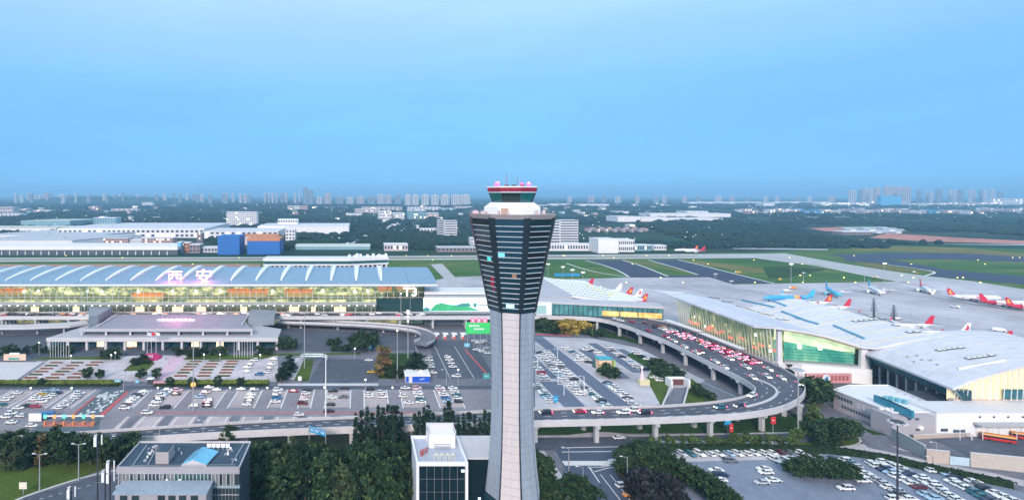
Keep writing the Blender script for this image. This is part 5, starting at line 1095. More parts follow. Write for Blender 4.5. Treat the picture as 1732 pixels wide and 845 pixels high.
def line(a, b, n, cols='wwwswwbwwgwwsww', skip=0.0):
    M = {'w':'white','s':'silver','b':'black','g':'grey','r':'red','u':'blue','t':'teal','p':'pale blue','n':'navy','y':'yellow','m':'maroon','o':'orange','k':'pink'}
    o = []; xa = XA(*a); xb = XA(*b); ya, yb = Ylot(a[1]), Ylot(b[1])
    for i in range(n):
        t = i/max(1,n-1); y = ya+(yb-ya)*t; x = xa+(xb-xa)*t; py = CY+H*F/y; px = CX+x*F/y
        if cr.random() < skip: continue
        o.append((px, py, M[cols[i % len(cols)]]))
    return o
W, B_, RD, SV, GY, BL, TE, PB, NV, YE, MR = 'white','black','red','silver','grey','blue','teal','pale blue','navy','yellow','maroon'
row('leftmost row, western car park', [(28,665,W),(16,672,W),(8,677,W),(3,685,'teal'),(-9,690,W)])
row('near half of the second row, western car park', [(19,700,W),(9,706,W),(34,704,W),(19,715,W),(54,721,W)])
row('left line of the pair before the toll lane', [(74,664,PB),(70,668,YE),(61,672,W),(57,676,W),(44,687,B_),(31,691,W)])
row('right line of the pair before the toll lane', [(92,661,PB),(97,665,NV),(88,669,W),(80,674,W),(71,680,W),(60,688,RD)])
row('single row just left of the toll lane', [(135,666,W),(129,670,W),(126,674,W),(117,678,W),(114,682,SV),(108,686,W),(98,691,W)])
row('row just right of the red toll kerb', [(243,663,W),(237,667,W),(232,670,B_),(228,673,W),(222,677,W),(218,681,SV),(212,686,MR),(211,691,W)])
row('second row right of the red toll kerb', [(286,660,W),(281,664,W),(277,667,PB),(272,670,W),(269,675,B_),(265,680,W),(261,686,W),(299,661,'pink'),(298,667,B_),(279,690,B_),(249,699,W)])
row('row by the orange lamp mast', [(366,660,W),(354,656,W),(348,664,'pink'),(337,672,PB),(352,678,W),(350,682,MR),(328,687,W),(350,687,B_)])
row('row left of the two full middle rows', [(407,659,W),(430,660,W),(427,664,SV),(425,668,W),(422,673,W),(420,679,GY),(417,685,W)])
row('row just left of the lone red car', [(470,660,W),(469,665,W),(468,669,GY),(468,674,BL),(466,680,W)])
row('middle rows of the western car park', [(497,662,RD),(519,660,B_),(517,666,W),(516,671,'pink'),(514,676,W),(512,683,MR),(506,702,W),(563,662,B_),(583,657,B_),(562,673,W),(581,672,GY),(558,685,B_),(556,696,B_)])
row('scattered bays below the ticket kiosk', [(626,659,B_),(625,667,W),(624,671,W),(645,664,W),(648,672,W),(686,657,W),(682,671,W),(691,682,W)])
row('full column just below the ticket kiosk', [(705,657,'pink'),(706,662,W),(707,666,W),(709,671,W),(711,676,TE),(712,681,W)])
row('left of two full columns beside the tower', [(744,657,W),(746,661,'pink'),(748,665,W),(751,669,W),(754,674,BL),(757,680,PB)])
row('right of two full columns beside the tower', [(766,657,W),(768,661,W),(770,665,W),(772,669,TE),(774,674,W),(776,680,B_)])
row('small lot beside the right planter grid', [(430,610,W),(422,617,SV),(418,622,W),(417,629,W),(462,608,W),(459,617,W),(455,623,SV),(452,630,W),(438,634,BL)])
row('asphalt yard above the ticket kiosk', [(624,610,W),(628,630,YE),(757,604,W),(760,609,W),(763,615,W),(766,621,W),(725,605,SV),(726,610,W),(728,616,SV),(729,621,W),(731,626,GY),(732,631,W),(772,637,W)])
row('small lot under the green billboard', [(803,577,W),(810,580,W),(818,577,W),(823,582,GY),(806,592,W),(815,595,W),(822,590,SV),(826,598,W)])
# eastern car park
row('column nearest the tower, eastern car park', line((904,612),(922,642),7,'wswwrws'), z=.1)
row('left line of the long pair, eastern car park', line((913,597),(950,640),10,'bwwwsgwwpw'), z=.1)
row('right line of the long pair, eastern car park', line((926,596),(971,642),11,'wwwswwgwwwb'), z=.1)
row('third column, eastern car park', line((955,588),(996,613),7,'wwtswwb'), z=.1)
row('cluster left of the tan kiosk', [(980,600,W),(985,604,W),(979,610,W),(987,608,W),(991,592,W),(996,587,W),(1000,590,W),(1003,594,NV),(1011,596,W)], z=.1)
row('column right of the tan kiosk', [(1031,588,W),(1037,594,GY),(1044,598,W),(1053,604,B_),(1061,609,W),(1066,613,PB),(1070,616,W),(1076,621,SV),(1090,626,NV)], z=.1)
row('outermost column, eastern car park', [(1075,595,W),(1079,599,W),(1086,604,B_),(1094,608,W),(1103,614,W),(1107,639,W),(1117,644,W)], z=.1)
row('near left column, eastern car park', line((908,652),(932,680),9,'wsgwwtpww'), z=.1)
row('short near column, eastern car park', line((962,648),(981,667),5,'wwsww'), z=.1)
row('long near column, eastern car park', line((980,648),(1026,688),12,'wwsgwwtwwbpw'), z=.1)
row('near column below the tan kiosk', line((1027,648),(1062,674),8,'npwwwwwb'), z=.1)
row('few bays by the lower kerb', [(1063,678,W),(1070,683,SV),(1078,687,W)], z=.1)
# right front car park
row('row along the hedge, front car park', [(1129,768,W),(1157,768,SV),(1168,769,TE),(1179,768,W),(1202,768,W),(1213,768,W),(1246,767,PB),(1257,768,W),(1268,767,W),(1279,767,W),(1291,766,W),(1304,767,W),(1313,767,MR),(1324,767,GY),(1335,767,W)], R(-75), True, .1, end='left')
row('short second row before the hedge', [(1314,777,W),(1325,777,W),(1337,776,W),(1347,775,SV),(1360,776,MR),(1144,779,W)], R(-75), True, .1, end='left')
row('open tarmac of the front car park', [(1211,796,W),(1219,804,NV),(1217,813,W),(1235,780,GY),(1292,794,W),(1295,800,W),(1307,813,W),(1430,827,W),(1290,817,SV)], 0, True, .1, end='left')
row('left diagonal row, front car park', [(1439,786,W),(1444,788,TE),(1450,792,SV),(1453,799,'purple'),(1466,803,W),(1470,807,W),(1459,814,W),(1481,810,SV),(1492,816,SV),(1500,823,W),(1510,828,SV),(1518,834,GY),(1533,841,W),(1513,844,W)], 0, True, .1)
row('left line of the middle double row, front', [(1486,789,W),(1492,793,W),(1499,796,NV),(1505,799,PB),(1511,803,W),(1521,808,W),(1538,816,W),(1554,825,MR),(1568,838,PB),(1578,843,PB)], 0, True, .1)
row('right line of the middle double row, front', [(1514,792,W),(1522,795,W),(1531,797,W),(1536,801,SV),(1544,806,NV),(1557,808,W),(1564,813,W),(1572,818,W),(1579,822,W),(1586,828,SV),(1594,832,W),(1602,837,W),(1609,842,W)], 0, True, .1)
row('left line of the rightmost double row', [(1612,813,W),(1619,817,W),(1626,822,W),(1633,825,W),(1642,829,TE),(1651,835,TE),(1662,841,NV)], 0, True, .1)
row('right line of the rightmost double row', [(1623,812,PB),(1630,815,NV),(1640,819,GY),(1657,820,W),(1665,827,B_),(1683,834,W),(1690,838,W),(1698,841,W),(1707,846,W),(1676,846,W)], 0, True, .1)
row('drive by the nearer terminal hall', [(1413,634,W),(1440,636,W),(1452,636,W),(1460,630,RD)], 0, False, .12, end='left')
row('road below the viaduct', [(1047,741,W),(1054,822,W),(1066,838,'orange')], R(8), True, .12, end='left')
for desc, L, rz, near, z, jit, grp, lit, end in ROWS:
    knd = []; cnt = {}
    for q in L:
        k = cr.choice(KINDS_); knd.append(k); cnt[q[2]] = cnt.get(q[2], 0)+1
    order = sorted(range(len(L)), key=(lambda i: L[i][1]) if end == 'far' else (lambda i: L[i][0])); seen = {}
    for i in order:
        px, py, c = L[i]; k = knd[i]; seen[c] = seen.get(c, 0)+1
        if cnt[c] == 1: lab = f'only {c} car in the {desc}'
        else: lab = f'{ORD[seen[c]-1]} {c} car from the {"far" if end == "far" else "left"} end, {desc}'
        x, y = G(px, py, z); r_ = rz+cr.uniform(-.05,.05)+(math.pi if cr.random() < .5 else 0)
        car(x, y, z, r_, c, k, lab, grp, near, lit, 'parked_car', (1.04, 1.0, .95))
# cars on the elevated road
def onroad(px, py): return G(px, py, 8.02)
VC = [(923,699,B_),(980,697,RD),(1011,699,W),(1055,699,W),(1071,696,W),(1089,698,B_),(1218,690,TE),(1250,687,NV),(1272,670,W),(1300,625,W),(1322,640,W),(1298,638,W),(1274,640,W),(1352,650,'pink'),(1041,540,W),(1050,543,W),(1070,545,RD),(1092,548,MR),(1108,552,MR),(1097,560,RD),(1120,557,W),(1127,570,RD),(1140,577,W),(1158,587,W),(1178,597,W),(1185,596,RD),(1210,612,W),(1226,622,W),(1234,608,W),(1262,622,W),(1281,612,RD)]
def seg(px, py):
    p = Vector((*G(px,py,8.0),8)); i = min(range(len(CEN)), key=lambda q: (CEN[q]-p).length_squared); a = CEN[max(0,i-3)]; b = CEN[min(899,i+3)]; return math.atan2((b-a).y,(b-a).x)
cnt = {}; 
for q in VC: cnt[q[2]] = cnt.get(q[2],0)+1
seen = {}
for px, py, c in sorted(VC):
    seen[c] = seen.get(c,0)+1; x, y = onroad(px,py)
    lab = f'{ORD[seen[c]-1]} {c} car from the left driving on the elevated road' if cnt[c] > 1 else f'the only {c} car driving on the elevated road'
    car(x, y, 8.02, seg(px,py), c, cr.choice(KINDS_), lab, 'cars on the elevated road', False, True, 'moving_car')
qs = []                                                                # the crowded drop-off kerb
for i in range(74):
    t = (i/74)**.85; lane = cr.choice([0,0,1,1,2]); px = 1128+170*t; py = 552+61*t
    p = Vector(G(px,py,8.02)); p.x += -3.2-3.3*lane+cr.uniform(-.4,.4); p.y += cr.uniform(-1.5,1.5)
    if any((p-q[0]).length < 4.4 and abs(p.x-q[0].x) < 2.3 for q in qs): continue
    qs.append((p, cr.choice([W,W,W,W,RD,RD,B_,SV,'orange','pink'])))
cnt = {}; seen = {}
for _, c in qs: cnt[c] = cnt.get(c,0)+1
for p, c in sorted(qs, key=lambda q: -q[0].y):
    seen[c] = seen.get(c,0)+1; px = CX+p.x*F/p.y
    lab = f'{ORD[seen[c]-1]} {c} car from the far end of the drop-off queue' if cnt[c] > 1 else f'the only {c} car in the drop-off queue'
    car(p.x, p.y, 8.02, math.atan2(1,.02)+cr.uniform(-.12,.12), c, cr.choice(KINDS_), lab, 'cars queuing at the drop-off kerb', False, True, 'queuing_car')

PK_ = [list(q) for q in SPEC]; SPEC.clear()                                # nudge neighbours so that no two bodies touch
def half(q): c, s_ = abs(math.cos(q[3])), abs(math.sin(q[3])); return (2.42*c+1.02*s_, 2.42*s_+1.02*c)
HX = [half(q) for q in PK_]
for it in range(40):
    moved = 0
    for i in range(len(PK_)):
        for j in range(i):
            a, b = PK_[i], PK_[j]
            dx, dy = a[0]-b[0], a[1]-b[1]
            if abs(dx) > 5 or abs(dy) > 5 or abs(a[2]-b[2]) > 2: continue
            ox = HX[i][0]+HX[j][0]-abs(dx); oy = HX[i][1]+HX[j][1]-abs(dy)
            if ox > 0 and oy > 0:
                moved += 1
                if oy <= ox: d_ = (oy/2+.02)*(1 if dy >= 0 else -1); a[1] += d_; b[1] -= d_
                else: d_ = (ox/2+.02)*(1 if dx >= 0 else -1); a[0] += d_; b[0] -= d_
    if not moved: break
SPEC += [tuple(q) for q in PK_]
SPEC.sort(key=lambda q: q[1]-(60 if q[9] else 0))
for q in SPEC[:296]: build_car(*q)
dm = MB(); dcols = list(PAINT); DM_ = [PAINT[c] for c in dcols]+[CGL, TLM.materials[0]]
for q in SPEC[296:]:
    x, y, z, rz, colour, kind = q[:6]; Mx = Matrix.Rotation(rz, 3, 'Z'); o_ = Vector((x,y,z))
    for key, mi in (('body', dcols.index(colour)), ('windows', len(dcols)), ('wheels', 2)):
        me = CM[kind][key]; dm.m = mi; dm.add([Mx @ v.co+o_ for v in me.vertices], [tuple(p.vertices) for p in me.polygons])
part('distant_parked_cars', dm, DM_, None, 'stuff')
# distant queue on the western terminal deck: too small to pick apart
dq = MB(); cols = [PAINT[c] for c in (W, SV, B_, RD, GY, 'orange')]
for i in range(85):
    x = XD(386, cr.uniform(-10,735)); y = cr.choice([381.5,385,388.5]); dq.m = cr.choice([0,0,0,1,1,2,3,4,5]); dq.loft([[(x-2.2,y-.85,8.3),(x+2.2,y-.85,8.3),(x+2.2,y+.85,8.3),(x-2.2,y+.85,8.3)],[(x-2.2,y-.85,8.9),(x+2.1,y-.85,8.8),(x+2.1,y+.85,8.8),(x-2.2,y+.85,8.9)],[(x-1.4,y-.65,9.45),(x+.5,y-.65,9.45),(x+.5,y+.65,9.45),(x-1.4,y+.65,9.45)]], True, True)
o = part('deck_traffic', dq, cols, None, 'stuff')
# buses and lorries
def bus(px, py, rz, lab, c1, c2):
    x, y = G(px,py,.1); t = thing('parked_bus', lab, 'bus', (0,0,0), rz, 'buses at the depot')
    part('body', MB().box(-5.5,5.5,-1.25,1.25,.45,1.5), mat('bus_'+c2, (.50,.03,.03), .4, 0, spec=.6), t); part('windows', MB().box(-5.42,5.46,-1.2,1.2,1.5,2.35), CGL, t); part('roof', MB().loft([[(-5.5,-1.25,2.36),(5.5,-1.25,2.36),(5.5,1.25,2.36),(-5.5,1.25,2.36)],[(-5.4,-1.1,2.85),(5.4,-1.1,2.85),(5.4,1.1,2.85),(-5.4,1.1,2.85)]], True, True), mat('bus_'+c1, (.75,.28,.03), .4, 0, spec=.6), t)
    for xx in (-3.4,3.4):
        for s_ in (-1,1): q = part('wheel', CM['suv']['wheel'], None, t); q.location = (xx,s_*1.2,.45); q.scale = (1.45,1,1.45)
    for s_ in (-1,1): part('headlight', MB().box(5.5,5.56,s_*.9-.2,s_*.9+.2,.7,1.0), WHITE, t)
    t.location = (x,y,.1); t.scale = (.82,.9,.85)
bus(1688,745,R(-28),'orange roofed red bus parked facing out under the depot awning','orange','red'); bus(1738,743,R(-28),'second orange roofed red bus cut off by the right edge of the picture','orange','red')
t = thing('blue_lorry', 'blue covered lorry near the toll gantry in the western car park', 'lorry', (0,0,0), R(12)); part('box', MB().box(-2.8,2.6,-1.1,1.1,.7,2.6), PAINT['blue'], t); part('cab', MB().box(-4.6,-2.9,-1.0,1.0,.5,2.1), mat('cab_blue', (.05,.35,.6), .4, 0), t); part('wheels', MB().tube((-3.6,-1,.45),(-3.6,1,.45),.45).tube((1.4,-1,.45),(1.4,1,.45),.45), TYRE, t, kind='stuff'); t.location = (*G(81,706,.1),.1)
t = thing('white_signboard', 'blank white square signboard left of the toll gantry', 'signboard', G3(59,717)); p = G3(59,716); part('panel', MB().box(p.x-2.6,p.x+2.6,p.y,p.y+.3,1.0,4.2), WHITE, t); part('leg', MB().tube((p.x-2,p.y+.15,0),(p.x-2,p.y+.15,.98),.1,n=5), STEEL, t); part('leg', MB().tube((p.x+2,p.y+.15,0),(p.x+2,p.y+.15,.98),.1,n=5), STEEL, t)

# ================================================================ airliners
def plane(tx, ty, head, lab, fus, rear, tail, emb, L=37.0, grp='airliners parked on the apron', band=None):
    x, y = G(tx,ty,.25); t = thing('airliner', lab, 'airliner', (0,0,0), head, grp)
    c3 = {'white': (.80,.80,.80), 'red': (.60,.02,.06), 'blue': (.05,.38,.72), 'teal': (.06,.45,.60), 'orange': (.75,.38,.10), 'yellow': (.80,.45,.05)}
    pm = lambda n: mat('livery_'+n, c3[n], .32, .03, .3, spec=.6)
    r = 2.0; zc = 3.5; N = 12
    def ringx(xx, rr, dz): return [(xx, rr*math.cos(2*math.pi*k/N), zc+dz+rr*math.sin(2*math.pi*k/N)) for k in range(N)]
    st = [(0,.25,1.0),(3,.9,.75),(7,1.5,.4),(11,1.95,.05),(L*.5,2,0),(L-6,2,0),(L-3,1.75,-.12),(L-1.2,1.1,-.35),(L,.2,-.5)]
    a = [ringx(*q) for q in st[:4]]; b = [ringx(*q) for q in st[3:]]
    part('tail_section', MB().loft(a, True, True), pm(rear), t, smooth=True); part('fuselage', MB().loft(b, True, True), pm(fus), t, smooth=True)
    wn = MB()
    for s_ in (-1,1):
        for i in range(24): xx = 9+i*(L-14)/24; wn.box(xx,xx+.35,s_*1.99-.03,s_*1.99+.03,zc+.25,zc+.65)
    part('cabin_windows', wn, DARKM, t, kind='stuff'); part('cockpit_window', MB().loft([[(L-2.6,-1.2,zc+.75),(L-1.7,-.7,zc+.35),(L-1.7,.7,zc+.35),(L-2.6,1.2,zc+.75)],[(L-2.9,-1.0,zc+1.25),(L-2.2,-.6,zc+.8),(L-2.2,.6,zc+.8),(L-2.9,1.0,zc+1.25)]], True, True), CGL, t)
    part('tail_fin', MB().loft([[(.3,-.22,zc+1.6),(6.2,-.22,zc+1.6),(6.2,.22,zc+1.6),(.3,.22,zc+1.6)],[(-1.2,-.1,zc+7.4),(1.4,-.1,zc+7.4),(1.4,.1,zc+7.4),(-1.2,.1,zc+7.4)]], True, True), pm(tail), t)
    if emb:
        for s_ in (-1,1): part('emblem', MB().add([(1.0,s_*.24,zc+2.6),(3.4,s_*.24,zc+3.0),(2.0,s_*.22,zc+4.4),(1.7,s_*.17,zc+6.4),(.2,s_*.2,zc+4.6)], [(0,1,2,3,4)]), pm(emb), t)
    for s_ in (-1,1):
        part('wing', MB().loft([[(L*.40,s_*1.6,zc-1.0),(L*.60,s_*1.6,zc-1.0),(L*.60,s_*1.6,zc-.5),(L*.40,s_*1.6,zc-.5)],[(L*.33,s_*16.5,zc+.6),(L*.38,s_*16.5,zc+.6),(L*.38,s_*16.5,zc+.75),(L*.33,s_*16.5,zc+.75)]], True, True), mat('wing_grey', (.58,.60,.62), .4, .05, .3), t)
        part('stabiliser', MB().loft([[(.6,s_*.6,zc+.9),(4.2,s_*1.0,zc+.9),(4.2,s_*1.0,zc+1.1),(.6,s_*.6,zc+1.1)],[(-.8,s_*6.2,zc+1.6),(.7,s_*6.2,zc+1.6),(.7,s_*6.2,zc+1.7),(-.8,s_*6.2,zc+1.7)]], True, True), pm(tail if rear != 'white' else 'white'), t)
        part('engine', MB().tube((L*.50,s_*5.6,zc-1.35),(L*.61,s_*5.6,zc-1.35),.85,1.05,n=9), pm('white' if fus == 'white' else fus), t)
        part('winglet', MB().loft([[(L*.33,s_*16.5,zc+.6),(L*.38,s_*16.5,zc+.6),(L*.38,s_*16.55,zc+.7),(L*.33,s_*16.55,zc+.7)],[(L*.31,s_*17.1,zc+2.6),(L*.33,s_*17.1,zc+2.6),(L*.33,s_*17.15,zc+2.6),(L*.31,s_*17.15,zc+2.6)]], True, True), pm(tail), t)
        part('landing_gear', MB().tube((L*.47,s_*2.6,.5),(L*.47,s_*2.6,zc-1),.22,n=5).tube((L*.47,s_*2.6-.5,.55),(L*.47,s_*2.6+.5,.55),.55,n=8), TYRE, t)
    part('nose_gear', MB().tube((L-5,0,.5),(L-5,0,zc-1.6),.18,n=5).tube((L-5,-.4,.45),(L-5,.4,.45),.45,n=8), TYRE, t)
    if band: part('livery_band', MB().loft([ringx(L*.30,2.03,0), ringx(L*.42,2.03,0)], True, False), pm(band), t)
    t.location = (x,y,.25)
    return t
PI = math.pi
plane(1710,589,PI+.05,'red bodied airliner with yellow marked red tail, nearest on the right of the apron','white','red','red','yellow',36)
plane(1640,574,PI-.05,'white airliner with a red mark on its white tail behind the shell roof','white','white','white','red',36)
plane(1578,560,PI,'airliner of which only a plain red tail shows above the shell roof','white','white','red',None,36)
plane(1406,520,PI,'airliner whose red and yellow tail shows behind the roof, left of the dark masts','white','white','red','yellow',36)
plane(1438,528,PI+.1,'airliner whose small red tail tip just shows above the roof edge','white','white','red',None,32)
plane(1377,510,PI-.03,'bright blue airliner with an orange band lying along the roof edge','blue','blue','teal',None,44,band='orange')
plane(1397,494,PI+1.1,'blue bodied airliner with a yellow marked tail on the far apron','teal','blue','blue','yellow',36)
plane(1469,491,PI+1.05,'white airliner with a blue tail at the far apron edge','white','white','teal',None,36)
plane(1556,489,PI+.95,'white airliner with red and yellow tail at the far apron edge','white','red','red','yellow',36)
plane(1604,508,-.12,'leftmost of three white airliners nose right, with red yellow tail','white','white','red','yellow',42)
plane(1658,518,-.10,'middle of three airliners nose right, with red rear body','white','red','red',None,42)
plane(1702,525,-.08,'rightmost of three airliners nose right, cut by the picture edge','white','red','red','yellow',42)
plane(1003,489,PI+.05,'airliner whose slim red tail stands behind the dotted pier roof','white','white','red',None,36)
plane(1051,499,PI+.05,'all white airliner docked at the eastern pier','white','white','white',None,34)
plane(1069,506,PI+.05,'red and yellow tailed airliner between two white tails at the pier','white','red','red','yellow',34)
plane(1085,509,PI+.05,'white tailed airliner just left of the outermost red tail at the pier','white','white','white','red',34)
plane(1094,518,PI+.05,'outermost airliner at the eastern pier with red and yellow tail','white','red','red','yellow',34)
plane(1180,426,PI+.05,'left of two distant red tailed airliners beyond the runway','white','white','red','yellow',40)
plane(1192,427.5,PI+.05,'right of two distant red tailed airliners beyond the runway','white','red','red',None,34)
plane(1740,606,PI+.3,'white airliner nose entering at the right edge behind the shell hall','white','white','white',None,36)
# ================================================================ vegetation
def leafmat(name, col, hue=.25):
    m = bpy.data.materials.new(name); m.use_nodes = True; n = m.node_tree; b = n.nodes['Principled BSDF']; b.inputs['Roughness'].default_value = .8; b.inputs['Specular IOR Level'].default_value = .15
    t = n.nodes.new('ShaderNodeTexCoord'); a = n.nodes.new('ShaderNodeTexNoise'); a.inputs['Scale'].default_value = .55; a.inputs['Detail'].default_value = 4; oi = n.nodes.new('ShaderNodeObjectInfo')
    ad = n.nodes.new('ShaderNodeMath'); ad.operation = 'MULTIPLY_ADD'; ad.inputs[1].default_value = .3
    c = n.nodes.new('ShaderNodeValToRGB'); el = c.color_ramp.elements; el[0].position = .3; el[0].color = tuple(v*.5 for v in col)+(1,); el[1].position = .95; el[1].color = tuple(v*1.7 for v in col)+(1,)
    n.links.new(t.outputs['Object'], a.inputs[0]); n.links.new(oi.outputs['Random'], ad.inputs[0]); n.links.new(a.outputs[0], ad.inputs[2]); n.links.new(ad.outputs[0], c.inputs[0]); n.links.new(c.outputs[0], b.inputs['Base Color'])
    return m
LEAF = leafmat('leaves_broad', (.019,.043,.020)); LEAFP = leafmat('leaves_poplar', (.010,.029,.019)); LEAFY = leafmat('leaves_yellow', (.30,.22,.04)); LEAFR = leafmat('leaves_rust', (.16,.10,.045)); LEAFL = leafmat('leaves_light', (.055,.095,.025)); LEAFPU = leafmat('leaves_purple', (.015,.018,.022))
LEAFW = leafmat('leaves_willow', (.050,.075,.032))
BARK = mat('bark', (.10,.075,.055), .9, .3, 1.0)
def leaf_crown(rs, shape, n, sz):
    # clumps of small leaf faces spread through the crown, with gaps between clumps
    rr = random.Random(rs); m = MB()
    clumps = []
    nc = max(6, n//38)
    for _ in range(nc):
        while True:
            u = rr.random(); a = rr.random()*6.283; q = rr.random()**.45; rad = shape(u)
            if rr.random() < rad/shape(.45)+.15: break
        clumps.append((q*rad*math.cos(a), q*rad*math.sin(a), u, .55+.65*rr.random()))
    for k in range(n):
        cx, cy, cu, cs = clumps[rr.randrange(nc)]; d = Vector((rr.gauss(0,1), rr.gauss(0,1), rr.gauss(0,.8)))*sz*1.25*cs
        c = Vector((cx, cy, cu))+Vector((d.x, d.y, 0)); c.z = cu; z_ = d.z
        nrm = (Vector((cx, cy, 1.2))*.25+Vector((rr.gauss(0,1), rr.gauss(0,1), rr.gauss(0,1)+.35))).normalized(); t1 = nrm.orthogonal().normalized(); ang = rr.random()*6.28; t1 = (Matrix.Rotation(ang, 3, nrm) @ t1); t2 = nrm.cross(t1); s_ = sz*(.55+.7*rr.random())
        yield c, z_, t1*s_, t2*s_*.7
LIGHTER = {'leaves_broad': leafmat('leaves_broad_light', (.055,.085,.028)), 'leaves_poplar': leafmat('leaves_poplar_light', (.030,.062,.032)), 'leaves_purple': leafmat('leaves_purple_light', (.032,.034,.034)), 'leaves_rust': LEAFL, 'leaves_light': leafmat('leaves_lime', (.085,.115,.035))}
def tree_meshes(name, seed, R_, H_, base, n, sz, leaf, form):
    shp = {'round': lambda u: R_*math.sqrt(max(.02, 1-(2*u-1)**2))*(.9+.1*math.sin(9*u)), 'poplar': lambda u: R_*(min(1, u*5+.35))*(1-u)**.8+.08, 'cone': lambda u: R_*(1-u)**.9+.12, 'spread': lambda u: R_*math.sqrt(max(.03, 1-(1.6*u-.6)**2)), 'column': lambda u: R_*(1-.35*u)}[form]
    m = MB(); hc = H_-base; rl_ = random.Random(seed+99)
    for c, dz, a, b in leaf_crown(seed, shp, n, sz):
        p = Vector((c.x, c.y, base+c.z*hc+dz)); m.m = 1 if rl_.random() < .22 else 0; m.add([p-a-b, p+a-b*.6, p+a*.7+b, p-a*.8+b*.8], [(0,1,2,3)])
    me = m.mesh('crown', [leaf, LIGHTER.get(leaf.name, leaf)]); t = MB(); rr = random.Random(seed+5); tr = .035*H_*.55+.08
    t.tube((0,0,0),(0,0,base+hc*.35), tr, tr*.7, 7); t.tube((0,0,base+hc*.35),(rr.uniform(-.3,.3),rr.uniform(-.3,.3),base+hc*.85), tr*.7, tr*.2, 6)
    for k in range(6): 
        a = k*1.05+rr.random(); z0 = base+hc*(.05+.09*k); q = shp(.35)*.65; t.tube((0,0,z0),(q*math.cos(a),q*math.sin(a),z0+hc*.22), tr*.4, tr*.12, 5)
    return me, t.mesh('trunk', BARK)
TV = {'broad': [tree_meshes('b', s, 3.6, 9.5, 2.0, 1500, .42, LEAF, 'round') for s in (1,2,3)], 'tall': [tree_meshes('t', s, 4.3, 13, 2.2, 2100, .45, LEAF, 'round') for s in (4,5,6)],
      'poplar': [tree_meshes('p', s, 1.9, 16, 1.0, 1900, .30, LEAFP, 'poplar') for s in (7,8,9,10)], 'cone': [tree_meshes('c', s, 2.3, 8.5, .6, 900, .36, LEAFP, 'cone') for s in (11,12)],
      'small': [tree_meshes('s', s, 1.3, 4.6, 1.5, 330, .30, LEAFL, 'round') for s in (13,14,15)], 'bush': [tree_meshes('u', s, 1.8, 2.6, .2, 480, .30, LEAF, 'round') for s in (16,17)],
      'yellow': [tree_meshes('y', s, 1.7, 2.8, .2, 420, .32, LEAFY, 'round') for s in (18,)], 'rust': [tree_meshes('r', s, 1.6, 9.5, .8, 800, .36, LEAFR, 'poplar') for s in (19,20)], 'willow': [tree_meshes('w', s, 4.0, 12, 1.0, 2000, .42, LEAFW, 'spread') for s in (24,25)], 'purple': [tree_meshes('q', s, 3.4, 7.5, 1.2, 1300, .40, LEAFPU, 'round') for s in (21,22)]}
tr_ = random.Random(33)
def tree(px, py, top, kind, label, group, name=None, wide=1.0, z=0):
    x, y = G(px, py, z); me, tm = tr_.choice(TV[kind]); h0 = {'broad':9.5,'tall':13,'poplar':16,'cone':8.5,'small':4.6,'bush':2.6,'yellow':2.8,'rust':9.5,'purple':7.5,'willow':12}[kind]
    h = max(1.0, ZD(y, top)-z)*1.02; s_ = h/h0
    t = thing(name or {'poplar':'poplar_tree','cone':'conifer_tree','bush':'bush','yellow':'yellow_shrub','small':'young_tree'}.get(kind,'broadleaf_tree'), label, 'bush' if kind in ('bush','yellow') else 'tree', (x,y,z), tr_.random()*6.28, group)
    t.scale = (s_*wide if h < 40 else 1, s_*wide, s_); c = part('crown', me, None, t); part('trunk', tm, None, t); return t
def treerow(L, kind, desc, group, wide=1.0, noun='tree', jit=0):
    L = sorted(L); 
    for i, q in enumerate(L): 
        px, py, top = q
        lab = f'{ORD[i]} {noun} from the left in {desc}' if len(L) > 1 else f'{noun} {desc}'
        k = kind if isinstance(kind, str) else kind[i % len(kind)]
        tree(px, py, top, k, lab, group, wide=wide if not isinstance(wide, list) else wide[i % len(wide)])
# poplars left of the tower
pl = [(602,770,701),(611,766,694),(621,768,690),(630,772,698),(640,766,688),(648,770,691),(656,764,684),(664,769,688),(671,768,686),(679,773,700),(668,790,714),(690,776,732),(702,772,699),(709,768,697),(717,766,690),(724,770,688),(733,768,698),(742,772,706),(752,766,690),(759,768,681),(766,768,694),(775,772,706),(784,768,700),(794,770,697),(803,768,703),(812,772,710),(820,766,694),(828,770,700)]
treerow(pl, 'poplar', 'the dark poplar screen behind the office block', 'poplars left of the tower', [.85,1.0,.75,1.1], 'poplar')
bl = [(428,796,752),(436,832,764),(447,812,755),(452,850,784),(458,782,740),(466,835,762),(472,800,748),(480,862,790),(486,822,756),(495,786,739),(502,845,768),(510,808,752),(517,868,795),(522,785,746),(528,830,760),(538,806,752),(545,858,780),(553,830,768),(560,800,756),(566,850,776),(575,820,760),(583,866,790),(590,790,752),(597,838,766),(605,870,790),(612,812,756),(620,852,772),(629,820,752),(637,868,782),(645,838,758),(652,800,748),(660,862,780),(668,826,756),(676,800,752),(683,850,786),(689,815,772)]
treerow(bl[:28], ['tall','willow','broad','tall','poplar','willow','cone','tall'], 'the dense wood between the two office blocks', 'trees in the dense wood', [1.25,1.05,1.4,1.0,.9], 'leafy tree')
treerow(bl[28:], ['tall','poplar','tall'], 'the clump touching the white framed block', 'trees beside the white framed block', 1.15, 'leafy tree')
ll = [(2,782,737),(14,772,732),(24,790,742),(34,770,730),(46,786,738),(58,774,734),(70,788,740),(80,772,728),(90,784,736),(102,772,730),(112,788,742),(122,774,732),(134,783,738),(144,772,728),(154,786,740),(166,774,736),(178,784,742),(190,790,748),(204,782,738),(216,776,734),(228,768,736)]
treerow(ll, ['broad','tall','willow','broad','cone','broad','rust'], 'the belt at the lower left', 'trees in the lower left belt', [1.3,1.1,1.2,1.5], 'leafy tree')
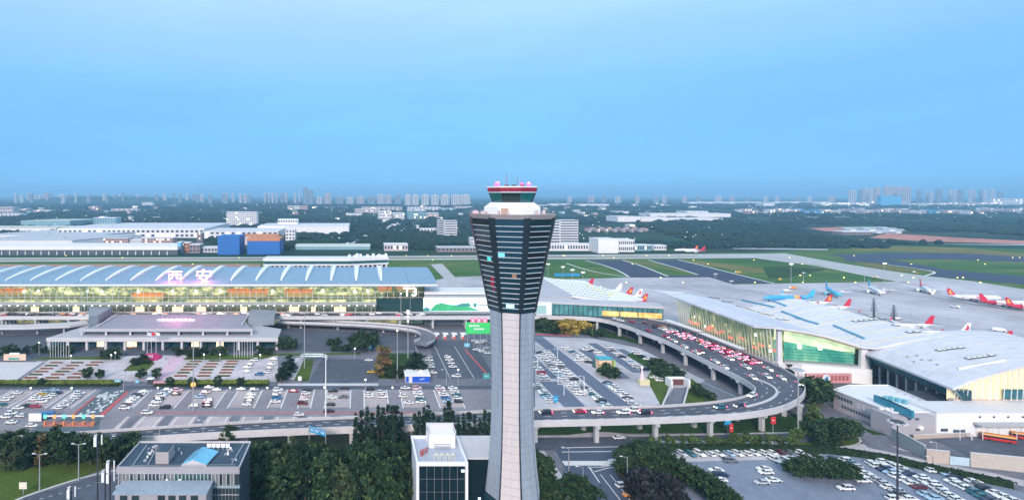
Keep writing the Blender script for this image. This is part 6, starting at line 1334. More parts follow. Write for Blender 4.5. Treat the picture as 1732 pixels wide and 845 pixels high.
treerow([(386,752,722)], 'broad', 'alone behind the dark roofed office block', None, 1.3, 'round dark tree'); treerow([(372,756,738)], 'rust', 'rusty brown behind the dark roofed office block', None, 1.5, 'small tree')
treerow([(912,862,800),(920,840,776),(928,868,808),(916,815,770),(926,800,772)], 'tall', 'the strip right of the tower base', 'trees right of the tower', 1.0)
treerow([(962,868,812),(974,852,804),(986,872,818),(1001,872,828)], 'broad', 'the clump below the road junction', 'trees below the road junction', 1.3)
treerow([(1052,803,762),(1063,792,752),(1076,800,750),(1088,793,748),(1100,803,752),(1112,797,752),(1122,806,760),(1134,800,768)], ['tall','broad'], 'the dark clump at the front road', 'trees at the front road', 1.15)
treerow([(1076,842,804),(1090,858,800),(1106,850,802),(1122,866,810),(1138,872,822)], 'purple', 'the near black clump below the junction lamps', 'dark trees below the junction', 1.2)
treerow([(1146,806,778),(1156,814,782),(1166,822,786),(1176,830,793),(1187,838,799),(1198,846,806),(1209,854,813),(1221,864,820),(1233,872,830),(1152,798,776),(1172,816,788),(1194,836,800),(1215,858,816)], 'broad', 'the rounded tree row beside the front car park', 'rounded trees beside the front car park', [1.35,1.25])
treerow([(1343,805,778),(1354,807,776),(1366,807,774),(1378,809,776),(1390,809,774),(1402,810,777),(1414,811,777),(1426,812,780),(1437,812,784)], 'broad', 'the oval island of the front car park', 'trees of the car park island', 1.5)
treerow([(1374,744,716),(1386,748,716),(1398,742,711),(1408,748,714),(1420,740,708),(1432,744,710),(1444,738,712),(1390,757,738),(1412,756,734)], 'broad', 'the clump on the lawn island', 'trees on the lawn island', 1.4)
treerow([(1340,632,610),(1334,640,616)], 'cone', 'the dark pair below the red billboard', 'conifers below the red billboard', 1.3, 'conifer'); treerow([(1372,684,646),(1382,688,640),(1392,684,645)], 'broad', 'the dark trio left of the service building', 'trees left of the service building', 1.2); treerow([(1374,705,683),(1380,722,694)], 'small', 'the pair at the foot of the viaduct bend', 'young trees at the viaduct bend', 1.3, 'young tree')
yl = [(1100,754,738),(1114,755,741),(1128,753,736),(1140,757,742),(1156,755,738),(1170,756,737),(1182,753,740),(1196,756,739),(1208,757,738),(1222,754,741),(1234,757,737),(1246,757,735),(1258,755,739),(1270,757,736),(1283,758,738),(1296,755,736),(1310,752,735),(1322,756,738),(1336,754,730),(1352,752,728),(1240,745,732),(1262,743,728)]
treerow(yl, 'small', 'the thin row along the front pavement', 'young trees along the front pavement', 1.25, 'young tree')
# forecourt and yards
treerow([(8,604,586),(18,606,584),(28,605,590)], 'broad', 'the dark group at the left end of the forecourt', 'trees at the left end of the forecourt', 1.5); treerow([(45,598,585),(62,597,582),(76,598,586)], 'broad', 'the low group beside the forecourt hall', 'trees beside the forecourt hall', 1.4)
treerow([(176,606,592),(187,608,590),(198,605,589)], 'broad', 'the low clump left of the flower bed', 'low trees left of the flower bed', 1.5)
treerow([(148,641,622),(169,641,625)], 'broad', 'the pair at the left planter grid', 'trees at the left planter grid', 1.35, 'round tree'); treerow([(238,641,623),(265,641,623)], 'broad', 'the pair below the flower bed', 'trees below the flower bed', 1.35, 'round tree'); treerow([(318,604,590),(330,604,588)], 'broad', 'the pair right of the flower bed', 'trees right of the flower bed', 1.5)
treerow([(228,616,606),(240,613,602),(250,614,607)], 'bush', 'the small lawn by the flower bed', 'bushes by the flower bed', 1.3, 'bush')
treerow([(70,652,639),(287,652,638),(325,653,638),(368,652,637),(407,652,638)], 'broad', 'the hedge line before the plaza', 'round trees in the plaza hedge', 1.35, 'round tree')
treerow([(480,640,612),(488,628,602),(475,645,622),(492,622,600)], 'cone', 'the dark file between lot and footpath', 'conifers by the footpath', 1.5, 'conifer'); treerow([(478,592,572),(488,592,570),(497,591,574)], 'broad', 'the group right of the forecourt hall', 'trees right of the forecourt hall', 1.3)
treerow([(598,592,568),(608,593,564),(618,593,562),(628,592,568),(612,578,558),(632,578,560)], 'broad', 'the island under the curved ramp', 'trees under the curved ramp', 1.4); treerow([(566,592,584),(576,593,585),(586,593,584)], 'bush', 'the low line beside the curved ramp', 'bushes by the curved ramp', 1.4, 'bush')
treerow([(646,634,588),(654,632,590)], 'rust', 'the rusty pair left of the tall light mast', 'rusty trees by the light mast', 1.5, 'slender tree'); treerow([(703,634,596),(711,634,600)], 'cone', 'the pyramid pair above the ticket kiosk', 'conifers above the ticket kiosk', 1.6, 'conifer'); treerow([(664,636,618),(674,637,622),(690,628,612)], 'bush', 'the little garden by the light mast', 'bushes by the light mast', 1.2, 'bush')
treerow([(558,583,573),(570,582,572)], 'bush', 'the road island before the terminal', 'bushes before the terminal', 1.2, 'bush'); treerow([(95,600,588),(115,598,587),(300,600,589),(345,599,588),(360,600,590),(375,600,588),(440,598,587),(455,599,589)], 'bush', 'front of the column front of the hall', 'bushes before the hall columns', 1.2, 'bush')
# eastern lot
treerow([(950,562,544),(957,563,542),(964,563,544),(972,562,541),(980,561,543),(988,561,546)], 'yellow', 'the flowering group under the viaduct', 'yellow shrubs under the viaduct', 1.3, 'yellow shrub'); treerow([(928,560,543),(938,562,546),(920,556,540),(1000,567,556),(1012,569,558)], 'bush', 'the bank behind the eastern car park', 'bushes on the bank', 1.5, 'bush')
treerow([(1020,634,622),(1030,636,616),(1040,635,624)], 'bush', 'the clump below the tan kiosk', 'bushes below the tan kiosk', 1.2, 'bush')
treerow([(1108,622,606),(1116,628,608),(1125,632,612),(1134,636,616),(1142,640,622),(1150,644,626),(1112,634,618),(1124,642,624)], 'broad', 'the dark bank left of the underpass', 'trees left of the underpass', 1.6, 'low tree'); treerow([(1176,668,654),(1186,672,656),(1195,674,660),(1204,677,664),(1180,660,648)], 'broad', 'the bank right of the underpass', 'trees right of the underpass', 1.5, 'low tree')
treerow([(1450,640,626),(1458,642,628)], 'broad', 'the pair right of the red billboard', 'trees right of the red billboard', 1.4)
# clipped hedges
def hedge(pts, h, w_, label, leaf, z=0):
    L = interp([G3(a,b) for a,b in pts], max(3, int(sum((G3(*a)-G3(*b)).length for a, b in zip(pts, pts[1:]))/1.5))); t = thing('hedge', label, 'hedge', L[0]); m = MB(); rr = random.Random(len(label))
    A = offset_line(L, w_/2); B = offset_line(L, -w_/2)
    m.loft([[a, a+Vector((0,0,h)), b+Vector((0,0,h)), b] for a, b in zip(A, B)], True, True)
    for a, b in zip(A, B):
        for k in range(int(16*w_/2)): 
            u = rr.random(); top = rr.random() < .6; p = a.lerp(b, u)+Vector((0,0,h+rr.gauss(0,.12))) if top else (b if rr.random() < .7 else a)+Vector((0,0,rr.random()*h)); p += Vector((rr.gauss(0,.5),rr.gauss(0,.12),0))
            v1 = Vector((rr.gauss(0,1),rr.gauss(0,1),rr.gauss(0,1))).normalized()*.32; v2 = Vector((rr.gauss(0,1),rr.gauss(0,1),rr.gauss(0,1))).normalized()*.26; m.add([p-v1-v2,p+v1-v2,p+v1+v2,p-v1+v2],[(0,1,2,3)])
    part('foliage', m, leaf, t); return t
LEAFH = leafmat('leaves_hedge', (.14,.17,.025)); LEAFHD = leafmat('leaves_hedge_dark', (.018,.038,.014))
hedge([(-120,649),(203,649)], 1.3, 5, 'long yellow green clipped hedge at the left of the plaza', LEAFH); hedge([(286,649),(452,649)], 1.3, 5, 'yellow green clipped hedge at the right of the plaza', LEAFH); hedge([(-120,652.5),(200,652.5)], 1.0, 1.6, 'dark low hedge under the yellow green one, left', LEAFHD); hedge([(262,652.5),(452,652.5)], 1.0, 1.6, 'dark low hedge under the yellow green one, right', LEAFHD)
hedge([(1118,762),(1290,762),(1390,764),(1440,769),(1500,778),(1580,797),(1650,811),(1712,824)], 1.9, 2.6, 'long dark hedge curving along the top of the front car park', LEAFHD); hedge([(1110,755.5),(1290,756)], 1.2, 1.2, 'thin dark hedge between pavement and front car park', LEAFHD)
hedge([(1046,800),(1060,818),(1075,850)], .9, 1.0, 'narrow brown green verge hedge beside the front road', LEAFR); hedge([(905,762),(915,775),(935,815)], 1.0, 1.2, 'dark hedge beside the tower pavement', LEAFHD)
# planting beds on the plaza
beds = [(95,614),(86,619),(78,624),(69,629),(60,634),(51,639.5),(130,614),(122,619),(114,624),(105,629),(97,634),(88,639.5),(163,613.5),(155,618),(143,628),(134,633),(124,639)], [(331,612),(325,616.5),(320,621),(315,626),(310,631),(305,636.5),(363,611),(358,616),(354,621),(350,626),(347,631),(344,636.5),(393,611.5),(390,616),(387,621),(384,626),(381,631),(378,636.5)]
for side, L in zip(('left', 'right'), beds):
    for i, (px, py) in enumerate(L):
        p = G3(px, py, .1); col = (i//6) % 3; m_ = [mat('bed_rust', (.16,.08,.04), .9, .4, .8), mat('bed_green', (.06,.075,.03), .9, .4, .8), mat('bed_brown', (.20,.08,.05), .9, .4, .8)][(i*7+col) % 3]
        t = thing('planting_bed', f'{ORD[i % 6 if i < 12 or side == "right" else i-12]} planting bed from the far end, {("left","middle","right")[min(2,i//6)]} column of the {side}hand plaza grid', 'planting bed', (p.x,p.y,.08), 0, f'beds of the {side}hand plaza grid')
        part('kerb', MB().box(p.x-3.4,p.x+3.4,p.y-1.1,p.y+1.1,.075,.32), CONCL, t); part('planting', MB().box(p.x-3.2,p.x+3.2,p.y-.9,p.y+.9,.325,.75), m_, t)
for a, b in (((35,642),(75,612)), ((62,611),(165,611))): part_ = struct('kerb', MB().tube(G3(*a,.2), G3(*b,.2), .25, n=4), CONC)

# ================================================================ masts, lamps, signs
def mast(px, py, top, label, kind='double', group=None, lit=False, col=None, z=0):
    x, y = G(px, py, z); h = ZD(y, top)-z; t = thing('lamp_post' if kind != 'flood' else 'floodlight_mast', label, 'lamp post', (x,y,z), 0, group); c = col or STEEL
    r_ = .14+.004*h
    part('pole', MB().tube((x,y,z),(x,y,z+h),r_*1.25,r_*.7,7), c, t); lm_ = LAMPC if lit else mat('lamp_off', (.62,.63,.64), .4, .05, .5)
    if kind == 'double':
        for s_ in (-1,1): a = part('arm', MB().tube((x,y,z+h-.1),(x+s_*1.9,y,z+h+.25),.07,n=5), c, t); part('lamp_head', MB().box(x+s_*1.9-.5,x+s_*1.9+.5,y-.22,y+.22,z+h+.2,z+h+.42), lm_, a)
    elif kind == 'single':
        a = part('arm', MB().tube((x,y,z+h-.1),(x-1.8,y,z+h+.2),.07,n=5), c, t); part('lamp_head', MB().box(x-2.5,x-1.6,y-.2,y+.2,z+h+.15,z+h+.36), lm_, a)
    elif kind == 'flood':
        a = part('lamp_frame', MB().box(x-1.8,x+1.8,y-.12,y+.12,z+h-.05,z+h+.25).box(x-1.8,x+1.8,y-.12,y+.12,z+h+.9,z+h+1.15), c, t)
        for i in range(5): part('lamp_head', MB().box(x-1.8+i*.78,x-1.3+i*.78,y-.55,y-.14,z+h+.28,z+h+.86), lm_, a)
    elif kind == 'ring':
        a = part('lamp_ring', MB().lathe([(1.5,z+h-.2),(1.7,z+h),(1.5,z+h+.15)],10,c=(x,y)), c, t)
        for i in range(8): q = i*.785; part('lamp_head', MB().box(x+1.9*math.cos(q)-.35,x+1.9*math.cos(q)+.35,y+1.9*math.sin(q)-.35,y+1.9*math.sin(q)+.35,z+h-.45,z+h-.1), lm_, a)
    elif kind == 'ball': part('lamp_head', MB().lathe([(.12,z+h),(.36,z+h+.25),(.38,z+h+.5),(.12,z+h+.75)],8,c=(x,y)), lm_, t)
    return t
mast(1350,738,624,'tall grey ring mast at the outside of the viaduct bend','ring'); mast(1518,872,712,'tall slender ring mast standing in the front car park','ring',col=DARKM)
mast(515,622,528,'thin tall lamp post beside the arched canopy','single'); mast(551,722,600,'white lamp post before the middle of the western car park','single',col=WHITE); mast(672,640,560,'lamp post with a lit head by the little garden','ball',lit=True); mast(678,560,497,'lamp post with a warm lit head before the T3 letters','ball',lit=True)
mast(327,695,578,'tall lamp post rising between plaza and western car park','single'); mast(209,662,638,'short post at the end of the red toll kerb','ball'); mast(755,652,625,'post with a pale blue sign beside the tower car rows','single'); mast(618,668,643,'lamp post with a white box at the car park edge','ball',lit=True)
for i, (px, py, tp) in enumerate(((52,662,657),(121,661,657),(267,661,656.5),(389,662,656.5),(452,662,656.5),(549,663,656),(664,661,656))): mast(px,py,tp,f'{ORD[i]} short lit globe lamp from the left along the car park edge','ball','globe lamps along the car park edge',True)
for i, (px, py, tp) in enumerate(((67,830,768),(133,812,751),(201,778,738))): mast(px,py,tp,f'{ORD[i]} double armed road lamp from the left at the lower left lawn','double','road lamps at the lower left')
for i, (px, py, tp) in enumerate(((270,752,723),(344,750,711))): mast(px,py,tp,f'{["left","right"][i]} double armed lamp post behind the dark roofed office','double','lamp posts behind the office')
for i, (px, py, tp) in enumerate(((962,798,757),(986,808,789),(1061,818,772),(1089,822,800),(1017,850,828),(1120,856,832))): mast(px,py,tp,f'{ORD[i]} single armed street lamp around the road junction','single','street lamps at the junction')
for i, (px, py, tp) in enumerate(((909,625,600),(943,608,590),(944,650,628),(954,668,650),(988,662,636))): mast(px,py,tp,f'{ORD[i]} thin white lamp post in the eastern car park','single','lamp posts in the eastern car park',col=WHITE)
for i, (px, py, tp) in enumerate(((1407,806,798),(1441,806,790),(1578,790,772),(1546,735,726),(1584,765,748),(1645,744,735))): mast(px,py,tp,f'{ORD[i]} short pole from the left around the boundary walls','single','poles by the boundary walls')
for i, (px, py, tp) in enumerate(((927,466,447),(952,470,452),(968,473,457),(986,476,461))): mast(px,py,tp,f'{ORD[i]} lit floodlight mast from the left by the blue hoarding','flood','floodlights by the blue hoarding',True)
for i, (px, py, tp) in enumerate(((1210,503,464),(1237,503,476),(1338,478,447),(1359,480,462),(1462,480,460),(1496,477,446))): mast(px,py,tp,f'{ORD[i]} tall floodlight mast from the left on the far apron','flood','floodlights on the far apron',i in (2,5))
for i, (px, py, tp) in enumerate(((1541,545,522),(1606,575,537),(1657,578,551))): mast(px,py,tp,f'{ORD[i]} grey floodlight mast behind the shell roofs','flood','floodlights behind the shell roofs')
for i, (px, py, tp) in enumerate(((1478,537,503),(1512,545,515))):
    x, y = G(px,py); h = ZD(y,tp); t = thing('lattice_mast', f'{["left","right"][i]} of two dark lattice masts behind the shell roof', 'mast', (x,y,0), 0, 'lattice masts behind the shell roof')
    part('pole', MB().tube((x,y,0),(x,y,h),.9,.25,6), DARKM, t)
    for k in range(5): part('platform', MB().lathe([(1.9-.28*k,h*(.35+.13*k)),(2.1-.3*k,h*(.35+.13*k)+.7)],8,c=(x,y)), mat('mast_grey', (.16,.18,.24), .5, .2, .5), t)
bm = thing('light_mast', 'bright white light mast with clustered lamps beyond the little garden', 'light mast', (*G(690,605),0)); x, y = G(690,605); h = ZD(y,526)
part('pole', MB().tube((x,y,0),(x,y,h),.35,.22,7), STEEL, bm)
for i, z in enumerate((h-1,h-4,h-6.5)): part('lamp_head', MB().lathe([(.3,z),(.9-.2*i,z+.4),(.8-.2*i,z+1.2),(.2,z+1.6)],8,c=(x,y)), [LAMPW,mat('lamp_pinkish', (1,.8,.75), .4, 0, emis=(1,.75,.7), es=.7),mat('lamp_pinkish', (1,.8,.75))][i], bm)
bl_ = thing('orange_lamp', 'round orange lamp on a short post by the western car park rows', 'lamp', G3(327,662)); p = G3(327,661); part('post', MB().tube(p,(p.x,p.y,1.9),.15,n=5), STEEL, bl_); part('globe', MB().lathe([(.2,1.9),(1.2,2.6),(1.3,3.4),(.8,4.2),(.1,4.4)],10,c=(p.x,p.y)), mat('globe_orange', (.8,.4,.05), .4, .05, .5, emis=(1,.5,.08), es=.4), bl_)
# cell antenna masts
for px, py, tp, n_a, lab in ((165,850,738,1,'tall antenna mast with white panels, lower left'),(186,872,782,2,'shorter antenna mast beside the dark roofed office'),(120,880,826,1,'stub antenna mast at the bottom edge'),(178,878,798,1,'thin antenna mast between two others at lower left')):
    D_ = 148; x, y = XD(D_,px), D_; h = ZD(D_,tp); t = thing('antenna_mast', lab, 'antenna mast', (x,y,0)); part('pole', MB().tube((x,y,0),(x,y,h+.5),.28,.2,7), DARKM, t)
    for k in range(n_a):
        for j in range(3):
            a = j*2.09+.4; q = part('bracket', MB().tube((x,y,h-1-2.6*k),(x+1.0*math.cos(a),y+1.0*math.sin(a),h-1-2.6*k),.06,n=4), DARKM, t); part('panel_antenna', MB().obox((x+1.05*math.cos(a),y+1.05*math.sin(a),h-2.2-2.9*k),(.35,.8,2.5),a), WHITE, q)
# flags and poles
for i, L in enumerate(([85,89.5,94,98.5,103,107.5,112,116.5],[396,400.5,405,409.5,414,418.5,423,427])):
    for j, px in enumerate(L):
        x, y = G(px,604); t = thing('flagpole', f'{ORD[j]} bare white flagpole in the {["left","right"][i]} row before the hall', 'flagpole', (x,y,0), 0, f'{["left","right"][i]} flagpoles before the hall'); part('pole', MB().tube((x,y,0),(x,y,ZD(y,576)),.13,.08,6), WHITE, t); part('finial', MB().lathe([(.05,ZD(y,576)),(.16,ZD(y,576)+.15),(.03,ZD(y,576)+.3)],6,c=(x,y)), WHITE, t)
for j, (px, c) in enumerate(((249,'pale'),(256,'red'),(264,'white'))):
    x, y = G(px,600); h = ZD(y,561); t = thing('flag', f'{c} flag on a tall pole behind the magenta flower bed', 'flag', (x,y,0), 0, 'flags behind the flower bed'); part('pole', MB().tube((x,y,0),(x,y,h),.14,.08,6), WHITE, t); m = MB(); m.add([(x+.1+.35*k,y+.12*math.sin(k*1.3),h-.2-.08*k-zz*1.7) for zz in (0,1) for k in range(7)], [(k,k+1,8+k,7+k) for k in range(6)]); part('cloth', m, {'red':mat('flag_red', (.6,.03,.04), .7, .1, .5),'pale':mat('flag_pale', (.6,.65,.7), .7, .1, .5),'white':WHITE}[c], t)
# road signs
def signpost(px, py, y0, y1, w_, label, m_, pole=1, z=0):
    x, y = G(px,py,z); t = thing('road_sign', label, 'road sign', (x,y,z)); a, b = XD(y,px-w_/2), XD(y,px+w_/2)
    part('panel', MB().box(a,b,y-.1,y+.1,ZD(y,y1),ZD(y,y0)), m_, t); part('lettering', MB().box(a+(b-a)*.2,a+(b-a)*.7,y-.13,y-.105,ZD(y,(y0+y1)/2)-.12,ZD(y,(y0+y1)/2)+.15), WHITE, t); part('post', MB().tube(((a+b)/2,y+.15,z),((a+b)/2,y+.15,ZD(y,y0)),.12,n=5), STEEL, t)
SB = mat('sign_sky_blue', (.03,.33,.62), .4, .08, .5); SBL = mat('sign_pale_blue', (.20,.55,.75), .4, .08, .5)
signpost(1231,736,704,718,11,'blue direction sign standing below the viaduct',SB); signpost(1237,742,716,730,6,'small red panel on a post below the viaduct',mat('sign_red', (.6,.04,.05), .4, .08, .5)); signpost(1308,735,704,716,8,'red and white banner sign under the viaduct bend',mat('sign_red', (.6,.04,.05)))
signpost(199,650,642,647,11,'pale blue sign at the left of the plaza entrance',SBL); signpost(232,650,642,647,6,'pale blue sign at the right of the plaza entrance',SBL); signpost(625,596,583,589,7,'small blue sign at the curved ramp',SB); signpost(790,600,580,586,9,'pale blue sign near the toll booths',SBL); signpost(823,642,631,640,12,'teal sign beside the tower shaft',mat('sign_teal', (.10,.40,.42), .4, .1, .5)); signpost(507,650,636,643,6,'white square sign on the small lawn',WHITE); signpost(940,684,669,679,8,'sky blue banner in the eastern car park',SB); signpost(39,836,815,826,13,'white and orange notice board on the lower left lawn',mat('sign_cream', (.75,.68,.55), .5, .1, .5))
gn = thing('sign_gantry', 'blue motorway style sign gantry beside the lower road', 'sign gantry', G3(540,775)); a, b = Vector((*G(523,772),0)), Vector((*G(551,783),0)); ha, hb = ZD(a.y,719), ZD(b.y,731)
part('post', MB().tube(a,(a.x,a.y,ha),.16,n=6), STEEL, gn); part('post', MB().tube(b,(b.x,b.y,hb+1),.16,n=6), STEEL, gn); part('beam', MB().tube((a.x,a.y,ha-.6),(b.x,b.y,hb+.3),.14,n=5), STEEL, gn)
for i, (u0, u1) in enumerate(((.02,.3),(.33,.62),(.65,.97))):
    p, q = a.lerp(b,u0), a.lerp(b,u1); zz = ha-.6+(hb+.9-ha)*(u0+u1)/2; s_ = part('sign_panel', MB().prism([p[:2],q[:2],(q.x,q.y+.15),(p.x,p.y+.15)], zz-1.7, zz+.5), SB, gn); part('lettering', MB().add([p.lerp(q,.2)+Vector((0,-.03,zz-.9)),p.lerp(q,.8)+Vector((0,-.03,zz-.9)),p.lerp(q,.8)+Vector((0,-.03,zz-.5)),p.lerp(q,.2)+Vector((0,-.03,zz-.5))],[(0,1,2,3)]), WHITE, s_)
bg_ = thing('plaza_gatehouse', 'small dark and white gatehouse in the hedge right of the plaza entrance', 'gatehouse', G3(254,650)); p = G3(254,650); part('wall', MB().box(p.x-1.5,p.x+1.2,p.y,p.y+2,0,2.6), DARKM, bg_); part('roof', MB().box(p.x-1.8,p.x+1.5,p.y-.3,p.y+2.3,2.62,2.95), WHITE, bg_); part('hoarding', MB().box(p.x+1.6,p.x+11,p.y,p.y+.3,0,1.8), mat('hoarding_pink', (.55,.3,.32), .6, .3, .8), bg_)
# ground service vehicles on the apron
for i, (px, py, c) in enumerate(((1330,493,W),(1405,496,W),(1421,495,W),(1500,492,'orange'),(1340,488,'orange'),(1520,540,W),(1575,497,W),(1615,520,W),(1690,560,W),(1480,470,'yellow'),(1320,474,'yellow'),(1548,462,'yellow'),(1248,462,'yellow'))):
    x, y = G(px,py,.25); t = thing('service_vehicle', f'{ORD[i]} small {c} ground vehicle on the apron', 'service vehicle', (0,0,0), 0, 'ground vehicles on the apron'); part('body', MB().box(-3.2,1.2,-1.1,1.1,.6,1.2 if i % 2 else 2.6), PAINT[c], t); part('cab', MB().loft([[(1.25,-1.1,.6),(3.2,-1.1,.6),(3.2,1.1,.6),(1.25,1.1,.6)],[(1.25,-1,2.3),(2.6,-1,2.3),(2.6,1,2.3),(1.25,1,2.3)]], True, True), PAINT[W], t); part('wheels', MB().tube((-2,-1.1,.5),(-2,1.1,.5),.5).tube((2,-1.1,.5),(2,1.1,.5),.5), TYRE, t, kind='stuff'); t.location = (x,y,.25); t.rotation_euler = (0,0,i*.7)

# people on the plaza
def person_mesh():
    V = [(0,0,.92),(0,0,1.18),(0,.01,1.42),(0,.01,1.55),(0,.02,1.66),(.1,0,.88),(.12,.04,.48),(.12,.0,.06),(.12,.14,.03),(-.1,0,.88),(-.12,-.06,.48),(-.12,-.12,.06),(-.12,.02,.03),(.2,0,1.38),(.25,.03,1.1),(.25,.12,.88),(-.2,0,1.38),(-.25,-.02,1.1),(-.25,.05,.88)]
    E = [(0,1),(1,2),(2,3),(3,4),(0,5),(5,6),(6,7),(7,8),(0,9),(9,10),(10,11),(11,12),(2,13),(13,14),(14,15),(2,16),(16,17),(17,18)]
    RR = [.15,.14,.15,.06,.1,.1,.075,.05,.05,.1,.075,.05,.05,.075,.05,.04,.075,.05,.04]
    me = bpy.data.meshes.new('person'); me.from_pydata(V, E, []); o = bpy.data.objects.new('person', me); COL.objects.link(o)
    md = o.modifiers.new('skin', 'SKIN'); 
    if not me.skin_vertices: me.skin_vertices.new() if hasattr(me.skin_vertices,'new') else None
    if not me.skin_vertices:
        bm_ = bmesh.new(); bm_.from_mesh(me); bm_.verts.layers.skin.verify(); bm_.to_mesh(me); bm_.free()
    for i, v in enumerate(me.skin_vertices[0].data): v.radius = (RR[i], RR[i]*.85); v.use_root = (i == 0)
    o.modifiers.new('sub', 'SUBSURF').levels = 1
    bpy.context.view_layer.update(); r = bpy.data.meshes.new_from_object(o.evaluated_get(bpy.context.evaluated_depsgraph_get())); bpy.data.objects.remove(o); return r
PM = person_mesh(); HAIR = MB().lathe([(.02,1.58),(.105,1.64),(.11,1.72),(.06,1.79),(.01,1.80)],8).mesh('hair', mat('hair_black', (.015,.012,.012), .6, 0))
for i, (px, py, c, lab) in enumerate(((281,609,(.03,.035,.05),'person in dark clothes walking right of the magenta flower bed'),(286,616,(.45,.12,.18),'person in a red top walking down the plaza'),(300,604,(.05,.07,.16),'person in navy clothes near the trees right of the flower bed'),(292,607,(.5,.5,.52),'person in pale clothes beside the dark clothed walkers'),(212,630,(.06,.06,.07),'person in black crossing the middle of the plaza'),(222,634,(.4,.36,.3),'person in beige near the plaza entrance signs'),(1100,786,(.5,.15,.2),'person in a red top at the junction corner'),(1092,788,(.6,.6,.6),'person in white at the junction corner'))):
    x, y = G(px,py,.1); o = part('person', PM, None, None); o.location = (x,y,.1); o.rotation_euler = (0,0,i*1.3); tag(o, lab, 'person')
    if not PM.materials: PM.materials.append(HAIR.materials[0])
    o.material_slots[0].link = 'OBJECT'; o.material_slots[0].material = mat('clothes_%s' % ['navy','red','blue','pale','black','beige','crimson','white'][i], c, .8, .1, 3); h_ = part('hair', HAIR, None, o)

for i, (px, py, tp) in enumerate(((188,612,601),(195,609,597),(66,600,580),(120,612,602),(345,612,600),(372,612,600),(440,612,601),(600,606,590),(712,642,628),(775,652,626))): mast(px,py,tp,f'{ORD[i]} small lit globe lamp from the left around plaza and yards','ball','globe lamps around the plaza',True)
surf('pink_glow_patch', [(262,641),(291,602),(313,604),(281,641)], mat('paving_pink_glow', (.60,.43,.52), .7, .12, .2), .085)  # neon sign's pink glow on the plaza, painted as a tinted paving patch
# ================================================================ middle distance and skyline
fr_ = random.Random(77)
FOOT = []
def ordn(i): 
    if i < 30: return ORD[i]
    return {3:'thirty',4:'forty',5:'fifty'}[(i+1)//10]+('-'+ORD[(i+1) % 10-1] if (i+1) % 10 else {0:''}[0]) if (i+1) % 10 else {4:'fortieth',5:'fiftieth'}[(i+1)//10]
WN = mat('far_window', (.06,.085,.11), .2, .3, .2); WNL = mat('far_window_lit', (.8,.7,.5), .4, 0, emis=(1,.82,.55), es=.9)
def bld(name, label, x0, x1, yb, yt, m, dep=30, nx=0, nz=0, cat='building', group=None, roof=None, slab=False, roofh=.8, lit=.06, top=None, zb=0, skew=0):
    D = H*F/(yb-CY); a, b = XD(D,x0), XD(D,x1); h = ZD(D,yt)-zb; FOOT.append((a-15,b+15,D-30,D+dep+10))
    t = thing(name, label, cat, ((a+b)/2, D, zb), 0, group)
    part('wall', MB().prism([(a,D),(b,D),(b+skew,D+dep),(a+skew,D+dep)], zb, zb+h-roofh), m, t)
    part('roof', MB().prism([(a-.4,D-.4),(b+.4,D-.4),(b+skew+.4,D+dep+.4),(a+skew-.4,D+dep+.4)], zb+h-roofh+.003, zb+h), roof or ROOFW, t)
    if dep >= 80:
        st = MB(); xx = a+6
        while xx < b-4:
            st.add([(xx-.5,D+2,zb+h+.25),(xx+.5,D+2,zb+h+.25),(xx+.5+skew*.95,D+dep-3,zb+h+.25),(xx-.5+skew*.95,D+dep-3,zb+h+.25)],[(0,1,2,3)]); xx += 11
        part('roof_strips', st, mat('roof_strip_grey', (.38,.41,.45), .5, .15, .05), t, kind='stuff')
        for i in range(5): vx = a+(b-a)*fr_.random(); part('roof_vent', MB().box(vx-2,vx+2,D+dep*.3,D+dep*.3+4,zb+h+.01,zb+h+2.2), STEEL, t)
    if nx:
        w_, q = MB(), MB(); hh = (h-roofh)/nz; ww = (b-a)/nx
        for j in range(nz):
            for i in range(nx):
                k = q if fr_.random() < lit else w_
                k.box(a+ww*(i+.2), a+ww*(i+.8), D-.12, D-.01, zb+hh*(j+.3), zb+hh*(j+.82))
        part('windows', w_, WN, t, kind='stuff')
        if q.f: part('lit_windows', q, WNL, t, kind='stuff')
    if slab:
        for j in range(slab): z = zb+(h-roofh)*(j+.5)/slab; part('window_band', MB().box(a+.8,b-.8,D-.14,D-.01,z,z+(h-roofh)/slab*.52), WN, t)
    return t
WH = mat('far_white', (.76,.74,.75), .6, .06, .02); PK = mat('far_pink_brick', (.52,.33,.30), .7, .12, .05); PKL = mat('far_pink_pale', (.60,.50,.50), .6, .08, .05); GR = mat('far_grey_roof', (.52,.54,.57), .6, .1, .02); BLU = mat('far_blue_cladding', (.015,.13,.42), .5, .1, .05); ORG = mat('far_orange_roof', (.55,.22,.10), .7, .12, .05); BRN = mat('far_brown', (.28,.22,.22), .7, .12, .05); TLB = mat('far_teal', (.20,.36,.42), .5, .1, .05); SKB = mat('far_sky_blue', (.10,.38,.62), .5, .1, .05)
bld('cargo_terminal','long cargo shed with a deep white roof and dark bays, beyond the long terminal',-60,300,431,416.5,mat('far_dark_bay', (.07,.09,.11), .6, .3, .05),60,0,0,roof=WH,roofh=5.5)
for i in range(26): x = XD(838,-50)+i*12.4; part('bay_post', MB().box(x-.6,x+.6,837.2,838,0,6), WH, bpy.data.objects['cargo_terminal'])
bld('warehouse','grey roofed warehouse at the left edge behind the cargo shed',-80,122,420,406,WH,130,0,0,roof=GR,skew=70)
bld('warehouse','second grey roofed warehouse, behind the first at the left',-40,168,408,397,WH,150,0,0,roof=GR,skew=60)
bld('warehouse','long pale roofed shed with lamps along its edge, upper left',-80,95,393,385,WH,90,0,0,roof=mat('far_cream_roof', (.62,.60,.52), .6, .06, .02),skew=40)
bld('warehouse','pale greenish roofed shed before the dark woods, upper left',35,118,383,373,TLB,120,0,0,roof=mat('far_green_roof', (.50,.56,.50), .6, .06, .02),skew=40)
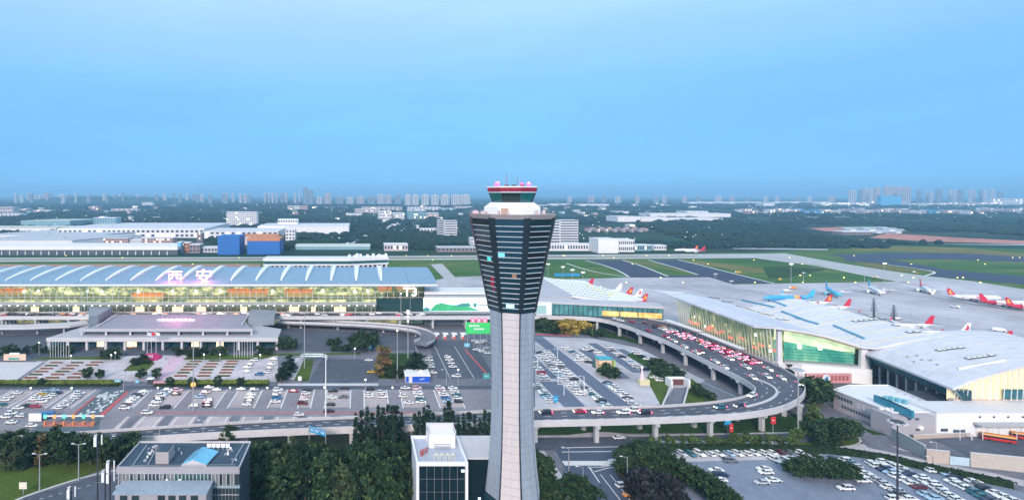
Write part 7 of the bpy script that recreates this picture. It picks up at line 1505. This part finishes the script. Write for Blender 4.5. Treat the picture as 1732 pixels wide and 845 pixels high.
bld('brick_office','pink brick office with rows of white windows, left of two',160,216,415,402.5,PK,25,12,3,roof=GR,lit=.2); bld('brick_office','pink brick office with rows of white windows, right of two',240,292,415,402.5,PK,25,11,3,roof=GR,lit=.2); bld('office_link','low grey link between the two pink brick offices',216.5,239.5,414.5,405,GR,20,0,0)
bld('logistics_hall','huge white flat roofed logistics hall in the left distance',98,345,402,386,WH,230,30,2,roof=mat('far_lavender_roof', (.72,.70,.73), .5, .08, .02),roofh=2.5,lit=.3)
bld('logistics_hall','white logistics hall stretching right of the huge one',345.5,470,403,391,WH,120,14,2,roof=mat('far_lavender_roof', (.72,.70,.73)),lit=.1); bld('logistics_hall','long low white shed with a bare wall right of the blue blocks',436,590,396,382,WH,130,0,0,roof=mat('far_lavender_roof', (.72,.70,.73)),roofh=3)
bld('office_block','teal and white mid rise above the logistics hall',158,196,392,368,TLB,30,8,6,lit=.15); bld('stair_tower','white stair tower on the teal and white mid rise',168,176,391.5,366,WH,20)
bld('hotel','long white hotel slab with a grid of windows, left distance',383,435,383,358,mat('hotel_white', (.74,.73,.74), .6, .05, .05),25,17,7,lit=.05)
bld('blue_block','tall bright blue windowless block, left of two',368,405,430.5,399,BLU,40,roof=BLU); bld('blue_block','wider bright blue block with an orange roof, right of two',418,473,430,403,BLU,45,roof=ORG,roofh=4)
bld('orange_shed','orange roofed shed behind the blue blocks',410,470,414,397,PKL,30,roof=ORG,roofh=3); bld('office_block','white box on the long shed roof',470,503,392,370.5,WH,30,8,3); bld('white_cube','plain white cube building right of the blue blocks',483,499,411,388,WH,20,3,4); bld('stair_tower','dark steel frame tower between hall and shed',333,342,409,393,BRN,12,3,4)
bld('small_block','narrow sky blue block beside the orange one',300,306.5,429,409,SKB,15); bld('small_block','orange block beside the sky blue one',307,319,428,410,ORG,18,3,3); bld('small_block','brown arched block right of the orange one',320,338,428,413,BRN,20,3,2); bld('small_block','low violet grey depot before the blue block',340,368,427,418,GR,22,5,1)
bld('shed','long pale green roofed shed among trees',500,626,422,414,TLB,25,roof=mat('far_palegreen_roof', (.52,.60,.58), .6, .06, .05),roofh=3); bld('shed','white roofed service sheds left of the tower head',650,690,424,413,PKL,30,8,1); bld('shed','dark glazed low building left of the tower head',740,806,426,418,BRN,25,10,1,roof=GR)
bld('balcony_block','white block with dark balcony bands, left of the tower head',752,773,402,373,WH,22,slab=7); bld('balcony_block','grey wing of the balcony block',741,751.5,400,372,GR,22,slab=7); bld('white_block','plain white block half hidden by the tower head',796,815,414,402,WH,20,4,2); bld('low_block','scattered low white villa left of the balcony block',711,738,394,386,WH,16,5,1)
bld('apartment_block','white slab block with balcony bands right of the tower head, left wing',930,947,412,374,WH,20,slab=8); bld('apartment_block','taller white slab block right of the tower head, right wing',947.5,978,411,372,WH,22,slab=9)
bld('low_block','long white low building right of the tower head',915,1004,424,412,WH,18,20,1); bld('terminal_annexe','white blank office volume at the far runway, taller left part',1012,1046,428,404,WH,35,0,0); bld('terminal_annexe','white office volume at the far runway, right part',1046.5,1073,426,405,WH,30,8,2); bld('low_block','pale low shed right of the white office volume',1074,1102,424,414,TLB,20,7,1); bld('low_block','second pale low shed near the far airliners',1106,1127,423,414.5,WH,18,5,1)
for i in range(22):
    x = 992+i*4.8; yb = 391+1.5*math.sin(i*2.1); bld('villa', f'{ordn(i)} pink walled villa from the left in the hamlet beyond the runway', x, x+3.6, yb, yb-4.2-1.8*fr_.random(), PKL if i % 3 else PK, 14, 2, 2, group='villas beyond the runway', roof=ORG if i % 4 == 0 else PKL, cat='house')
for i, q in enumerate([(1045,1083,375,366),(1084,1128,374.5,367),(1128,1222,373.5,369),(1100,1236,367,361),(1162,1198,361.5,357),(1045,1064,361,357.5),(980,1030,349,345),(1165,1290,344.5,341.5),(1310,1402,343.8,341),(905,945,349,346.5),(930,965,347.5,344.5),(1292,1310,348,343)]): bld('factory', f'{ordn(i)} long white factory roof in the distance right of the tower', *q, WH, 90, 0, 0, group='distant factories on the right', roof=WH, roofh=2)
for i, q in enumerate([(600,640,360,353),(640,662,372,357,),(664,684,371,360),(690,720,370,356),(722,742,368,360),(612,680,356,350),(690,745,356,350),(585,612,364,361),(742,770,356,352),(770,800,352,349),(545,600,352,350.5)]): bld('campus_block', f'{ordn(i)} pale block of the distant campus left of the tower', *q, [PKL,WH,WH,TLB,PKL][i % 5], 60, 9, 3, group='campus blocks left of the tower', lit=.12)
for i, q in enumerate([(0,22,362,350),(-30,-4,362,351),(30,46,357,353),(56,85,359,355),(0,34,366,361),(150,166,355,349),(188,232,357,353),(240,258,349,342),(280,300,349,347),(486,496,356,348),(497,507,356,348),(508,520,356,348)]): bld('distant_block', f'{ordn(i)} pink or white block scattered in the upper left plain', *q, [PKL,WH,PK][i % 3], 50, 5, 2, group='scattered blocks in the upper left')
for i in range(54):
    x = 1250+i*9.2+fr_.uniform(-3,3); yb = 362-6*fr_.random(); bl2 = i in (11,12,13,14,15,35,36,37); bld('small_factory', f'{ordn(i) if i < 59 else ""} small roof from the left in the distant right-hand settlement', x, x+5+6*fr_.random(), yb, yb-3-2.5*fr_.random(), SKB if bl2 else [WH,PKL,PK][i % 3], 40, 3, 1, group='distant right-hand settlement', roof=SKB if bl2 else [WH,PKL,GR][i % 3], lit=.25)
SB_ = sorted(fr_.choice([(fr_.uniform(-20,560), fr_.uniform(350,372)), (fr_.uniform(560,800), fr_.uniform(350,392)), (fr_.uniform(900,1330), fr_.uniform(346,384)), (fr_.uniform(900,1330), fr_.uniform(346,366))]) for _ in range(76))
SB_ = [(px, yb) for px, yb in SB_ if not any(q[0] < XD(H*F/(yb-CY), px) < q[1] and q[2]-40 < H*F/(yb-CY) < q[3]+20 for q in FOOT)][:58]
for i, (px, yb) in enumerate(SB_):
    w_ = fr_.uniform(3,10); bld('woodland_building', f'{ordn(i)} of the small pale buildings scattered in the distant woods, from the left', px, px+w_, yb, yb-fr_.uniform(2,4.2), [WH,PKL,WH,TLB,PK][i % 5], 30, 4, 1, group='small buildings in the distant woods', lit=.3)
# construction compound on the bare earth
for i in range(9): bld('site_hut', f'{ordn(i)} white site hut from the left on the bare pink earth', 1428+i*11, 1437+i*11, 388+(i % 3)*3.2, 385.2+(i % 3)*3.2, WH if i % 3 else TLB, 20, 0, 0, group='site huts on the bare earth')
bld('site_shed','dark open shed on the bare pink earth',1426,1476,397,391.5,BRN,30,9,1)
# skyline towers
def tower_block(px0, px1, yt, D, m, label, group, nx=3, nz=14, dep=18):
    a, b = XD(D,px0), XD(D,px1); h = ZD(D,yt); t = thing('tower_block', label, 'tower block', ((a+b)/2,D,0), 0, group); FOOT.append((a-5,b+5,D-10,D+dep))
    part('wall', MB().box(a,b,D,D+dep,0,h), m, t); part('roof_house', MB().box(a+(b-a)*.3,a+(b-a)*.7,D+3,D+dep-3,h+.01,h+5), m, t)
    w_ = MB()
    for i in range(nx):
        x = a+(b-a)*(i+.28)/nx; x2 = a+(b-a)*(i+.72)/nx; w_.box(x,x2,D-.3,D-.02,4,h-3)
    part('window_bays', w_, WN, t, kind='stuff')
SK = [mat('sky_white', (.62,.60,.62), .7, .05, .01), mat('sky_pink', (.60,.50,.50), .7, .05, .01), mat('sky_grey', (.30,.34,.40), .7, .05, .01)]
lx = [24,33,45,50,57,64,70,76,84,99,103,110,118,126,146,160,173,179,190,199,206,218,230,244,262,275,291,302,314,325,331,338,352,375,380,392,404,412,420,446,452,459,466,474,482,497,505]
for i, x in enumerate(lx):
    m = SK[[0,1,1,0,2][(i*3) % 5]] if x < 110 or 370 < x < 500 else SK[[2,0,2][i % 3]]
    tower_block(x, x+fr_.choice([3,4,5,6]), 325.5+5*fr_.random() if x < 300 or x > 440 else 327+4*fr_.random(), 5600+500*fr_.random(), m, f'{ordn(i)} tower block from the left in the hazy left-hand skyline', 'hazy left-hand skyline')
tower_block(512.5,519.5,316,5500,SK[2],'tallest dark tower block of the left-hand skyline','dark pair of towers'); tower_block(520.5,530,321,5520,SK[2],'shorter broad dark tower beside the tallest one','dark pair of towers',4)
for i, (a, b, yt) in enumerate(((533,545,333),(548,560,328),(568,580,333),(586,598,334),(603,616,333),(622,634,332),(638,650,329),(652,662,330),(668,678,330))): tower_block(a,b,yt,5600,SK[i % 3],f'{ordn(i)} block from the left between the dark pair and the white slabs','low skyline left of the white slabs',4)
for i, (a, b) in enumerate(((685,695),(697,708),(713,725),(729.5,742),(746,760),(764,779),(780,795))): tower_block(a,b,329.6+.5*(i % 2),4900,mat('slab_white', (.72,.68,.67), .7, .04, .01),f'{ordn(i)} broad white slab block from the left in the central row','white slab blocks in the central row',5,dep=22)
rx = [(1437,1448,322),(1454,1460,321),(1461,1468,318),(1470,1480,319),(1482,1490,317),(1497,1507,315),(1507.5,1517,315),(1518,1528,315.5),(1529,1541,316),(1528,1536,322),(1553,1558,321),(1567,1573,323),(1574,1579,325),(1585,1594,320),(1606,1611,322),(1614,1622,322),(1623,1630,321),(1640,1644,320),(1646,1650,322),(1659,1664,321),(1665,1670,323),(1677,1683,320),(1690,1698,324)]
for i, (a, b, yt) in enumerate(rx): tower_block(a,b,yt,5200+70*(i % 4),SK[(1 if 4 <= i <= 8 else (0,2,0)[i % 3])],f'{ordn(i)} tower block from the left in the right-hand skyline','right-hand skyline',3)
for i in range(17):
    a = 965+i*27+fr_.uniform(-6,6); tower_block(a, a+fr_.uniform(4,11), 331.5+2.2*fr_.random(), 5900, SK[i % 3], f'{ordn(i)} low block from the left on the faint horizon right of the tower', 'faint horizon right of the tower', 3)
D = 4700; t = thing('blue_clad_block','sky blue clad block below the right-hand skyline','building',(XD(D,1508),D,0)); part('wall', MB().box(XD(D,1490),XD(D,1525),D,D+40,0,ZD(D,331.5)), SKB, t); part('roof', MB().box(XD(D,1489),XD(D,1526),D-1,D+41,ZD(D,331.5)+.01,ZD(D,331)), SKB, t)
for i, q in enumerate([(1385,1470,347.5,342.5),(1470,1535,347,340),(1540,1600,347.5,344),(1600,1680,347.5,342.5),(1680,1740,346,336)]): bld('podium_block', f'{ordn(i)} pale podium block from the left under the right-hand skyline', *q, PKL if i % 2 else WH, 60, 16, 2, group='podium blocks under the right-hand skyline', lit=.25)
# distant road with traffic
L = smoothline([G3(a,b,.35) for a,b in ((585,416),(628,396),(652,386),(672,379),(690,372),(700,366))]); struct('distant_road', MB().strip(offset_line(L,13), offset_line(L,-13)), mat('distant_asphalt', (.24,.26,.30), .8, .1, .02))
L2 = smoothline([G3(a,b,.35) for a,b in ((690,416),(700,408),(698,398),(694,390),(700,382))]); struct('distant_road', MB().strip(offset_line(L2,6), offset_line(L2,-6)), mat('distant_asphalt', (.24,.26,.30)))
# woods: masses of crowns
def near_line(x, y, LL, d): return any((Vector((x,y,0))-Vector((p.x,p.y,0))).length < d for p in LL)
BARE = [poly(p) for p in ([(1355,380),(1480,380),(1560,394),(1732,402),(1900,408),(1900,420),(1540,412),(1445,412),(1355,398)],)]
import array
def woods(name, n, D0, D1, seed, leaf, px0=-150, px1=1900, hmin=5, hmax=10, wmin=5, wmax=13, dens=None):
    rr = random.Random(seed); m = MB(); made = 0; tries = 0
    while made < n and tries < n*6:
        tries += 1
        u = rr.random(); D = 1/((1-u)/D0+u/D1); px = px0+(px1-px0)*rr.random(); x = XD(D,px)
        if dens and not dens(x, D, px): continue
        if any(a < x < b and c < D < d for a, b, c, d in FOOT) or any(inside(x, D, P) for P in BARE): continue
        if near_line(x, D, L, 26) or near_line(x, D, L2, 12): continue
        w_ = rr.uniform(wmin,wmax)*(1+D/5000); h = rr.uniform(hmin,hmax); N = 6; a0 = rr.random()*6
        r1 = [(x+w_*.8*math.cos(a0+k*1.047)*rr.uniform(.75,1.15), D+w_*.8*math.sin(a0+k*1.047)*rr.uniform(.75,1.15), .2) for k in range(N)]
        r2 = [(x+w_*math.cos(a0+.4+k*1.047)*rr.uniform(.7,1.15), D+w_*math.sin(a0+.4+k*1.047)*rr.uniform(.7,1.15), h*rr.uniform(.4,.7)) for k in range(N)]
        r3 = [(x+w_*.5*math.cos(a0+.9+k*1.047)*rr.uniform(.5,1.2), D+w_*.5*math.sin(a0+.9+k*1.047)*rr.uniform(.5,1.2), h*rr.uniform(.85,1.1)) for k in range(N)]
        m.loft([r1,r2,r3], True, True); made += 1
    return part(name, m, leaf, None, 'stuff')
nz_ = lambda x, D, s: noise.noise(Vector((x/s, D/s*.6, 3.1)))
WL = [leafmat('wood_dark', (.010,.030,.026)), leafmat('wood_mid', (.018,.042,.026))]
woods('distant_wood', 5200, 1010, 4300, 5, WL[0], dens=lambda x, D, px: nz_(x, D, 420) > -.12); woods('distant_wood', 2600, 1010, 4000, 6, WL[1], dens=lambda x, D, px: nz_(x, D, 300) > .05)
woods('distant_wood', 2600, 3500, 9500, 7, WL[0], hmin=7, hmax=13, wmin=12, wmax=26, dens=lambda x, D, px: nz_(x, D, 900) > -.2)
woods('hedgerow_trees', 520, 880, 1010, 8, WL[1], px0=480, px1=740, wmin=3, wmax=7, dens=lambda x, D, px: D > 905)
woods('hedgerow_trees', 420, 880, 1010, 9, WL[0], px0=1010, px1=1500, wmin=3, wmax=7, dens=lambda x, D, px: D > 940)
# lights of the plain
lg = MB(); rr = random.Random(15)
for i in range(560):
    D = 1/((rr.random())*(1/1050-1/6000)+1/6000); px = rr.uniform(-40,1780); x = XD(D,px)
    if 1300 < px < 1740 and D < 1900: continue
    if rr.random() < .35: D = rr.uniform(2500,4300); px = rr.uniform(1250,1740); x = XD(D,px)
    z = rr.uniform(7,11); r_ = rr.uniform(.22,.42)*max(1,D/1500); lg.add([(x-r_,D,z),(x+r_,D,z),(x,D-r_,z),(x,D+r_,z),(x,D,z+r_),(x,D,z-r_)], [(0,2,4),(2,1,4),(1,3,4),(3,0,4),(2,0,5),(1,2,5),(3,1,5),(0,3,5)])
part('distant_lamps', lg, mat('distant_lamp', (1,1,1), .4, 0, emis=(.95,.97,1), es=9), None, 'stuff')
lg = MB()
for pl_ in (L, L2):
    P_ = interp(pl_, 60)
    for p in P_:
        if rr.random() < .8: q = p+Vector((rr.uniform(-9,9),rr.uniform(-3,3),.4)); lg.box(q.x-1,q.x+1,q.y-2.2,q.y+2.2,q.z,q.z+1.4)
part('distant_traffic', lg, mat('distant_car', (.7,.72,.75), .4, .1, .5, emis=(1,.95,.9), es=.5), None, 'stuff')
rl = MB()
for i in range(60):
    px = rr.uniform(-40,1732); py = rr.choice([432.5,436,440,447,466,470,478]); p = G(px,py); 
    if py > 450 and px < 930: continue
    rl.box(p[0]-.5,p[0]+.5,p[1]-.4,p[1]+.4,.25,.95)
part('runway_lights', rl, mat('runway_light', (.9,.75,.2), .4, 0, emis=(1,.8,.25), es=1.5), None, 'stuff')
# ================================================================ evening haze over the plain
hz = MB().box(-27500, 27500, -300, 33000, -1.0, 196)
hm_ = bpy.data.materials.new('haze_air'); hm_.use_nodes = True; n = hm_.node_tree; n.nodes.clear(); o = n.nodes.new('ShaderNodeOutputMaterial'); v = n.nodes.new('ShaderNodeVolumePrincipled')
v.inputs['Color'].default_value = (.40,.73,1.0,1); v.inputs['Density'].default_value = 1.2e-4; v.inputs['Anisotropy'].default_value = 0.1
n.links.new(v.outputs[0], o.inputs['Volume']); part('haze', hz, hm_, None, 'stuff')
